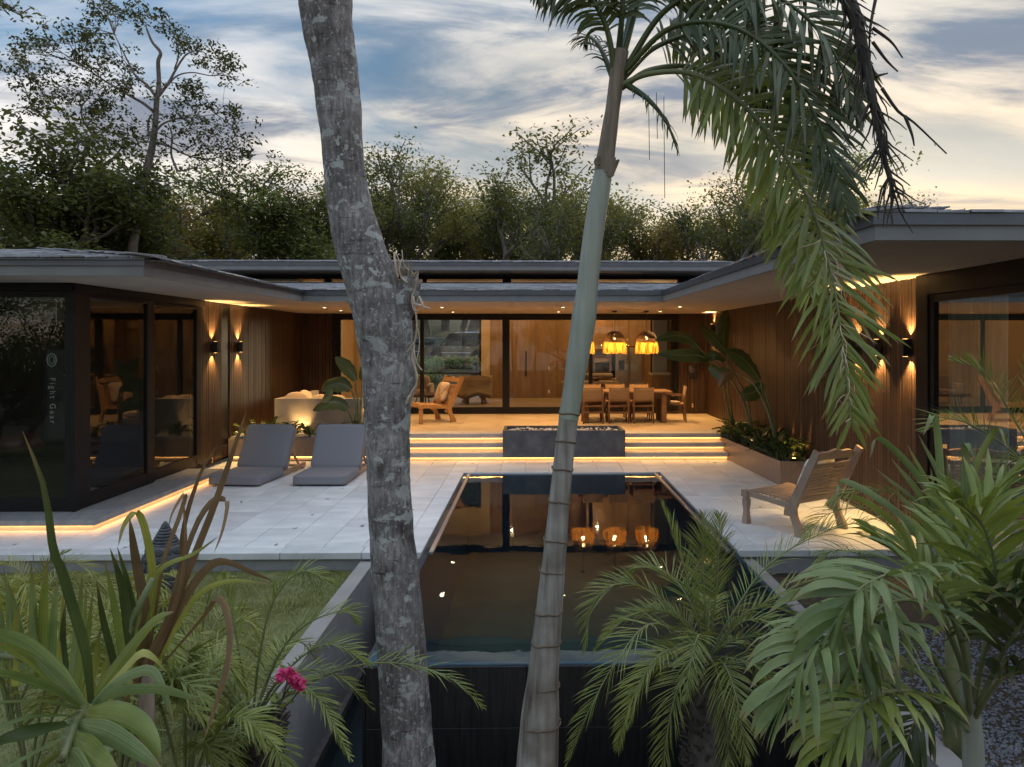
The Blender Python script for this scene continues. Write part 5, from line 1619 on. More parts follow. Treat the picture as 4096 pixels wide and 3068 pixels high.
# (x on the photo, top y on the photo, distance, kind, rotation, width factor, where)
TR = [(30, 560, 27, 1, 0.4, 1.25, 'at the left picture edge'), (-90, 300, 24, 1, 2.1, 1.25, 'towering over the left wing at the picture edge'), (190, 640, 31, 3, 1.2, 1.1, 'left of the two tall bare-stemmed trees'),
      (330, 690, 34, 3, .3, 1.2, 'behind the curving trunk'), (470, 700, 33, 3, 2.2, 1.1, 'between the curving and the straight tall trunk'), (620, 730, 34, 3, 4.0, 1.2, 'right of the straight tall trunk'),
      (760, 690, 38, 0, 1.9, 1.2, 'over the roof corner of the left wing'), (900, 650, 36, 1, .9, 1.1, 'above the left wing roof, dark and full'), (1010, 720, 40, 2, 3.1, 1.25, 'left of the lichen trunk, pale and rounded'),
      (1130, 690, 38, 2, 5.2, 1.2, 'just left of the lichen trunk'), (1230, 700, 41, 0, 1.0, 1.2, 'half behind the lichen trunk'),
      (1500, 600, 33, 5, .5, 1.0, 'right of the lichen trunk with loose top'), (1580, 640, 36, 4, 2.4, 1.1, 'right of the lichen trunk, low and full'), (1700, 560, 35, 1, 3.7, 1.0, 'left of the tallest middle tree'),
      (1860, 500, 33, 5, 1.2, 1.15, 'tallest in the middle, leaning crown against the sky'), (1960, 640, 38, 4, 4.4, 1.1, 'behind the tallest middle tree'), (2110, 700, 34, 5, 2.9, 1.0, 'left of the palm trunk, airy'),
      (2240, 730, 37, 0, .2, 1.0, 'just left of the palm trunk'), (2330, 730, 35, 5, 5.5, .9, 'half behind the palm trunk'), (2500, 715, 37, 5, 3.3, .85, 'right of the palm trunk, small open crown'),
      (2640, 810, 39, 0, 1.7, 1.1, 'low between the palm trunk and the hanging frond'), (2820, 600, 34, 5, 2.0, 1.0, 'behind the hanging frond, tall and airy'), (2960, 560, 37, 2, .8, 1.1, 'behind the hanging frond, tallest at right'),
      (3100, 640, 38, 4, 4.7, 1.1, 'right part of the frond, full crown'), (3290, 700, 40, 5, 3.9, 1.0, 'above the right wing eave'), (3420, 740, 36, 0, 1.4, 1.0, 'close over the right wing roof'), (3530, 800, 38, 5, .1, .9, 'last one over the right wing roof'),
      (1400, 720, 45, 2, 2.2, 1.3, 'far off behind the lichen trunk'), (1780, 760, 48, 0, .7, 1.3, 'far off in the middle'), (2050, 800, 47, 4, 3.0, 1.3, 'far off left of the palm'), (2420, 850, 46, 2, 5.0, 1.3, 'far off right of the palm'), (2740, 840, 48, 4, 1.3, 1.3, 'far off below the frond'),
      (120, 760, 46, 3, 1.0, 1.4, 'on the slope at far left'), (420, 790, 48, 0, 2.0, 1.4, 'on the slope behind the curving trunk'), (700, 780, 52, 3, 3.0, 1.4, 'on the slope behind the straight trunk'), (880, 800, 50, 2, 4.0, 1.4, 'on the slope over the left wing'),
      (1080, 800, 55, 4, 5.0, 1.5, 'on the slope by the lichen trunk'), (250, 800, 40, 2, 3.5, 1.2, 'low on the slope at left'), (560, 830, 42, 4, 5.3, 1.2, 'low on the slope in the left middle'), (800, 850, 44, 3, .8, 1.2, 'low on the slope above the roof edge'),
      (1650, 830, 40, 2, 1.1, 1.1, 'low behind the middle roof'), (1850, 850, 42, 0, 2.6, 1.1, 'low and dense behind the middle roof'), (2180, 880, 41, 2, 3.8, 1.1, 'low by the palm trunk'), (2560, 900, 41, 3, 4.9, 1.1, 'low and brownish right of the palm trunk'), (2900, 800, 43, 0, .4, 1.2, 'low behind the frond tips'), (3180, 800, 44, 2, 5.8, 1.2, 'low behind the right eave')]
for px, py, Y, k, rz, wf, where in TR:
    if 1380 < px < 2200: Y += 11
    tkm, crm, zt, mt = protos[k]
    q = AY(px, py, Y); zg = terrain_z(q.x, Y)
    sc_ = (q.z - zg) / zt
    o = empty('tree', (q.x, Y, zg - .05), rz, label=f'{desc[mt]} tree behind the house, {where}', cat='tree', group='trees behind the house')
    o.scale = (sc_ * wf, sc_ * wf, sc_)
    link('trunk', tkm, o); link('crown', crm, o)

# trees on the near side, mirrored in the left wing's glass
for x, y, k, sc_, rz, wh in ((-13, -9, 1, .8, .3, 'far left'), (-8, -13, 4, .9, 1.3, 'left'), (-3, -11, 2, .75, 2.3, 'left of the middle'), (2.5, -14, 1, .95, 3.3, 'middle'), (7.5, -11, 0, .8, 4.3, 'right'), (13, -14, 4, .9, 5.3, 'far right'), (-19, -5, 2, .9, .9, 'beyond the left end'), (-11.5, 2.2, 1, .62, 1.7, 'close to the left wing'), (-13.5, -1.2, 4, .75, 2.6, 'second from the left wing'), (-15.5, 1.5, 1, .7, 3.4, 'third from the left wing'), (-17.5, -2.2, 0, .85, 4.4, 'fourth from the left wing'), (-12.2, -4.2, 1, .85, 5.2, 'fifth from the left wing')):
    o = empty('tree', (x, y, -1.4), rz, label=f'garden tree mirrored in the glass, {wh}', cat='tree', group='trees on the near side')
    o.scale = (sc_ * 1.1, sc_ * 1.1, sc_)
    link('trunk', protos[k][0], o); link('crown', protos[k][1], o)

# the two tall bare-stemmed trees at left, drawn limb by limb
def limb_tree(name, Y, limbs, clus, label, seed, mt, barkm, per=100, ln=.16, sp=1.3, tw=1.0):
    rr = random.Random(seed)
    z3 = lambda x, y, dy=0: AD(x / 3.0, y / 3.0, Y + dy)
    base = z3(*limbs[0][0][0][:2])
    o = empty(name, (base.x, Y, terrain_z(base.x, Y)), label=label, cat='tree', group='tall bare-stemmed trees behind the left wing')
    inv = Matrix.Translation(-Vector(o.location))
    tk, cr = MB(), MB(); nodes = []
    for pts, r0, r1 in limbs:
        P = spline([z3(p[0], p[1], p[2] if len(p) > 2 else 0) for p in pts], max(8, len(pts) * 4))
        tk.tube(P, [lerp(r0, r1, i / (len(P) - 1)) for i in range(len(P))], 8, False)
        nodes += P[len(P) // 4:]
    g = Vector((base.x, Y, terrain_z(base.x, Y)))
    tk.tube([g, (g + base) / 2, base], [limbs[0][1] * 1.15, limbs[0][1] * 1.05, limbs[0][1]], 8, False)
    for x, y in clus:
        dy = rr.gauss(0, sp); c = z3(x, y, dy)
        n_ = min(nodes, key=lambda q: (q - c).length + (0.6 if q.z > c.z + .3 else 0))
        mid = (n_ + c) / 2 + Vector((rr.gauss(0, .08), rr.gauss(0, .1), rr.uniform(-.05, .15)))
        P = spline([n_, mid, c], 6)
        tk.tube(P, [lerp(.022, .008, i / 5) * tw for i in range(6)], 4, False)
        for _ in range(4):
            e = c + Vector((rr.gauss(0, .3), rr.gauss(0, .3), rr.gauss(.05, .2))) * tw
            tk.tube([P[3], (P[3] + e) / 2 + Vector((0, 0, .03)), e], [.01 * tw, .007 * tw, .004 * tw], 3, False)
            cluster(cr, rr, e, .26 * tw, int(per / 4 * rr.uniform(.5, 1.5)), ln)
    a = tk.build('trunk', barkm, None, True); a.parent = o; a.matrix_parent_inverse = inv
    b = cr.build('crown', mt, None); b.parent = o; b.matrix_parent_inverse = inv
T1 = [([(860, 1600), (890, 1420), (925, 1230), (965, 1040), (990, 930), (1005, 820), (1015, 660), (1030, 540), (1025, 400), (1040, 340), (985, 270), (950, 185)], .17, .035),
      ([(1000, 900), (965, 860), (960, 790), (985, 740)], .05, .03), ([(1015, 740), (930, 670), (840, 620), (740, 560), (640, 500), (560, 440), (480, 400)], .06, .015),
      ([(1020, 640), (960, 560), (880, 490), (840, 420), (790, 320), (740, 220)], .06, .015), ([(1030, 620), (1090, 540), (1140, 450), (1200, 360), (1260, 330)], .06, .02), ([(1080, 560), (1150, 490), (1250, 470), (1380, 490), (1480, 450)], .035, .012),
      ([(1010, 850), (1060, 800), (1150, 770), (1260, 760), (1400, 740)], .045, .012), ([(1000, 920), (1100, 950), (1200, 1000), (1320, 1030), (1480, 1010)], .05, .012), ([(1130, 450), (1160, 350), (1140, 260), (1100, 180)], .03, .01),
      ([(1150, 1110), (1110, 1000), (1115, 880), (1090, 800)], .05, .02), ([(1155, 1110), (1250, 1090), (1350, 1040)], .04, .012)]
C1 = [(660, 40), (730, 60), (800, 60), (870, 110), (940, 80), (1040, 130), (1100, 200), (1180, 260), (1260, 330), (1350, 380), (1450, 400), (1520, 430), (1550, 520), (560, 150), (470, 200), (380, 250), (290, 260), (230, 310), (180, 350), (330, 330), (450, 330), (560, 350),
      (640, 300), (700, 250), (600, 450), (700, 420), (800, 420), (850, 460), (780, 500), (400, 420), (520, 420), (900, 560), (830, 580), (1000, 600), (1150, 560), (1250, 590), (1300, 620), (1200, 680), (1300, 760), (1400, 700), (1480, 680), (1540, 740), (1560, 860), (1450, 850), (1350, 850), (1250, 820), (1150, 800),
      (1050, 740), (900, 800), (830, 870), (860, 960), (1100, 900), (1200, 950), (1300, 1000), (1450, 1000), (1560, 960), (1640, 1040), (1500, 1100), (1380, 1080), (620, 20), (700, 110), (600, 230), (520, 270), (1210, 300), (1300, 400), (1400, 440), (930, 900), (1000, 1010), (900, 1040), (1540, 1000), (1400, 930), (1280, 880)]
limb_tree('tall_tree', 27, T1, C1, 'tall tree with pale straight stem and wide airy crown behind the left wing', 21, M['leaf_silh'], M['bark'])
T2 = [([(735, 1600), (715, 1480), (680, 1340), (640, 1220), (590, 1170), (530, 1155), (470, 1180), (410, 1230), (310, 1275)], .13, .05), ([(530, 1155), (520, 1090), (550, 980), (555, 950), (500, 900), (420, 850), (320, 790), (240, 720), (190, 650)], .08, .02),
      ([(555, 950), (610, 900), (575, 840), (535, 770), (530, 690), (580, 620), (575, 520)], .06, .015), ([(470, 860), (440, 770), (340, 660), (280, 620)], .03, .012), ([(560, 820), (620, 740), (700, 700)], .025, .01)]
C2 = [(120, 330), (60, 420), (150, 460), (230, 480), (250, 550), (330, 520), (420, 560), (500, 600), (620, 640), (680, 700), (720, 740), (650, 760), (560, 700), (450, 700), (330, 700), (280, 620), (700, 900), (730, 860), (620, 930), (640, 830), (160, 600), (200, 700), (120, 700), (560, 540), (380, 620), (660, 560), (740, 640)]
limb_tree('tall_tree', 28.5, T2, C2, 'tall tree with a crooked, curving grey stem behind the left wing', 22, M['leaf_silh'], M['bark'])
# twig of a tree reaching into the top left corner
limb_tree('overhanging_tree', 9.0, [([(-420, 700), (-380, 300), (-250, 60), (-80, 0), (60, 40), (130, 90)], .03, .003), ([(-80, 0), (-20, 70), (10, 110)], .006, .002)], [(30, 10), (90, 40), (130, 95), (60, 70), (-20, 30)], 'leafy twig of an overhanging tree in the top left corner', 23, M['leaf_dark'], M['barkdark'], per=26, ln=.07, sp=.05, tw=.3)

# --- parking court seen through the living room window
CARP = {}
def car(loc, rz, paint, label, sc_=1.0, suv=True):
    o = empty('parked_car', loc, rz, label=label, cat='car', group='cars parked behind the house'); o.scale = (sc_,) * 3
    pm = material('car_paint_' + paint[0], paint[1], rough=.25, coat=.6, spec=.6)
    w = .92
    # body: side outline swept across (x forward)
    low = [(-2.3, .42), (-2.35, .75), (-2.32, 1.02), (2.0, 1.0), (2.32, .92), (2.4, .62), (2.35, .42)]
    def wheel_cut(cx_): return [(cx_ + .42 * math.cos(a), .36 + .42 * math.sin(a)) for a in [math.pi * k / 8 for k in range(9)]]
    out = low + [(x, z) for x, z in [(2.2, .36)]] + wheel_cut(1.42) + wheel_cut(-1.38)
    mb = MB(); mb.prism([(x, -w, z) for x, z in out], (0, 2 * w, 0)); mb.build('body', pm, o)
    roofz = 1.82 if suv else 1.45
    cab = [(-2.28, 1.021), (-2.2, roofz - .1), (-2.0, roofz), (.35, roofz), (.55, roofz - .04), (1.22, 1.021)] if suv else [(-1.9, 1.021), (-1.1, roofz), (.2, roofz), (1.2, 1.021)]
    mb = MB(); n_ = len(cab); k = .86
    mb.v = [(x, -w, z) if z < 1.1 else (x, -w * k, z) for x, z in cab] + [(x, w, z) if z < 1.1 else (x, w * k, z) for x, z in cab]
    mb.f = [tuple(range(n_)), tuple(reversed(range(n_, 2 * n_)))] + [((i + 1) % n_, i, i + n_, (i + 1) % n_ + n_) for i in range(n_)]; mb.m = [0] * len(mb.f)
    mb.build('cabin', pm, o)
    gm = M['ovenglass']
    for s in (-1, 1):
        for a, b in (((-2.1, -1.35) if suv else (-1.5, -.7)), (-1.25 if suv else -.6, -.35), (-.28, .72)):
            z1 = roofz - .12; z0 = 1.07
            y0, y1 = s * (w + .006), s * (w * k + .02)
            b2 = b - (.38 if b > .5 else 0.0)
            mb = MB(); mb.quad((a, y0, z0), (b, y0, z0), (b2, y1, z1), (a + .03, y1, z1)); mb.build('side_window', gm, o)
        MB().cbox(.70, .86, min(s * .95, s * 1.12), max(s * .95, s * 1.12), 1.05, 1.22, .03).build('wing_mirror', pm, o)
        MB().cbox(-1.0, 1.05, min(s * .925, s * .94), max(s * .925, s * .94), .60, .64, .005).build('trim_strip', M['stainless'], o)
        MB().tube([(-1.9, s * .68, roofz + .05), (-.9, s * .68, roofz + .07), (.2, s * .68, roofz + .05)], .02, 6).build('roof_rail', M['stainless'], o)
        MB().cbox(-2.36, -2.27, min(s * .66, s * .925), max(s * .66, s * .925), .78, 1.12, .01).build('tail_light', M['white'], o)
        for cx_ in (1.42, -1.38):
            wh = empty('wheel', (cx_, s * .80, .36)); wh.parent = o
            mb = MB(); mb.lathe([(.24, -.11), (.34, -.11), (.365, -.07), (.365, .07), (.34, .11), (.24, .11)], 0, 0, 24); q = mb.build('tyre', M['black'], wh, True); q.rotation_euler = (R(90), 0, 0)
            mb = MB(); mb.lathe([(.05, -.115), (.23, -.10), (.23, .10), (.05, .115)], 0, 0, 16); q = mb.build('rim', M['steel'], wh); q.rotation_euler = (R(90), 0, 0)
        for a in (-.9, .1):
            MB().cbox(a, a + .16, min(s * .925, s * .945), max(s * .925, s * .945), .93, .955, .004).build('door_handle', M['stainless'], o)
    return o
YCAR = 35.5
q = AY(1832, 1450, YCAR)
car((q.x + .25, YCAR, q.z), R(158), ('dark', (0.012, 0.016, 0.020)), 'dark sport utility vehicle seen through the living room window', .78)
q = AY(1722, 1445, YCAR + 3.2)
car((q.x - .3, YCAR + 3.2, q.z + .05), R(150), ('teal', (0.05, 0.09, 0.10)), 'greenish saloon car parked behind the dark vehicle', .78, False)
# garden strip in front of the cars
M['magenta'] = material('magenta_petal', (0.55, 0.03, 0.16), (0.70, 0.07, 0.26), rough=.6, scale=20, trans=.3)
M['violet'] = material('violet_petal', (0.22, 0.08, 0.40), (0.32, 0.13, 0.50), rough=.6, scale=20, trans=.3)
M['shrub_a'] = leafmat('garden_shrub_leaf', (0.14, 0.20, 0.07), (0.24, 0.30, 0.11), .3)
M['shrub_b'] = leafmat('blue_green_shrub_leaf', (0.11, 0.19, 0.10), (0.19, 0.27, 0.15), .3)
M['shrub_c'] = leafmat('yellow_green_shrub_leaf', (0.19, 0.22, 0.06), (0.30, 0.32, 0.10), .3)
def shrub(loc, w, h, n, ln, mt, flower, nf, label, seed):
    rr = random.Random(seed)
    o = empty('flowering_shrub', loc, label=label, cat='shrub', group='garden shrubs in front of the cars')
    st, lf, fl = MB(), MB(), MB()
    for k in range(14):
        a = rr.random() * 6.28; e = Vector((math.cos(a) * w * rr.uniform(.2, .9), math.sin(a) * w * rr.uniform(.2, .9), h * rr.uniform(.5, 1)))
        st.tube([(0, 0, 0), e * .5 + Vector((0, 0, .1)), e], [.018, .012, .005], 4, False)
        cluster(lf, rr, e, w * .5, n // 14, ln); cluster(lf, rr, e * .6, w * .4, n // 20, ln)
        for _ in range(nf // 14 + 1):
            c = e + Vector((rr.gauss(0, .1), rr.gauss(0, .1), rr.gauss(.05, .08)))
            cluster(fl, rr, c, .06, 10, .10)
    st.build('stems', M['barkdark'], o); lf.build('foliage', mt, o)
    if flower: fl.build('flowers', flower, o)
rr = random.Random(77)
places = [(1655, 1490, 'left of the door post'), (1705, 1480, 'behind the door post'), (1745, 1462, 'below the car bonnet'), (1790, 1470, 'under the front car door'), (1830, 1462, 'in the middle of the window'), (1868, 1480, 'under the rear wheel'), (1905, 1475, 'beside the window frame'), (1725, 1540, 'low, left in the window'), (1790, 1550, 'low, behind the teak chair'), (1700, 1560, 'low, behind the armchair')]
for k, (px, py, wh) in enumerate(places):
    Y = 30.4 + (k % 3) * .8 - (1.4 if py > 1530 else 0)
    q = AY(px, py, Y); zg = terrain_z(q.x, Y) - .05
    shrub((q.x, Y, zg), .55, max(.4, q.z - zg), 900, .12, M[['shrub_a', 'shrub_b', 'shrub_c'][k % 3]], [M['magenta'], M['violet'], M['magenta'], None][k % 4], 10, f'{["magenta", "violet", "pink", "green"][k % 4]} garden shrub {wh}', 300 + k)
q = AY(1902, 1440, 29.4); zg = terrain_z(q.x, 29.4)
sH = q.z - zg
o = empty('stone_figure', (q.x, 29.4, zg), label='small seated grey stone figure among the flowers beyond the window', cat='statue')
MB().lathe([(.34, 0), (.34, .10), (.30, .12), (.30, .16)], 0, 0, 18).build('plinth', M['stonegrey'], o)
MB().lathe([(.30, .16), (.36, .22), (.33, .30), (.22, .36), (.17, .50), (.20, .62), (.17, .70), (.07, .74), (.06, .78), (.10, .82), (.115, .90), (.10, .98), (.05, 1.03), (.02, 1.08)], 0, 0, 20).build('seated_body', M['stonegrey'], o, True)
o.scale = (sH / 1.08,) * 3

# ================================================================ plants
def plantmat(name, c1, c2, trans=.24, rough=.33, scale=3.0, objvar=.12, spec=.5):
    return material(name, c1, c2, rough=rough, scale=scale, trans=trans, objvar=objvar, detail=4, spec=spec, lo=.3, hi=.7, veins=.28, tips=.8)
M['palm'] = plantmat('palm_leaf', (0.15, 0.195, 0.045), (0.27, 0.31, 0.08))
M['palmdark'] = plantmat('dark_and_backlit_palm_leaf', (0.04, 0.062, 0.022), (0.085, 0.11, 0.038))  # dark blades; on the tall palm, backlit shade put into the colour
M['palmyel'] = plantmat('yellow_green_palm_leaf', (0.21, 0.23, 0.045), (0.34, 0.33, 0.08))
M['palmgrey'] = plantmat('grey_green_strap_leaf', (0.115, 0.17, 0.06), (0.25, 0.30, 0.13), rough=.38)
M['deadleaf'] = plantmat('dry_brown_leaf', (0.13, 0.075, 0.038), (0.27, 0.175, 0.10), rough=.7, trans=.2)
M['strel'] = plantmat('paddle_leaf', (0.055, 0.085, 0.028), (0.095, 0.13, 0.045), rough=.35, scale=2)
M['zz'] = plantmat('glossy_small_leaf', (0.028, 0.055, 0.014), (0.065, 0.095, 0.025), rough=.25, trans=.15)
M['stalk'] = material('green_stalk', (0.12, 0.15, 0.06), (0.20, 0.21, 0.10), rough=.5, scale=6)

def strip(mb, pts, wid, wdir, fold=.0):
    """ribbon leaf along pts; wid list; wdir a Vector or list; fold lowers the middle"""
    n = len(pts); o = len(mb.v)
    for i, p in enumerate(pts):
        t = (pts[min(i + 1, n - 1)] - pts[max(i - 1, 0)]).normalized()
        w = wdir[i] if isinstance(wdir, list) else wdir
        w = (w - t * w.dot(t))
        w = w.normalized() if w.length > 1e-5 else Vector((1, 0, 0))
        nn = t.cross(w)
        h = wid[i] / 2
        k0 = len(mb.v); v_ = i / (n - 1)
        mb.uv[k0] = (0.0, v_); mb.uv[k0 + 1] = (0.5, v_); mb.uv[k0 + 2] = (1.0, v_)
        mb.v += [tuple(p - w * h + nn * h * fold), tuple(p), tuple(p + w * h + nn * h * fold)]
    for i in range(n - 1):
        a = o + i * 3
        mb.f += [(a, a + 1, a + 4, a + 3), (a + 1, a + 2, a + 5, a + 4)]; mb.m += [mb.mi, mb.mi]
def frond_mesh(path, n, ln, wid, rr, droop=.5, a0=62, a1=18, r0=.012, lift=.15, start=.12, jit=.12, seg=4, mats=None, curl=0.0, ragged=0.0, prof=None, rach=1, face=0.0):
    """pinnate leaf: rachis through path, n leaflets per side"""
    mb = MB()
    P = spline(path, 40)
    mb.mi = rach
    mb.tube(P, [lerp(r0, r0 * .18, i / 39) for i in range(40)], 6, False)
    mb.mi = 0
    up = Vector((0, 0, 1))
    for k in range(n):
        t = start + (1 - start) * (k + .5) / n
        f = t * 39; i = min(int(f), 38); p = P[i].lerp(P[i + 1], f - i)
        T = (P[min(i + 2, 39)] - P[max(i - 1, 0)]).normalized()
        S = T.cross(up)
        S = S.normalized() if S.length > .08 else T.cross(Vector((0, 1, 0))).normalized()
        if face:
            S2 = T.cross(Vector((0, 1, 0))); S2 = S2 * (1 if S2.dot(S) >= 0 else -1)
            S = (S * (1 - face) + S2.normalized() * face).normalized()
        U = S.cross(T)
        u = (t - start) / (1 - start)
        L_ = ln * (prof(u) if prof else (math.sin(math.pi * min(1, u * .86 + .12)) ** .7))
        for s in (-1, 1):
            a = R(lerp(a0, a1, u)) + rr.gauss(0, jit)
            D = (S * s * math.sin(a) + T * math.cos(a) + U * (lift + rr.gauss(0, jit * 1.2))).normalized()
            l = L_ * rr.uniform(.82, 1.1) * (1 - ragged * rr.random())
            pts = [p.copy()]; d = D.copy(); tw = rr.gauss(0, .35)
            wd0 = (T - D * T.dot(D)).normalized()
            wd0 = (wd0 * math.cos(tw) + D.cross(wd0) * math.sin(tw))
            for q in range(seg):
                pts.append(pts[-1] + d * (l / seg))
                d = (d + Vector((rr.gauss(0, curl), rr.gauss(0, curl), -droop * (q + 1) / seg * rr.uniform(.7, 1.3)))).normalized()
            ws = [wid * w for w in ([.45, 1.0, .8, .03] if seg == 3 else [.45, 1.0, .95, .6, .03] if seg == 4 else [.4, .85, 1.0, .92, .65, .03])]
            strip(mb, pts, ws, wd0, .18)
    return mb
def palm(name, base, label, cat='palm', group=None):
    return empty(name, base, label=label, cat=cat, group=group)
def child(mb, name, mats, par, smooth=True):
    o = mb.build(name, mats, None, smooth)
    o.parent = par; o.matrix_parent_inverse = Matrix.Translation(par.location).inverted()
    return o
def D3(l):                           # list of (x, y, Y) in 2212-wide photo coordinates -> points
    return [AD(*p) for p in l]

# ---------------- big lichened trunk with a broken branch
def skin_tube(path, rad, seg=40, rings=90, noise=.05, seed=1, bumps=(), rough=0.0):
    """round trunk with uneven surface; bumps: (ring t, angle, width t, width a, height)"""
    rr = random.Random(seed)
    P = spline(path, rings); RR = [0] * rings
    m_ = len(rad) - 1
    for i in range(rings):
        t = i / (rings - 1) * m_; k = min(int(t), m_ - 1); f = t - k; f = f * f * (3 - 2 * f)
        RR[i] = lerp(rad[k], rad[k + 1], f)
    ph = [(rr.uniform(0, 6.3), rr.uniform(.5, 1.6), rr.randint(1, 4)) for _ in range(7)]
    from mathutils import noise as mnoise
    mb = MB(); ref = Vector((1, 0, 0))
    for i, p in enumerate(P):
        t = (P[min(i + 1, rings - 1)] - P[max(i - 1, 0)]).normalized()
        u = (ref - t * ref.dot(t)).normalized(); w = t.cross(u)
        for k in range(seg):
            a = 2 * math.pi * k / seg
            h = sum(math.sin(a * n_ + i * .11 * fq + p0) for p0, fq, n_ in ph) / 7
            r = RR[i] * (1 + noise * h)
            for bt, ba, wt, wa, hh_ in bumps:
                da = (a - ba + math.pi) % (2 * math.pi) - math.pi
                r += hh_ * math.exp(-((i / rings - bt) / wt) ** 2 - (da / wa) ** 2)
            d_ = u * math.cos(a) + w * math.sin(a)
            if rough:
                q = p + d_ * r
                r += rough * (mnoise.noise(Vector((q.x * 16, q.y * 16, q.z * 9))) + .6 * mnoise.noise(Vector((q.x * 38, q.y * 38, q.z * 24))) - 1.1 * max(0, mnoise.noise(Vector((q.x * 5, q.y * 5, q.z * 26))) - .35))
            mb.v.append(tuple(p + d_ * r))
    for i in range(rings - 1):
        for k in range(seg):
            k2 = (k + 1) % seg
            mb.f.append((i * seg + k, i * seg + k2, (i + 1) * seg + k2, (i + 1) * seg + k)); mb.m.append(0)
    return mb
def bark_lichen():
    m = bpy.data.materials.new('lichened_bark'); m.use_nodes = True
    t = m.node_tree; p = t.nodes['Principled BSDF']
    tc_ = N(t, 'ShaderNodeTexCoord')
    def noise(sc, stretch=(1, 1, 1), det=6, rough=.6, dist=0.0):
        mp_ = N(t, 'ShaderNodeMapping'); mp_.inputs['Scale'].default_value = stretch
        L(t, tc_.outputs['Object'], mp_.inputs[0])
        n_ = N(t, 'ShaderNodeTexNoise', inp={'Scale': sc, 'Detail': det, 'Roughness': rough, 'Distortion': dist}); L(t, mp_.outputs[0], n_.inputs['Vector']); return n_.outputs[0]
    base_ = ramp(t, noise(5, (1, 1, 1.3), 8, .65), [(.3, (0.10, 0.09, 0.086)), (.5, (0.20, 0.185, 0.18)), (.72, (0.36, 0.34, 0.335))])
    streak = ramp(t, noise(34, (1.5, 1.5, .32), 5, .7), [(.36, (.50, .48, .47)), (.55, (1.0, 1.0, 1.0)), (.72, (1.6, 1.6, 1.6))])
    c = mixc(t, 1.0, base_, streak, 'MULTIPLY')
    ringl = ramp(t, noise(5.5, (.7, .7, 6.5), 5, .6, 1.4), [(.335, (.40, .37, .35)), (.375, (1, 1, 1))])
    c = mixc(t, .75, c, ringl, 'MULTIPLY')
    speck = ramp(t, noise(60, (1, 1, .8), 3, .6), [(.60, (0, 0, 0)), (.66, (1, 1, 1))])
    sp2 = mth(t, 'MULTIPLY', speck, .6)
    c = mixc(t, sp2, c, (0.50, 0.49, 0.49))
    dark = ramp(t, noise(4.2, (1, 1, .8), 6, .6, .5), [(.60, (1, 1, 1)), (.70, (.42, .40, .38))])
    c = mixc(t, 1.0, c, dark, 'MULTIPLY')
    patch = noise(8.5, (1, 1, 1.25), 9, .62, .3)
    edge = ramp(t, patch, [(.575, (0, 0, 0)), (.595, (1, 1, 1))])
    lic = mixc(t, noise(40, det=5), (0.20, 0.235, 0.225), (0.56, 0.56, 0.54))
    e2 = mth(t, 'MULTIPLY', edge, .85)
    c = mixc(t, e2, c, lic)
    spots = ramp(t, noise(21, (1, 1, 1), 4, .5), [(.645, (0, 0, 0)), (.665, (1, 1, 1))])
    c = mixc(t, mth(t, 'MULTIPLY', spots, .8), c, (0.45, 0.48, 0.46))
    L(t, c, p.inputs['Base Color']); p.inputs['Roughness'].default_value = .85
    b1 = N(t, 'ShaderNodeBump', inp={'Strength': .55, 'Distance': .006}); L(t, streak, b1.inputs['Height'])
    b2 = N(t, 'ShaderNodeBump', inp={'Strength': .8, 'Distance': .006}); L(t, ringl, b2.inputs['Height']); L(t, b1.outputs[0], b2.inputs['Normal'])
    L(t, b2.outputs[0], p.inputs['Normal'])
    return m
M['lichen'] = bark_lichen()
YT = 4.0
cw = [(884, 1660, 112), (877, 1550, 106), (868, 1400, 104), (858, 1280, 101), (846, 1150, 94), (840, 1030, 92), (837, 900, 97), (838, 800, 108), (828, 700, 122), (800, 600, 112), (776, 530, 103), (755, 440, 92), (742, 340, 86), (732, 230, 95), (722, 140, 98), (708, 60, 105), (700, -40, 118), (692, -140, 118), (690, -400, 108), (700, -800, 92), (720, -1200, 70), (735, -1500, 45)]
path = [AD(x, y, YT) for x, y, w in cw]; rad = [w * DS * YT / F / 2 for x, y, w in cw]
bx_ = path[0].copy(); root = Vector((bx_.x + .02, YT, -.36))
bt = palm('lichen_tree', root, 'thick grey tree trunk with pale lichen patches and a broken side branch', 'tree')
tb_ = skin_tube([root, (root + bx_) / 2] + path, [.18, .165] + rad, bumps=((.385, 0.0, .014, .9, .02), (.24, 2.9, .012, .5, .006), (.15, 4.9, .008, .6, .006)), seed=5, noise=.035, rough=.0045, seg=64, rings=260)
child(tb_, 'trunk', M['lichen'], bt)
# crown high above the picture
lt_, lc_ = MB(), MB(); rr = random.Random(66); topz = path[-1]
for k in range(11):
    a = k * 2.4; s0 = path[-1].lerp(path[-4], rr.random()); d = Vector((math.cos(a), math.sin(a), rr.uniform(.25, .8))).normalized(); P = [s0]
    for q in range(5):
        P.append(P[-1] + d * rr.uniform(.3, .45)); d = (d + Vector((rr.gauss(0, .25), rr.gauss(0, .25), rr.gauss(.05, .15)))).normalized()
    lt_.tube(P, [.045, .036, .028, .02, .013, .006], 6, False)
    for q in P[2:]:
        cluster(lc_, rr, q, .5, 42, .11)
child(lt_, 'limbs', M['lichen'], bt); child(lc_, 'crown', M['leaf_dark'], bt, False)
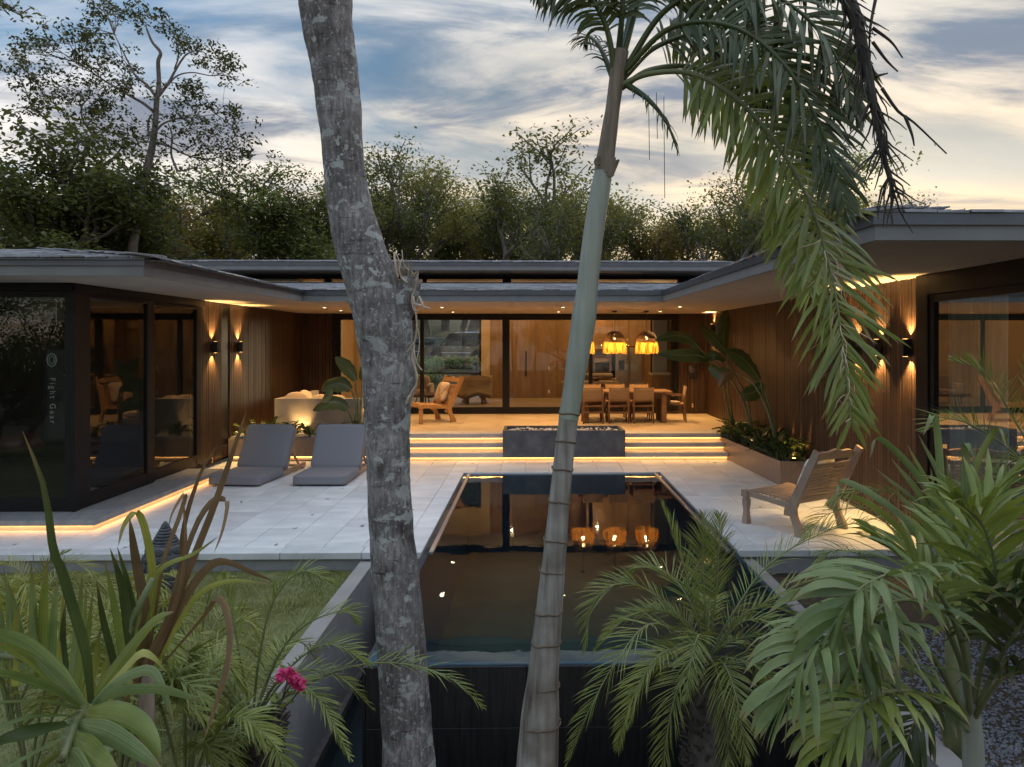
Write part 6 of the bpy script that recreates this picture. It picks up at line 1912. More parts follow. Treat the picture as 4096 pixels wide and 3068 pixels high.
# stub of the broken branch
st = skin_tube(D3([(838, 720, YT), (868, 660, YT - .01), (884, 618, YT - .02), (888, 600, YT - .02)]), [.085, .075, .062, .052], seg=20, rings=18, noise=.10, seed=8)
n0 = len(st.v) - 20
child(st, 'branch_stub', M['lichen'], bt)
M['deadwood'] = material('splintered_wood', (0.16, 0.12, 0.09), (0.34, 0.27, 0.20), rough=.9, scale=14, bump=.4, stretch=(1, 1, .3))
rr = random.Random(31)
sp = MB(); c_ = AD(886, 604, YT - .02)
for k in range(46):
    a = rr.random() * 6.28; r = rr.uniform(0, .05); b = c_ + Vector((math.cos(a) * r, math.sin(a) * r, rr.uniform(-.01, .01)))
    tip = b + Vector((rr.gauss(-.01, .018), rr.gauss(0, .02), rr.uniform(.02, .075) * (1.6 if b.x < c_.x else .8)))
    sp.tube([b, (b + tip) / 2, tip], [rr.uniform(.005, .011), .005, .001], 5)
child(sp, 'splinters', M['deadwood'], bt, False)
vn = MB()
for pts, r in (([(868, 560), (862, 580), (868, 600), (880, 610)], .004), ([(856, 548), (866, 575), (862, 590), (875, 605)], .003), ([(900, 600), (897, 625), (890, 640), (893, 668), (905, 672)], .004), ([(905, 640), (912, 655), (916, 668)], .006), ([(892, 655), (908, 660), (930, 668)], .006), ([(893, 640), (896, 665), (900, 690), (899, 720), (894, 745), (896, 770), (903, 790), (912, 800)], .0045),
               ([(893, 740), (886, 750), (880, 760)], .003), ([(895, 745), (890, 770), (898, 800), (900, 830), (890, 845), (884, 868)], .0055), ([(889, 850), (882, 860), (880, 872)], .006), ([(897, 795), (902, 815), (898, 838), (889, 862)], .004), ([(899, 700), (906, 730), (904, 760), (897, 790)], .003), ([(868, 540), (872, 570), (884, 585)], .003), ([(852, 545), (853, 565), (860, 600)], .006)):
    vn.tube(spline([AD(x, y, YT - .10 + rr.uniform(-.02, .02)) for x, y in pts], 14), r, 5)
M['vine'] = material('pale_dry_vine', (0.42, 0.32, 0.22), (0.58, 0.46, 0.34), rough=.8, scale=12)
child(vn, 'hanging_vine', M['vine'], bt)

# ---------------- slender ringed palm in the middle
YP = 3.6
cw = [(1160, 1660, 90), (1166, 1560, 84), (1174, 1450, 66), (1180, 1385, 61), (1190, 1280, 55), (1200, 1180, 49), (1208, 1090, 45), (1217, 1000, 43), (1228, 905, 42), (1238, 840, 43), (1250, 760, 49), (1261, 690, 53), (1270, 610, 46), (1280, 520, 44), (1292, 440, 44), (1304, 370, 40), (1314, 300, 34), (1324, 230, 29), (1332, 170, 30), (1340, 110, 34)]
path = [AD(x, y, YP) for x, y, w in cw]; rad = [w * DS * YP / F / 2 for x, y, w in cw]
root = Vector((path[0].x - .03, YP, -.36))
tp = palm('tall_palm', root, 'slender palm with pale ringed trunk and smooth green crownshaft leaning right over the pool', 'palm')
def palm_bark():
    m = bpy.data.materials.new('ringed_palm_bark'); m.use_nodes = True
    t = m.node_tree; p = t.nodes['Principled BSDF']
    tc_ = N(t, 'ShaderNodeTexCoord'); mp_ = N(t, 'ShaderNodeMapping'); mp_.inputs['Scale'].default_value = (26, 26, 1.3); L(t, tc_.outputs['Object'], mp_.inputs[0])
    n1_ = N(t, 'ShaderNodeTexNoise', inp={'Scale': 1.0, 'Detail': 6.0}); L(t, mp_.outputs[0], n1_.inputs['Vector'])
    n2_ = N(t, 'ShaderNodeTexNoise', inp={'Scale': 5.0, 'Detail': 5.0}); L(t, tc_.outputs['Object'], n2_.inputs['Vector'])
    c1_ = ramp(t, n1_.outputs[0], [(.30, (0.12, 0.095, 0.075)), (.5, (0.27, 0.25, 0.225)), (.7, (0.36, 0.345, 0.32))])
    c2_ = ramp(t, n2_.outputs[0], [(.35, (.62, .58, .52)), (.6, (1.1, 1.1, 1.1))])
    L(t, mixc(t, 1.0, c1_, c2_, 'MULTIPLY'), p.inputs['Base Color']); p.inputs['Roughness'].default_value = .8
    b1 = N(t, 'ShaderNodeBump', inp={'Strength': .4, 'Distance': .004}); L(t, n1_.outputs[0], b1.inputs['Height']); L(t, b1.outputs[0], p.inputs['Normal'])
    return m
M['palmbark'] = palm_bark()
M['crownshaft'] = material('crownshaft', (0.22, 0.245, 0.195), (0.35, 0.37, 0.32), rough=.45, scale=3.5, stretch=(9, 9, .5), bump=.12, lo=.25, hi=.75)
M['sheath'] = material('dry_sheath', (0.13, 0.095, 0.065), (0.24, 0.19, 0.14), rough=.7, scale=6, stretch=(5, 5, .6), bump=.2)
M['ring'] = material('trunk_ring_scar', (0.10, 0.07, 0.045), (0.17, 0.125, 0.09), rough=.9, scale=20)
child(skin_tube([root] + path[:9], [.15] + rad[:9], seg=28, rings=60, noise=.012, seed=3), 'trunk', M['palmbark'], tp)
child(skin_tube(path[8:17], [rad[8] * 1.04] + rad[9:17], seg=28, rings=40, noise=.008, seed=4), 'crownshaft', M['crownshaft'], tp)
child(skin_tube(path[15:], [r * 1.06 for r in rad[15:]], seg=24, rings=24, noise=.05, seed=6), 'upper_sheath', M['sheath'], tp)
for x, y, w in ((1230, 893, 43), (1222, 952, 43), (1215, 1012, 44), (1208, 1082, 46), (1200, 1165, 50), (1192, 1232, 53), (1186, 1320, 59), (1180, 1386, 62), (1174, 1480, 68), (1168, 1560, 84)):
    c_ = AD(x, y, YP); r = w * DS * YP / F / 2
    mb = MB(); tilt = .10 if y < 1300 else -.04
    mb.tube([(c_.x + (r + .0012) * math.cos(a), c_.y + (r + .0012) * math.sin(a), c_.z - (r) * math.cos(a) * tilt + rr.uniform(-.002, .002) + .004 * math.sin(a * 3)) for a in [2 * math.pi * k / 32 for k in range(33)]], .0042, 6, False)
    child(mb, 'trunk_ring', M['ring'], tp)
# torn sheath edge
mb = MB()
for pts in ([(1292, 356), (1290, 348), (1296, 336)], [(1310, 372), (1322, 350), (1330, 340)], [(1318, 380), (1328, 356), (1338, 345)]):
    P = spline(D3([(x, y, YP - .05) for x, y in pts]), 6); strip(mb, P, [.03, .034, .034, .03, .02, .006], Vector((1, .2, .1)), .2)
child(mb, 'torn_sheath', M['sheath'], tp)
rr = random.Random(41)
TF = [  # rachis, leaflets a side, length, width, droop, material
    ([(1340, 185, 3.6), (1400, 160, 3.55), (1490, 158, 3.5), (1580, 205, 3.42), (1670, 300, 3.35), (1745, 430, 3.3), (1795, 590, 3.26), (1822, 760, 3.24), (1838, 915, 3.22)], 92, .37, .022, .22, 'palm'),
    ([(1345, 170, 3.62), (1420, 100, 3.7), (1530, 75, 3.75), (1640, 140, 3.8), (1730, 250, 3.82), (1785, 380, 3.84)], 70, .34, .022, .45, 'palmdark'),
    ([(1350, 150, 3.6), (1440, 20, 3.5), (1580, -40, 3.4), (1720, 20, 3.3), (1810, 130, 3.25), (1850, 260, 3.22)], 72, .36, .022, .45, 'palmdark'),
    ([(1345, 120, 3.6), (1400, -40, 3.6), (1520, -130, 3.55), (1680, -110, 3.5), (1800, -10, 3.45)], 66, .38, .022, .5, 'palmdark'),
    ([(1330, 170, 3.6), (1310, 60, 3.55), (1270, -10, 3.5), (1215, -40, 3.45), (1150, -20, 3.42)], 40, .26, .017, .95, 'palmdark'),
    ([(1328, 180, 3.6), (1300, 110, 3.7), (1275, 80, 3.8), (1262, 90, 3.85)], 26, .16, .010, .6, 'palmdark'),
    ([(1340, 140, 3.6), (1370, 0, 3.75), (1420, -120, 3.9), (1490, -200, 4.0)], 40, .32, .02, .8, 'palmdark'),
    ([(1335, 130, 3.6), (1345, 0, 3.5), (1340, -140, 3.45), (1300, -240, 3.4)], 40, .3, .02, .8, 'palmdark'),
    ([(1342, 190, 3.6), (1410, 150, 3.7), (1510, 150, 3.8), (1610, 230, 3.85), (1690, 360, 3.88), (1730, 500, 3.9), (1750, 640, 3.9)], 78, .36, .021, .25, 'palm'),
    ([(1345, 160, 3.6), (1450, 60, 3.45), (1590, 60, 3.3), (1710, 160, 3.2), (1790, 320, 3.15), (1830, 470, 3.1)], 70, .32, .02, .35, 'palmdark'),
    ([(1350, 180, 3.6), (1400, 215, 3.5), (1440, 265, 3.45), (1465, 330, 3.42)], 16, .13, .009, .8, 'palmdark'),
]
for pts, n, ln, w, dr, mt in TF:
    child(frond_mesh(D3(pts), n, ln, w, rr, droop=dr, a0=66, a1=40 if mt == 'palm' else 26, prof=(lambda u: (.75 + .25 * math.sin(math.pi * u)) * (1 if u < .8 else 1 - (u - .8) * 2.2)) if mt == 'palm' else None, r0=.017, lift=.02, start=.22 if n > 30 else .1, seg=5, curl=.05, jit=.14, face=.0 if n < 30 else .75), 'frond', [M[mt], M['stalk'] if mt == 'palm' else M['palmdark']], tp)
# dry pale fibres on the hanging frond
mb = MB()
P = spline(D3(TF[0][0]), 60)
for k in range(60):
    p = P[rr.randint(34, 59)]; d = Vector((rr.gauss(0, .6), rr.gauss(0, .4), rr.uniform(-1, .1))).normalized(); pts = [p]
    for q in range(5):
        pts.append(pts[-1] + d * rr.uniform(.02, .045)); d = (d + Vector((rr.gauss(0, .35), rr.gauss(0, .3), -.25 + rr.gauss(0, .2)))).normalized()
    strip(mb, pts, [.003, .005, .004, .004, .003, .001], Vector((1, .3, 0)), .3)
child(mb, 'dry_leaflets', M['vine'], tp)
# drooping dark fruit stalk
mb = MB()
main = spline(D3([(1800, -60, 3.0), (1845, 30, 3.0), (1868, 130, 3.0), (1890, 240, 3.0), (1910, 340, 3.0), (1932, 425, 3.0)]), 30)
mb.tube(main, [lerp(.034, .006, i / 29) for i in range(30)], 8)
for k in range(95):
    i = rr.randint(2, 28); p = main[i]; d = Vector((rr.gauss(.0, .5), rr.gauss(0, .5), -1)).normalized(); pts = [p]
    for q in range(4):
        pts.append(pts[-1] + d * rr.uniform(.03, .06)); d = (d + Vector((rr.gauss(0, .2), rr.gauss(0, .2), -.1))).normalized()
    mb.tube(pts, [.006, .005, .004, .003, .002], 4, False)
for pts in ([(1885, 60), (1925, 90), (1950, 125)], [(1885, 90), (1915, 130), (1940, 155)], [(1905, 190), (1940, 240), (1975, 265), (2045, 332)], [(1955, 250), (1970, 290), (1975, 315)], [(1890, 165), (1918, 158)], [(1895, -20), (1880, 60), (1878, 120)]):
    Q = spline(D3([(x, y, 3.0) for x, y in pts]), 10); mb.tube(Q, [lerp(.008, .003, i / 9) for i in range(10)], 5)
M['darkstalk'] = material('dark_fruit_stalk', (0.030, 0.026, 0.024), (0.07, 0.06, 0.05), rough=.8, scale=12)
child(mb, 'fruit_stalk', M['darkstalk'], tp)
# hanging threads
mb = MB()
for x, y0, y1 in ((1401, 205, 345), (1434, 210, 428), (1418, 200, 300)):
    mb.tube(D3([(x, y0, 3.45), (x + 1, (y0 + y1) / 2, 3.45), (x + 2, y1, 3.45)]), .0016, 4)
child(mb, 'hanging_fibre', M['darkstalk'], tp)

# ---------------- feathery date palms
def date_palm(name, crown, base, fronds, label, n=46, ln=.17, wid=.0065, mt='palm', tr=.13, seed=1, droop=.28):
    rr = random.Random(seed)
    c_ = AD(*crown); b = Vector((*base,)) if len(base) == 3 and not isinstance(base[0], tuple) else base
    o = palm(name, b, label, 'palm', 'feathery date palms in the foreground')
    if tr:
        mb = skin_tube([b, b.lerp(c_, .5) + Vector((.02, 0, 0)), c_ + Vector((0, 0, .02))], [tr * .9, tr, tr * .8], seg=20, rings=30, noise=.08, seed=seed)
        child(mb, 'trunk', M['barkdark'], o)
        mb = MB()                                   # old leaf bases
        for k in range(int(420 * tr / .13)):
            t = rr.random(); a = rr.random() * 6.28; p = b.lerp(c_, t) + Vector((math.cos(a), math.sin(a), 0)) * tr * rr.uniform(.85, 1.02)
            e = p + Vector((math.cos(a) * .04, math.sin(a) * .04, rr.uniform(.01, .06)))
            mb.tube([p, e], [.011, .004], 4)
        child(mb, 'leaf_bases', M['barkdark'], o, False)
    for f in fronds:
        Yb = crown[2]
        pts = [(crown[0], crown[1], Yb)] + [(q[0], q[1], Yb + (q[2] if len(q) > 2 else 0)) for q in f]
        child(frond_mesh(D3(pts), n, ln, wid, rr, droop=droop, a0=58, a1=20, r0=.008, lift=.22, start=.16, seg=3, jit=.10), 'frond', [M[mt], M['stalk']], o)
    # fill-in fronds all round the crown
    for k in range(9):
        a = k * .7 + rr.uniform(-.2, .2); l = rr.uniform(.5, .75)
        d = Vector((math.cos(a), math.sin(a), 0))
        P = [c_, c_ + d * l * .35 + Vector((0, 0, l * .42)), c_ + d * l * .75 + Vector((0, 0, l * .38)), c_ + d * l * 1.1 + Vector((0, 0, l * .02))]
        if k % 2: P = [c_, c_ + d * l * .4 + Vector((0, 0, l * .12)), c_ + d * l * .7 + Vector((0, 0, -l * .15)), c_ + d * l * .85 + Vector((0, 0, -l * .6))]
        child(frond_mesh(P, n, ln * .9, wid, rr, droop=droop, a0=58, a1=20, r0=.008, lift=.2, start=.16, seg=3, jit=.10), 'frond', [M[mt], M['stalk']], o)
    return o
q = AD(1500, 1700, 4.45)
date_palm('date_palm', (1528, 1425, 4.45), Vector((q.x, 4.1, -.36)), [
    [(1505, 1330), (1470, 1200, .05), (1428, 1085, .08)], [(1522, 1300), (1518, 1200, .1), (1520, 1110, .12)], [(1545, 1300), (1552, 1200, -.05), (1555, 1110, -.05)],
    [(1580, 1330), (1660, 1220, .1), (1780, 1150, .15), (1900, 1118, .2)], [(1590, 1350), (1680, 1285, -.05), (1800, 1240, -.1), (1880, 1250, -.12)], [(1480, 1350), (1400, 1275, .05), (1330, 1262, .05), (1280, 1310, .02), (1262, 1410, 0)],
    [(1500, 1320), (1450, 1245, .2), (1390, 1225, .3), (1345, 1260, .35)], [(1470, 1370, -.1), (1400, 1350, -.25), (1330, 1430, -.35), (1270, 1540, -.42), (1225, 1650, -.45)], [(1480, 1400, -.15), (1420, 1420, -.3), (1365, 1510, -.4), (1335, 1620, -.45)],
    [(1500, 1420, -.2), (1465, 1480, -.35), (1440, 1590, -.42), (1430, 1700, -.45)], [(1570, 1390, -.1), (1650, 1370, -.2), (1730, 1385, -.25), (1790, 1440, -.3)], [(1570, 1420, -.15), (1650, 1450, -.3), (1720, 1540, -.4), (1760, 1650, -.45)],
    [(1545, 1440, -.2), (1568, 1540, -.35), (1575, 1690, -.42)], [(1480, 1340, .1), (1410, 1320, .2), (1350, 1340, .25), (1300, 1380, .28)]],
    'bushy date palm with shaggy trunk in front of the pool edge', seed=51, n=58, ln=.22)
q = AD(545, 1640, 3.9)
date_palm('date_palm', (545, 1560, 3.8), Vector((q.x, 3.8, -.2)), [
    [(600, 1420), (660, 1350), (740, 1320), (770, 1345)], [(560, 1420), (590, 1300), (650, 1235), (720, 1260)], [(520, 1430), (500, 1320), (480, 1240)], [(480, 1470), (420, 1400), (370, 1380)],
    [(640, 1490, -.05), (760, 1440, -.1), (880, 1435, -.12), (980, 1470, -.15), (1045, 1530, -.15)], [(600, 1470, -.1), (680, 1400, -.15), (740, 1400, -.2), (800, 1440, -.2)], [(520, 1600, -.2), (470, 1640, -.3)], [(590, 1600, -.2), (620, 1680, -.3)], [(500, 1500), (440, 1480, .1), (390, 1540, .15)]],
    'date palm by the basin wall, one frond crossing the lichen trunk', seed=52, n=44, ln=.16, tr=.15)
q = AD(430, 1420, 4.6)
date_palm('date_palm', (430, 1440, 4.6), Vector((q.x, 4.6, -.2)), [
    [(400, 1350), (360, 1300), (320, 1300)], [(440, 1340), (460, 1270), (500, 1250)], [(470, 1370), (530, 1340), (560, 1380)], [(380, 1400), (330, 1400), (300, 1440)], [(470, 1430, -.1), (520, 1450, -.2), (560, 1520, -.3)], [(400, 1440, -.1), (360, 1500, -.2)], [(420, 1340, .1), (400, 1270, .1), (370, 1240, .1)]],
    'yellow-green young date palm on the lawn beside the stone head', seed=53, n=40, ln=.14, mt='palmyel', tr=.05)
q = AD(60, 1330, 5.6)
date_palm('date_palm', (70, 1330, 5.6), Vector((q.x, 5.6, -.2)), [
    [(60, 1260), (20, 1220), (-40, 1230)], [(90, 1250), (140, 1215), (190, 1230), (230, 1290)], [(110, 1270), (170, 1250), (240, 1270), (290, 1330)], [(80, 1280), (100, 1220), (150, 1190)], [(40, 1290), (0, 1260), (-30, 1300)]],
    'yellow-green feathery palm at the left edge below the platform', seed=54, n=40, ln=.16, mt='palmyel', tr=.04)
q = AD(2290, 1200, 4.4)
date_palm('date_palm', (2290, 1130, 4.4), Vector((q.x, 4.4, -.26)), [
    [(2210, 1000), (2120, 930), (2050, 905), (2000, 930)], [(2230, 980), (2170, 870), (2120, 800), (2060, 780)], [(2250, 960), (2230, 850), (2220, 760)], [(2200, 1080), (2100, 1050), (2020, 1080)]],
    'spiky date palm reaching in from the right picture edge', seed=55, n=46, ln=.24, tr=.12, droop=.08, mt='palm')

# arching thin fronds by the right deck
q = AD(1990, 1330, 5.6)
o = palm('areca_palm', (q.x, 5.6, -.26), 'arching thin-leaved palm beside the right end of the deck', 'palm')
rr = random.Random(61)
for f in ([(1990, 1330), (1970, 1200), (1880, 1105), (1790, 1110), (1735, 1165)], [(1990, 1330), (2010, 1180), (1950, 1075), (1850, 1060), (1790, 1090)], [(1990, 1330), (1930, 1260), (1860, 1200), (1800, 1190), (1770, 1220)], [(1990, 1330), (2060, 1180), (2110, 1090), (2170, 1060)]):
    child(frond_mesh(D3([(x, y, 5.6) for x, y in f]), 44, .28, .008, rr, droop=.55, a0=62, a1=22, r0=.008, lift=.18, start=.25, seg=4, curl=.03), 'frond', [M['palm'], M['stalk']], o)

# ---------------- broad-leaved palms (each big leaf its own part)
def strap(par, pts, w0, mat, rr, wdir=None, fold=.25, name='leaf', taper=None, n=14):
    """long strap leaf; pts in photo coordinates with distance"""
    P = spline(D3(pts), n); mb = MB()
    ws = []
    for i in range(n):
        u = i / (n - 1)
        ws.append(w0 * (taper(u) if taper else min(1, .5 + u * 2.2) * (1 - u ** 2.6) ** .8 + .03))
    wd = wdir or Vector((1, .25, .3))
    # keep the blade broadside-ish: width across the path, seen from above and in front
    T = (P[-1] - P[0]).normalized()
    view = Vector((0, -1, .45)).normalized()
    w_ = T.cross(view)
    if w_.length < .2: w_ = Vector((1, 0, 0))
    tw = rr.gauss(0, .35)
    w_ = w_.normalized(); w_ = w_ * math.cos(tw) + view * math.sin(tw)
    strip(mb, P, ws, wdir or w_, fold)
    return child(mb, name, mat, par)
zz3 = lambda z: (0.283 * z[0], 1188 + 0.283 * z[1])
o = palm('bottle_palm', (AD(181, 1530, 2.3).x, 2.3, -.2), 'broad-leaved palm filling the lower left corner', 'palm', 'broad-leaved palms in the foreground')
rr = random.Random(71)
LL = [([(640, 1200), (420, 930), (200, 730), (0, 640), (-100, 620)], .052, 'palmgrey', 2.3, 2.1), ([(600, 1180), (380, 960), (160, 800), (-60, 700)], .05, 'palm', 2.3, 2.15), ([(600, 1200), (400, 1080), (200, 1000), (0, 950), (-150, 1000)], .052, 'palmgrey', 2.25, 1.95),
      ([(600, 1220), (300, 1165), (0, 1175), (-200, 1200)], .055, 'palmgrey', 2.25, 1.9), ([(560, 1270), (280, 1280), (0, 1360), (-160, 1430)], .055, 'palmgrey', 2.2, 1.85), ([(520, 1330), (260, 1390), (0, 1480), (-100, 1540)], .055, 'palmdark', 2.15, 1.8),
      ([(480, 1420), (240, 1540), (60, 1650), (-50, 1750)], .05, 'palmgrey', 2.1, 1.8), ([(470, 1540), (300, 1640), (150, 1760)], .045, 'palm', 2.05, 1.8), ([(650, 1230), (850, 1225), (1050, 1310), (1170, 1480), (1210, 1680)], .06, 'palm', 2.25, 1.9),
      ([(600, 1330), (820, 1400), (1020, 1520), (1240, 1680)], .058, 'palmgrey', 2.2, 1.85), ([(560, 1420), (700, 1530), (900, 1690)], .055, 'palm', 2.15, 1.85), ([(520, 1540), (600, 1640), (720, 1780)], .05, 'palmgrey', 2.1, 1.85),
      ([(660, 1200), (840, 960), (1020, 720), (1200, 520), (1330, 470)], .035, 'palm', 2.35, 2.5), ([(680, 1190), (880, 980), (1060, 790), (1180, 820), (1275, 940)], .036, 'palmyel', 2.35, 2.4), ([(700, 1170), (900, 1000), (1130, 915), (1240, 1060), (1330, 1330)], .034, 'palmgrey', 2.3, 2.2),
      ([(720, 1170), (900, 1080), (1200, 1065), (1400, 1110), (1540, 1160)], .032, 'palmgrey', 2.3, 2.1), ([(690, 1170), (650, 800), (540, 420), (460, 150), (400, 0), (330, -480), (170, -910)], .040, 'palmdark', 2.35, 2.2)]
for pts, w, mt, ya, yb in LL:
    n_ = len(pts)
    strap(o, [(*zz3(p), lerp(ya, yb, i / (n_ - 1))) for i, p in enumerate(pts)], w, M[mt], rr)
child(MB().tube(D3([(zz3((640, 1210))[0], zz3((640, 1210))[1], 2.3), (zz3((560, 1330))[0], zz3((560, 1330))[1], 2.2), (zz3((470, 1600))[0], zz3((470, 1600))[1], 2.05)]), [.016, .015, .013], 8), 'stalk', M['stalk'], o)
child(MB().tube([Vector((AD(181, 1530, 2.3).x, 2.3, -.2)), AD(190, 1620, 2.32), AD(181, 1530, 2.3)], [.06, .04, .02], 10), 'stem', M['stalk'], o)
# row of upright leaflets behind it
o = palm('bottle_palm', (AD(120, 1500, 2.7).x, 2.7, -.2), 'upright row of wide green blades at the left edge', 'palm', 'broad-leaved palms in the foreground')
for xb, yb, xt, yt, w, mt in ((60, 760, 25, 120, .044, 'palmgrey'), (160, 780, 60, 230, .04, 'palmgrey'), (230, 800, 235, 80, .045, 'palmgrey'), (290, 780, 245, 250, .036, 'palmgrey'), (330, 840, 362, 60, .042, 'palm'), (390, 860, 440, 200, .04, 'palmgrey'), (430, 950, 480, 330, .034, 'palmyel'), (500, 960, 500, 380, .03, 'palmdark'), (540, 1040, 630, 170, .034, 'palmgrey'), (560, 1080, 660, 260, .032, 'palm'), (590, 1100, 710, 310, .03, 'palm'), (660, 1100, 760, 600, .03, 'palmyel'), (740, 1120, 830, 800, .03, 'palmyel'),
                             (870, 900, 735, 230, .036, 'palmdark'), (930, 820, 795, 70, .034, 'palm'), (980, 640, 838, -20, .036, 'palmdark'), (1010, 440, 893, -30, .034, 'palmdark'), (-20, 800, -40, 300, .04, 'palmgrey'), (110, 900, 140, 420, .036, 'palmyel')):
    b, t_ = zz3((xb, yb)), zz3((xt, yt)); bend = rr.gauss(0, 6)
    strap(o, [(b[0], b[1] + 40, 2.75), (b[0], b[1], 2.75), ((b[0] + t_[0]) / 2 + bend, (b[1] + t_[1]) / 2, 2.72), (t_[0], t_[1], 2.62)], w, M[mt], rr, taper=lambda u: min(1, .75 + u) * (1 - max(0, (u - .55) / .45) ** 1.6) + .02)
child(MB().tube(D3([(250, 1620, 2.75), (180, 1470, 2.78), (60, 1420, 2.76), (-60, 1410, 2.75)]), [.02, .018, .015, .012], 8), 'stalk', M['stalk'], o)
child(MB().tube(D3([(250, 1620, 2.75), (260, 1450, 2.78), (290, 1330, 2.76), (330, 1250, 2.75)]), [.02, .018, .015, .010], 8), 'stalk', M['stalk'], o)
child(MB().tube([Vector((AD(120, 1500, 2.7).x, 2.7, -.2)), AD(200, 1640, 2.75), AD(250, 1610, 2.75)], [.05, .04, .02], 10), 'stem', M['stalk'], o)
# withered brown and yellowing leaves standing up beside it
o = palm('withered_palm', (AD(330, 1560, 2.9).x, 2.9, -.2), 'cluster of withered brown and yellow palm leaves standing before the stone head', 'palm')
DD = [([(300, 1500), (340, 1400), (400, 1250), (460, 1100), (505, 970), (532, 890)], .030, 'deadleaf'), ([(310, 1480), (330, 1350), (350, 1220), (385, 1120), (400, 1070), (392, 1075), (372, 1110), (364, 1140)], .022, 'deadleaf'), ([(300, 1480), (310, 1330), (290, 1200), (280, 1120)], .050, 'deadleaf'), ([(310, 1470), (330, 1320), (325, 1200), (300, 1110), (270, 1130), (255, 1180)], .030, 'palmyel'),
      ([(340, 1430), (380, 1260), (420, 1140), (455, 1085), (480, 1078), (492, 1090), (480, 1150), (462, 1195)], .026, 'deadleaf'), ([(330, 1430), (400, 1290), (450, 1225), (490, 1215), (550, 1240), (590, 1255)], .034, 'deadleaf'), ([(330, 1450), (400, 1320), (440, 1275), (500, 1255), (585, 1262)], .026, 'palmyel'), ([(345, 1440), (440, 1330), (470, 1290), (495, 1350), (490, 1440), (460, 1540), (440, 1600)], .028, 'deadleaf'),
      ([(290, 1480), (300, 1380), (330, 1300), (345, 1230), (420, 1195), (470, 1160)], .026, 'palmyel'), ([(290, 1470), (280, 1390), (300, 1330), (300, 1280)], .040, 'palmyel'), ([(270, 1520), (330, 1400), (380, 1300), (400, 1180), (395, 1060)], .022, 'deadleaf'), ([(350, 1420), (390, 1270), (395, 1150), (430, 1030), (470, 960)], .02, 'deadleaf')]
for pts, w, mt in DD:
    n_ = len(pts)
    strap(o, [(x, y, lerp(2.9, 2.75, i / (n_ - 1))) for i, (x, y) in enumerate(pts)], w, M[mt], rr, n=20)
child(MB().tube([Vector((AD(330, 1560, 2.9).x, 2.9, -.2)), AD(315, 1560, 2.9), AD(320, 1440, 2.9)], [.05, .035, .02], 10), 'stem', M['sheath'], o)

# feathery fronds filling the bed in the lower left corner
rr = random.Random(75)
for bx0, by0, Yb, lst, mt, lb in ((60, 1700, 3.2, [(-40, 1420), (20, 1360), (120, 1380), (180, 1460)], 'palmyel', 'feathery yellow-green palm low at the left edge behind the broad leaves'), (250, 1720, 3.3, [(160, 1400), (240, 1330), (330, 1380), (400, 1470), (120, 1480)], 'palm', 'feathery green palm behind the withered leaves'), (400, 1740, 3.5, [(300, 1480), (380, 1400), (470, 1440), (540, 1540), (470, 1600)], 'palm', 'feathery green palm left of the bougainvillea'), (20, 1560, 4.3, [(-60, 1330), (30, 1270), (120, 1290), (190, 1370)], 'palmyel', 'feathery yellow-green palm behind the upright blades'), (300, 1520, 4.2, [(220, 1300), (290, 1250), (360, 1300), (420, 1390)], 'palmyel', 'feathery yellow-green palm at the foot of the stone head')):
    q = AD(bx0, by0, Yb); o = palm('areca_palm', (q.x, Yb, -.2), lb, 'palm', 'feathery palms in the lower left bed')
    for tx, ty in lst:
        for rep in range(2):
            tx2, ty2 = tx + rr.uniform(-30, 30), ty + rr.uniform(-25, 45); mx = lerp(bx0, tx2, .45)
            dY = rr.uniform(-.35, .25)
            pts = [(bx0, by0, Yb), (mx, lerp(by0, ty2, .75), Yb + dY * .4), (lerp(bx0, tx2, .9), ty2 + 5, Yb + dY * .8), (tx2 + (tx2 - bx0) * .45, ty2 + 70, Yb + dY)]
            child(frond_mesh(D3(pts), 34, .19, .009, rr, droop=.4, a0=60, a1=20, r0=.007, lift=.2, start=.3, seg=4, curl=.03), 'frond', [M[mt], M['stalk']], o)

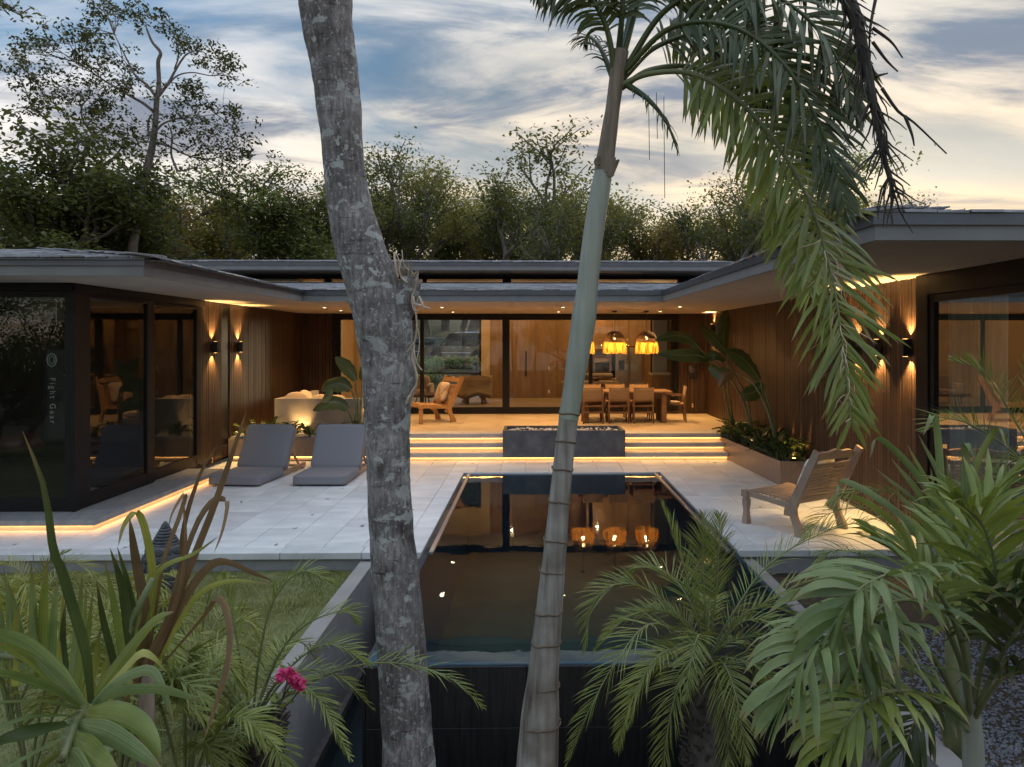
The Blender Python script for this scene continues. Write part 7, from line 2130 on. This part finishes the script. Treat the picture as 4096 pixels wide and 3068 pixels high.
# right-hand broad palms
o = palm('bottle_palm', (AD(2105, 1700, 3.2).x, 3.2, -.26), 'broad-leaved palm with drooping blades in the lower right foreground', 'palm', 'broad-leaved palms in the foreground')
rr = random.Random(81)
child(skin_tube([Vector((AD(2105, 1700, 3.2).x, 3.2, -.26)), AD(2103, 1657, 3.2), AD(2098, 1560, 3.2), AD(2085, 1450, 3.2)], [.06, .045, .042, .03], seg=18, rings=20, noise=.02), 'stem', M['crownshaft'], o)
pf = lambda u: .55 + .45 * math.sin(math.pi * min(1, u * .9 + .15))
FR = [([(2095, 1560, 3.2), (2075, 1430, 3.15), (2010, 1315, 3.05), (1930, 1300, 2.9), (1870, 1350, 2.75), (1850, 1440, 2.6)], 20, .42, .032, .42, 'palmgrey'), ([(2095, 1560, 3.2), (2090, 1400, 3.25), (2080, 1260, 3.3), (2110, 1130, 3.35), (2180, 1040, 3.4)], 18, .38, .030, .3, 'palm'),
      ([(2095, 1560, 3.2), (2130, 1400, 3.1), (2190, 1290, 3.0), (2260, 1260, 2.9)], 16, .36, .030, .45, 'palmdark'), ([(2095, 1570, 3.2), (2020, 1480, 3.1), (1930, 1440, 2.95), (1850, 1480, 2.8), (1800, 1570, 2.7)], 20, .40, .030, .5, 'palmgrey'),
      ([(2100, 1560, 3.2), (2150, 1480, 3.0), (2200, 1450, 2.9), (2260, 1480, 2.8)], 14, .32, .028, .6, 'palmdark'), ([(2098, 1540, 3.2), (2060, 1380, 3.3), (1990, 1240, 3.4), (1900, 1170, 3.5)], 18, .36, .028, .4, 'palm'), ([(2095, 1560, 3.2), (2080, 1400, 3.0), (2020, 1270, 2.8), (1940, 1240, 2.65), (1860, 1270, 2.5), (1800, 1350, 2.4)], 22, .40, .034, .42, 'palmgrey'), ([(2100, 1560, 3.2), (2130, 1380, 3.2), (2150, 1240, 3.1), (2120, 1130, 3.0), (2060, 1080, 2.9)], 20, .36, .032, .4, 'palm'), ([(2100, 1560, 3.2), (2160, 1420, 3.05), (2210, 1340, 2.9), (2230, 1300, 2.7)], 16, .4, .034, .5, 'palmdark'), ([(2095, 1560, 3.2), (2000, 1400, 2.9), (1880, 1340, 2.6), (1760, 1400, 2.4), (1690, 1520, 2.3)], 22, .34, .030, .5, 'palmgrey'), ([(2095, 1580, 3.2), (1990, 1500, 2.8), (1880, 1510, 2.5), (1790, 1620, 2.35)], 20, .32, .028, .55, 'palm'), ([(2095, 1570, 3.2), (2040, 1520, 3.0), (1990, 1540, 2.9), (1950, 1620, 2.8)], 14, .32, .026, .7, 'palmdark')]
for pts, n, ln, w, dr, mt in FR:
    child(frond_mesh(D3(pts), n, ln, w, rr, droop=dr, a0=58, a1=14, r0=.014, lift=.28, start=.35, seg=5, curl=.05, jit=.12, prof=pf), 'frond', [M[mt], M['stalk']], o)
# strap-leaved clump above it
o = palm('strap_leaf_plant', (AD(2060, 1500, 4.1).x, 4.1, -.26), 'clump of grey-green strap leaves before the curtained window', 'plant')
rr = random.Random(91)
tips = [(1850, 1075), (1890, 1010), (1925, 990), (1905, 950), (1960, 960), (1985, 940), (2020, 900), (2045, 985), (2010, 1010), (2085, 960), (2110, 950), (2075, 1000), (2150, 930), (2190, 960), (2210, 1010), (2230, 1060), (2180, 1080), (1870, 1130), (1830, 1040), (2000, 1080), (2130, 1020), (2240, 980), (1930, 1060), (2160, 1120)]
for k, (x, y) in enumerate(tips):
    bx0 = 2060 + rr.uniform(-35, 45); yy = rr.uniform(3.85, 4.35)
    mid = (lerp(bx0, x, .45) + rr.uniform(-10, 10), lerp(1290, y, .62))
    pts = [(bx0, 1330, 4.1), (*mid, lerp(4.1, yy, .6)), (x, y, yy)]
    if k % 3 == 0: pts.append((x + (-26 if x < 2060 else 26), y + 40, yy - .05))
    strap(o, pts, rr.uniform(.034, .05), M['palmgrey' if k % 4 else 'palm'], rr, fold=.3)
child(MB().tube([Vector((AD(2060, 1500, 4.1).x, 4.1, -.26)), AD(2060, 1400, 4.1), AD(2060, 1320, 4.1)], [.05, .045, .03], 10), 'stem', M['stalk'], o)

# ---------------- bougainvillea over the basin wall
o = empty('bougainvillea', (AD(560, 1640, 3.4).x, 3.4, -.2), label='bougainvillea sprig with magenta flowers over the basin wall', cat='plant')
mb = MB()
for pts in ([(555, 1640), (590, 1560), (615, 1500), (640, 1465)], [(600, 1545), (640, 1500), (655, 1475)], [(610, 1510), (620, 1470), (610, 1450)]):
    mb.tube(spline(D3([(x, y, 3.4) for x, y in pts]), 12), .0035, 5)
child(mb, 'stems', M['barkdark'], o)
rr = random.Random(17); mb = MB()
for x, y, r in ((615, 1455, 12), (628, 1460, 14), (640, 1462, 10), (603, 1463, 8), (648, 1475, 10), (650, 1482, 8), (634, 1470, 8), (622, 1450, 8)):
    for k in range(9):
        c_ = AD(x + rr.gauss(0, r * .4), y + rr.gauss(0, r * .4), 3.38 + rr.gauss(0, .015))
        for j in range(3):
            add_leaf(mb, rr, c_, rr.uniform(.022, .034), rr.uniform(.02, .028))
child(mb, 'flowers', M['magenta'], o, False)
mb = MB()
for x, y in ((598, 1500), (604, 1510), (630, 1488), (618, 1520), (612, 1492), (592, 1530)):
    for j in range(2): add_leaf(mb, rr, AD(x + rr.gauss(0, 5), y, 3.39), .045, .032)
child(mb, 'foliage', M['palm'], o, False)

# ---------------- carved stone head on the lawn
YH = 6.2
zl = -.2; xh = AD(357, 1250, YH).x; ztop = AD(357, 1125, YH).z
hH = ztop - zl; wr = 92 / 2 * DS * YH / F
o = empty('stone_statue', (xh, YH, zl), label='grey carved stone head with rows of hair curls and pointed crown on the lawn', cat='statue')
prof = [(.62, 0), (.66, .04), (.62, .10), (.60, .14), (.66, .20), (.82, .28), (.96, .38), (1.0, .48), (.98, .58), (.90, .67), (.76, .745), (.62, .79)]
prof = [(r * wr, z * hH) for r, z in prof]
MB().lathe(prof, 0, 0, 32).build('head', M['stonegrey'], o, True)
mb = MB()
for k in range(7):
    z0 = lerp(.78, .93, k / 6); r = lerp(.62, .20, k / 6) * wr
    mb.lathe([(r * .86, z0 * hH), (r * 1.02, (z0 + .010) * hH), (r * .98, (z0 + .022) * hH), (r * .8, (z0 + .028) * hH)], 0, 0, 24)
mb.lathe([(.20 * wr, .945 * hH), (.16 * wr, .965 * hH), (.07 * wr, .99 * hH), (.01 * wr, 1.0 * hH)], 0, 0, 16)
mb.build('crown_knot', M['stonegrey'], o, True)
curl = MB()
curl.lathe([(.010 * 1, 0), (1.0, 0), (1.05, .18), (.85, .42), (.62, .46), (.52, .36), (.38, .36), (.30, .62), (.05, .72)], 0, 0, 14)
cm = curl.mesh('hair_curl', M['stonegrey'], True)
rows = [(.30, 15), (.375, 17), (.45, 18), (.525, 18), (.60, 17), (.675, 16), (.745, 13)]
for j, (t, n) in enumerate(rows):
    for i in range(n):
        a = 2 * math.pi * (i + .5 * (j % 2)) / n
        k = 0
        while k < len(prof) - 2 and prof[k + 1][1] < t * hH: k += 1
        f = (t * hH - prof[k][1]) / (prof[k + 1][1] - prof[k][1]); r = lerp(prof[k][0], prof[k + 1][0], f)
        dr, dz = prof[k + 1][0] - prof[k][0], prof[k + 1][1] - prof[k][1]
        nrm = Vector((math.cos(a) * dz, math.sin(a) * dz, -dr)).normalized()
        c = link('hair_curl', cm, o, loc=(r * math.cos(a) * .985, r * math.sin(a) * .985, t * hH))
        c.rotation_euler = nrm.to_track_quat('Z', 'Y').to_euler(); s_ = .165 * wr * rnd(.92, 1.05); c.scale = (s_,) * 3
for s in (-1, 1):
    mb = MB(); mb.tube(spline([(s * wr * .98, -.02, hH * .44), (s * wr * 1.12, -.01, hH * .40), (s * wr * 1.10, 0, hH * .30), (s * wr * .98, .01, hH * .20), (s * wr * .86, .01, hH * .16)], 12), [.03, .045, .045, .04, .038, .036, .034, .036, .04, .042, .036, .02], 10, True, .6); mb.build('ear', M['stonegrey'], o, True)

# ---------------- paddle-leaved plants and glossy shrubs in the planters
def paddle(par, spine, w, mat, seed, petiole=None, fold=.35, torn=0.0):
    """big paddle leaf: blade halves rising from a midrib"""
    rr = random.Random(seed); n = 16; P = spline(spine, n); mb = MB()
    T = (P[-1] - P[0]).normalized(); view = Vector((.15, -1, .35)).normalized()
    W = T.cross(view).normalized()
    nn = W.cross(T)
    for i, p in enumerate(P):
        u = i / (n - 1); h = w * (math.sin(math.pi * min(1, u * .93 + .06)) ** .62) * .5
        t = (P[min(i + 1, n - 1)] - P[max(i - 1, 0)]).normalized(); Wl = (W - t * W.dot(t)).normalized(); Nl = t.cross(Wl)
        r1, r2 = 1 + rr.gauss(0, .05) - torn * rr.random(), 1 + rr.gauss(0, .05) - torn * rr.random()
        mb.v += [tuple(p - Wl * h * r1 + Nl * h * (fold + rr.gauss(0, .05))), tuple(p - Wl * h * .5 * r1 + Nl * h * fold * .35), tuple(p), tuple(p + Wl * h * .5 * r2 + Nl * h * fold * .35), tuple(p + Wl * h * r2 + Nl * h * (fold + rr.gauss(0, .05)))]
    for i in range(n - 1):
        for k in range(4):
            a = i * 5 + k; mb.f.append((a, a + 1, a + 6, a + 5)); mb.m.append(0)
    lf = child(mb, 'paddle_leaf', mat, par)
    rb_ = MB(); rb_.tube(P[:-1], [lerp(.011, .003, i / (n - 2)) for i in range(n - 1)], 6)
    m_ = rb_.build('midrib', M['stalk'], lf, True)
    m_.matrix_parent_inverse = Matrix.Identity(4)
    # the leaf sits in world coordinates through its parent inverse, so its child needs none
    if petiole:
        child(MB().tube(spline(petiole, 16), [lerp(.022, .011, i / 15) for i in range(16)], 8), 'leaf_stalk', M['stalk'], par)
g4 = lambda x, y, Y: AY(2600 + .703 * x, 1230 + .703 * y, Y)
o = empty('bird_of_paradise', (4.03, 12.9, .30), label='tall paddle-leaved plant leaning over the right planter', cat='plant', group='paddle-leaved plants in the planters')
B1, B2, B3 = g4(728, 815, 12.0), g4(580, 735, 13.2), g4(484, 705, 14.1)
paddle(o, [g4(335, 300, 12.9), g4(270, 272, 12.8), g4(170, 272, 12.7), g4(45, 262, 12.6)], .26, M['strel'], 1, [B2, g4(540, 560, 13.1), g4(455, 400, 13.0), g4(380, 320, 12.9), g4(335, 300, 12.9)], .15)
paddle(o, [g4(290, 240, 13.4), g4(220, 175, 13.4), g4(130, 160, 13.3), g4(30, 185, 13.2)], .24, M['strel'], 2, [B3, g4(440, 560, 13.9), g4(400, 400, 13.6), g4(330, 290, 13.4), g4(290, 240, 13.4)], .5, .1)
paddle(o, [g4(440, 260, 13.3), g4(390, 200, 13.3), g4(340, 150, 13.3), g4(288, 105, 13.2)], .24, M['strel'], 3, [B3, g4(460, 560, 14.0), g4(440, 420, 13.6), g4(440, 260, 13.3)], .4)
paddle(o, [g4(424, 250, 13.9), g4(420, 150, 14.0), g4(428, 70, 14.0), g4(440, 14, 14.0)], .26, M['strel'], 4, None, .3)
paddle(o, [g4(625, 410, 12.1), g4(560, 320, 12.1), g4(500, 270, 12.05), g4(440, 246, 12.0)], .30, M['strel'], 5, [B1, g4(700, 660, 12.0), g4(650, 520, 12.1), g4(625, 410, 12.1)], .35)
paddle(o, [g4(640, 430, 12.2), g4(610, 470, 12.15), g4(560, 490, 12.1), g4(520, 485, 12.1)], .28, M['strel'], 6, [B1, g4(690, 600, 12.05), g4(660, 500, 12.15), g4(640, 430, 12.2)], .4)
paddle(o, [g4(430, 300, 12.6), g4(380, 270, 12.5), g4(345, 275, 12.5), g4(312, 290, 12.4)], .20, M['strel'], 7, [B2, g4(560, 560, 13.0), g4(520, 450, 12.8), g4(430, 300, 12.6)], .4, .2)
paddle(o, [g4(340, 330, 12.7), g4(400, 370, 12.6), g4(440, 380, 12.5), g4(470, 370, 12.5)], .28, M['strel'], 8, None, .4, .15)
paddle(o, [g4(490, 370, 12.2), g4(450, 370, 12.1), g4(420, 400, 12.0), g4(392, 450, 12.0)], .22, M['deadleaf'], 9, [B1, g4(670, 590, 12.0), g4(600, 450, 12.1), g4(540, 400, 12.2), g4(490, 370, 12.2)], .8, .3)
paddle(o, [g4(230, 330, 13.0), g4(245, 350, 12.95), g4(255, 365, 12.9)], .14, M['deadleaf'], 10, None, .8, .3)
paddle(o, [g4(345, 230, 12.9), g4(365, 260, 12.9), g4(390, 300, 12.9)], .05, M['deadleaf'], 11, None, .6, .2)
g5 = lambda x, y, Y: AY(1050 + .332 * x, 1350 + .332 * y, Y)
o = empty('bird_of_paradise', (-3.6, 14.2, .36), label='paddle-leaved plant in the left planter beside the lichen trunk', cat='plant', group='paddle-leaved plants in the planters')
Bq = [g5(1150, 1080, 14.2), g5(1170, 1085, 14.25), g5(1100, 1070, 14.15)]
paddle(o, [g5(1120, 520, 14.2), g5(1050, 400, 14.2), g5(970, 310, 14.15), g5(880, 235, 14.1)], .27, M['strel'], 21, [Bq[0], g5(1150, 800, 14.2), g5(1125, 600, 14.2), g5(1120, 520, 14.2)], .3, .1)
paddle(o, [g5(1065, 630, 14.0), g5(960, 560, 14.0), g5(820, 570, 13.95), g5(710, 640, 13.9)], .32, M['strel'], 22, [Bq[2], g5(1130, 850, 14.1), g5(1095, 700, 14.05), g5(1065, 630, 14.0)], .35, .1)
paddle(o, [g5(1025, 870, 13.9), g5(920, 790, 13.9), g5(780, 790, 13.85), g5(610, 880, 13.8)], .28, M['strel'], 23, [Bq[2], g5(1075, 980, 14.0), g5(1045, 920, 13.95), g5(1025, 870, 13.9)], .35, .1)
paddle(o, [g5(830, 620, 13.9), g5(800, 680, 13.85), g5(760, 740, 13.85), g5(720, 780, 13.8)], .16, M['palmgrey'], 24, None, .4)
paddle(o, [g5(1200, 520, 14.4), g5(1230, 420, 14.4), g5(1280, 330, 14.4), g5(1350, 280, 14.4)], .26, M['strel'], 25, [Bq[1], g5(1190, 760, 14.3), g5(1200, 520, 14.4)], .3)

def zz_proto(seed):
    rr = random.Random(seed); ms = []
    for k in range(4):
        l = rr.uniform(.26, .36); mb = MB()
        P = spline([Vector((0, 0, 0)), Vector((.05, 0, l * .5)), Vector((.15, 0, l * .85)), Vector((.26, 0, l * .92))], 20)
        mb.mi = 1; mb.tube(P, [lerp(.007, .002, i / 19) for i in range(20)], 5, False); mb.mi = 0
        for j in range(9):
            t = .2 + .8 * (j + .5) / 9; f = t * 19; i = min(int(f), 18); p = P[i].lerp(P[i + 1], f - i); T = (P[i + 1] - P[i]).normalized()
            for s in (-1, 1):
                D_ = (Vector((0, s, 0)) * .8 + T * .55 + Vector((0, 0, .25 + rr.gauss(0, .1)))).normalized(); ll = .085 * rr.uniform(.8, 1.15)
                pts = [p + D_ * (ll * q / 4) + Vector((0, 0, -.012 * (q / 4) ** 2)) for q in range(5)]
                strip(mb, pts, [.008, .030, .038, .026, .002], (T - D_ * T.dot(D_)), .2)
        ms.append(mb.mesh('stem', [M['zz'], M['stalk']], True))
    return ms
zm = zz_proto(5); rr = random.Random(19)
def zz_plant(loc, n, s, label):
    o = empty('glossy_shrub', loc, label=label, cat='shrub', group='glossy shrubs in the planters')
    for k in range(n):
        a = k * 2.399 + rr.uniform(-.3, .3)
        c = link('stem', zm[k % 4], o, loc=(rr.uniform(-.05, .05), rr.uniform(-.05, .05), 0), rot=(rr.gauss(0, .25), rr.uniform(-.35, .5), a)); c.scale = (s * rr.uniform(.8, 1.2),) * 3
for k, (y, wh) in enumerate(((11.42, 'at the near end of the right planter'), (11.75, 'second from the near end of the right planter'), (12.12, 'third from the near end of the right planter'), (12.5, 'in the near half of the right planter'), (12.95, 'in the middle of the right planter'), (13.4, 'in the far half of the right planter'), (13.85, 'second from the far end of the right planter'), (14.3, 'at the far end of the right planter'))):
    x = lerp(3.86, 3.70, (y - 11.2) / 3.4) + .17
    zz_plant((x, y, .32), 15, 1.0, f'glossy dark green shrub {wh}')
    zz_plant((x + .26, y + .12, .32), 9, .95, f'glossy shrub close to the wood wall {wh}')
for k, (x, wh) in enumerate(((-5.45, 'at the wall end of the left planter'), (-5.0, 'left of the pale lit bench wall'), (-4.62, 'in front of the glow on the bench wall'), (-4.2, 'between the two loungers'), (-3.8, 'behind the right lounger'), (-3.3, 'under the paddle leaves'), (-2.98, 'at the step end of the left planter'))):
    zz_plant((x, 14.05 + rr.uniform(-.1, .2), .36), 8, .95, f'glossy green shrub {wh}')
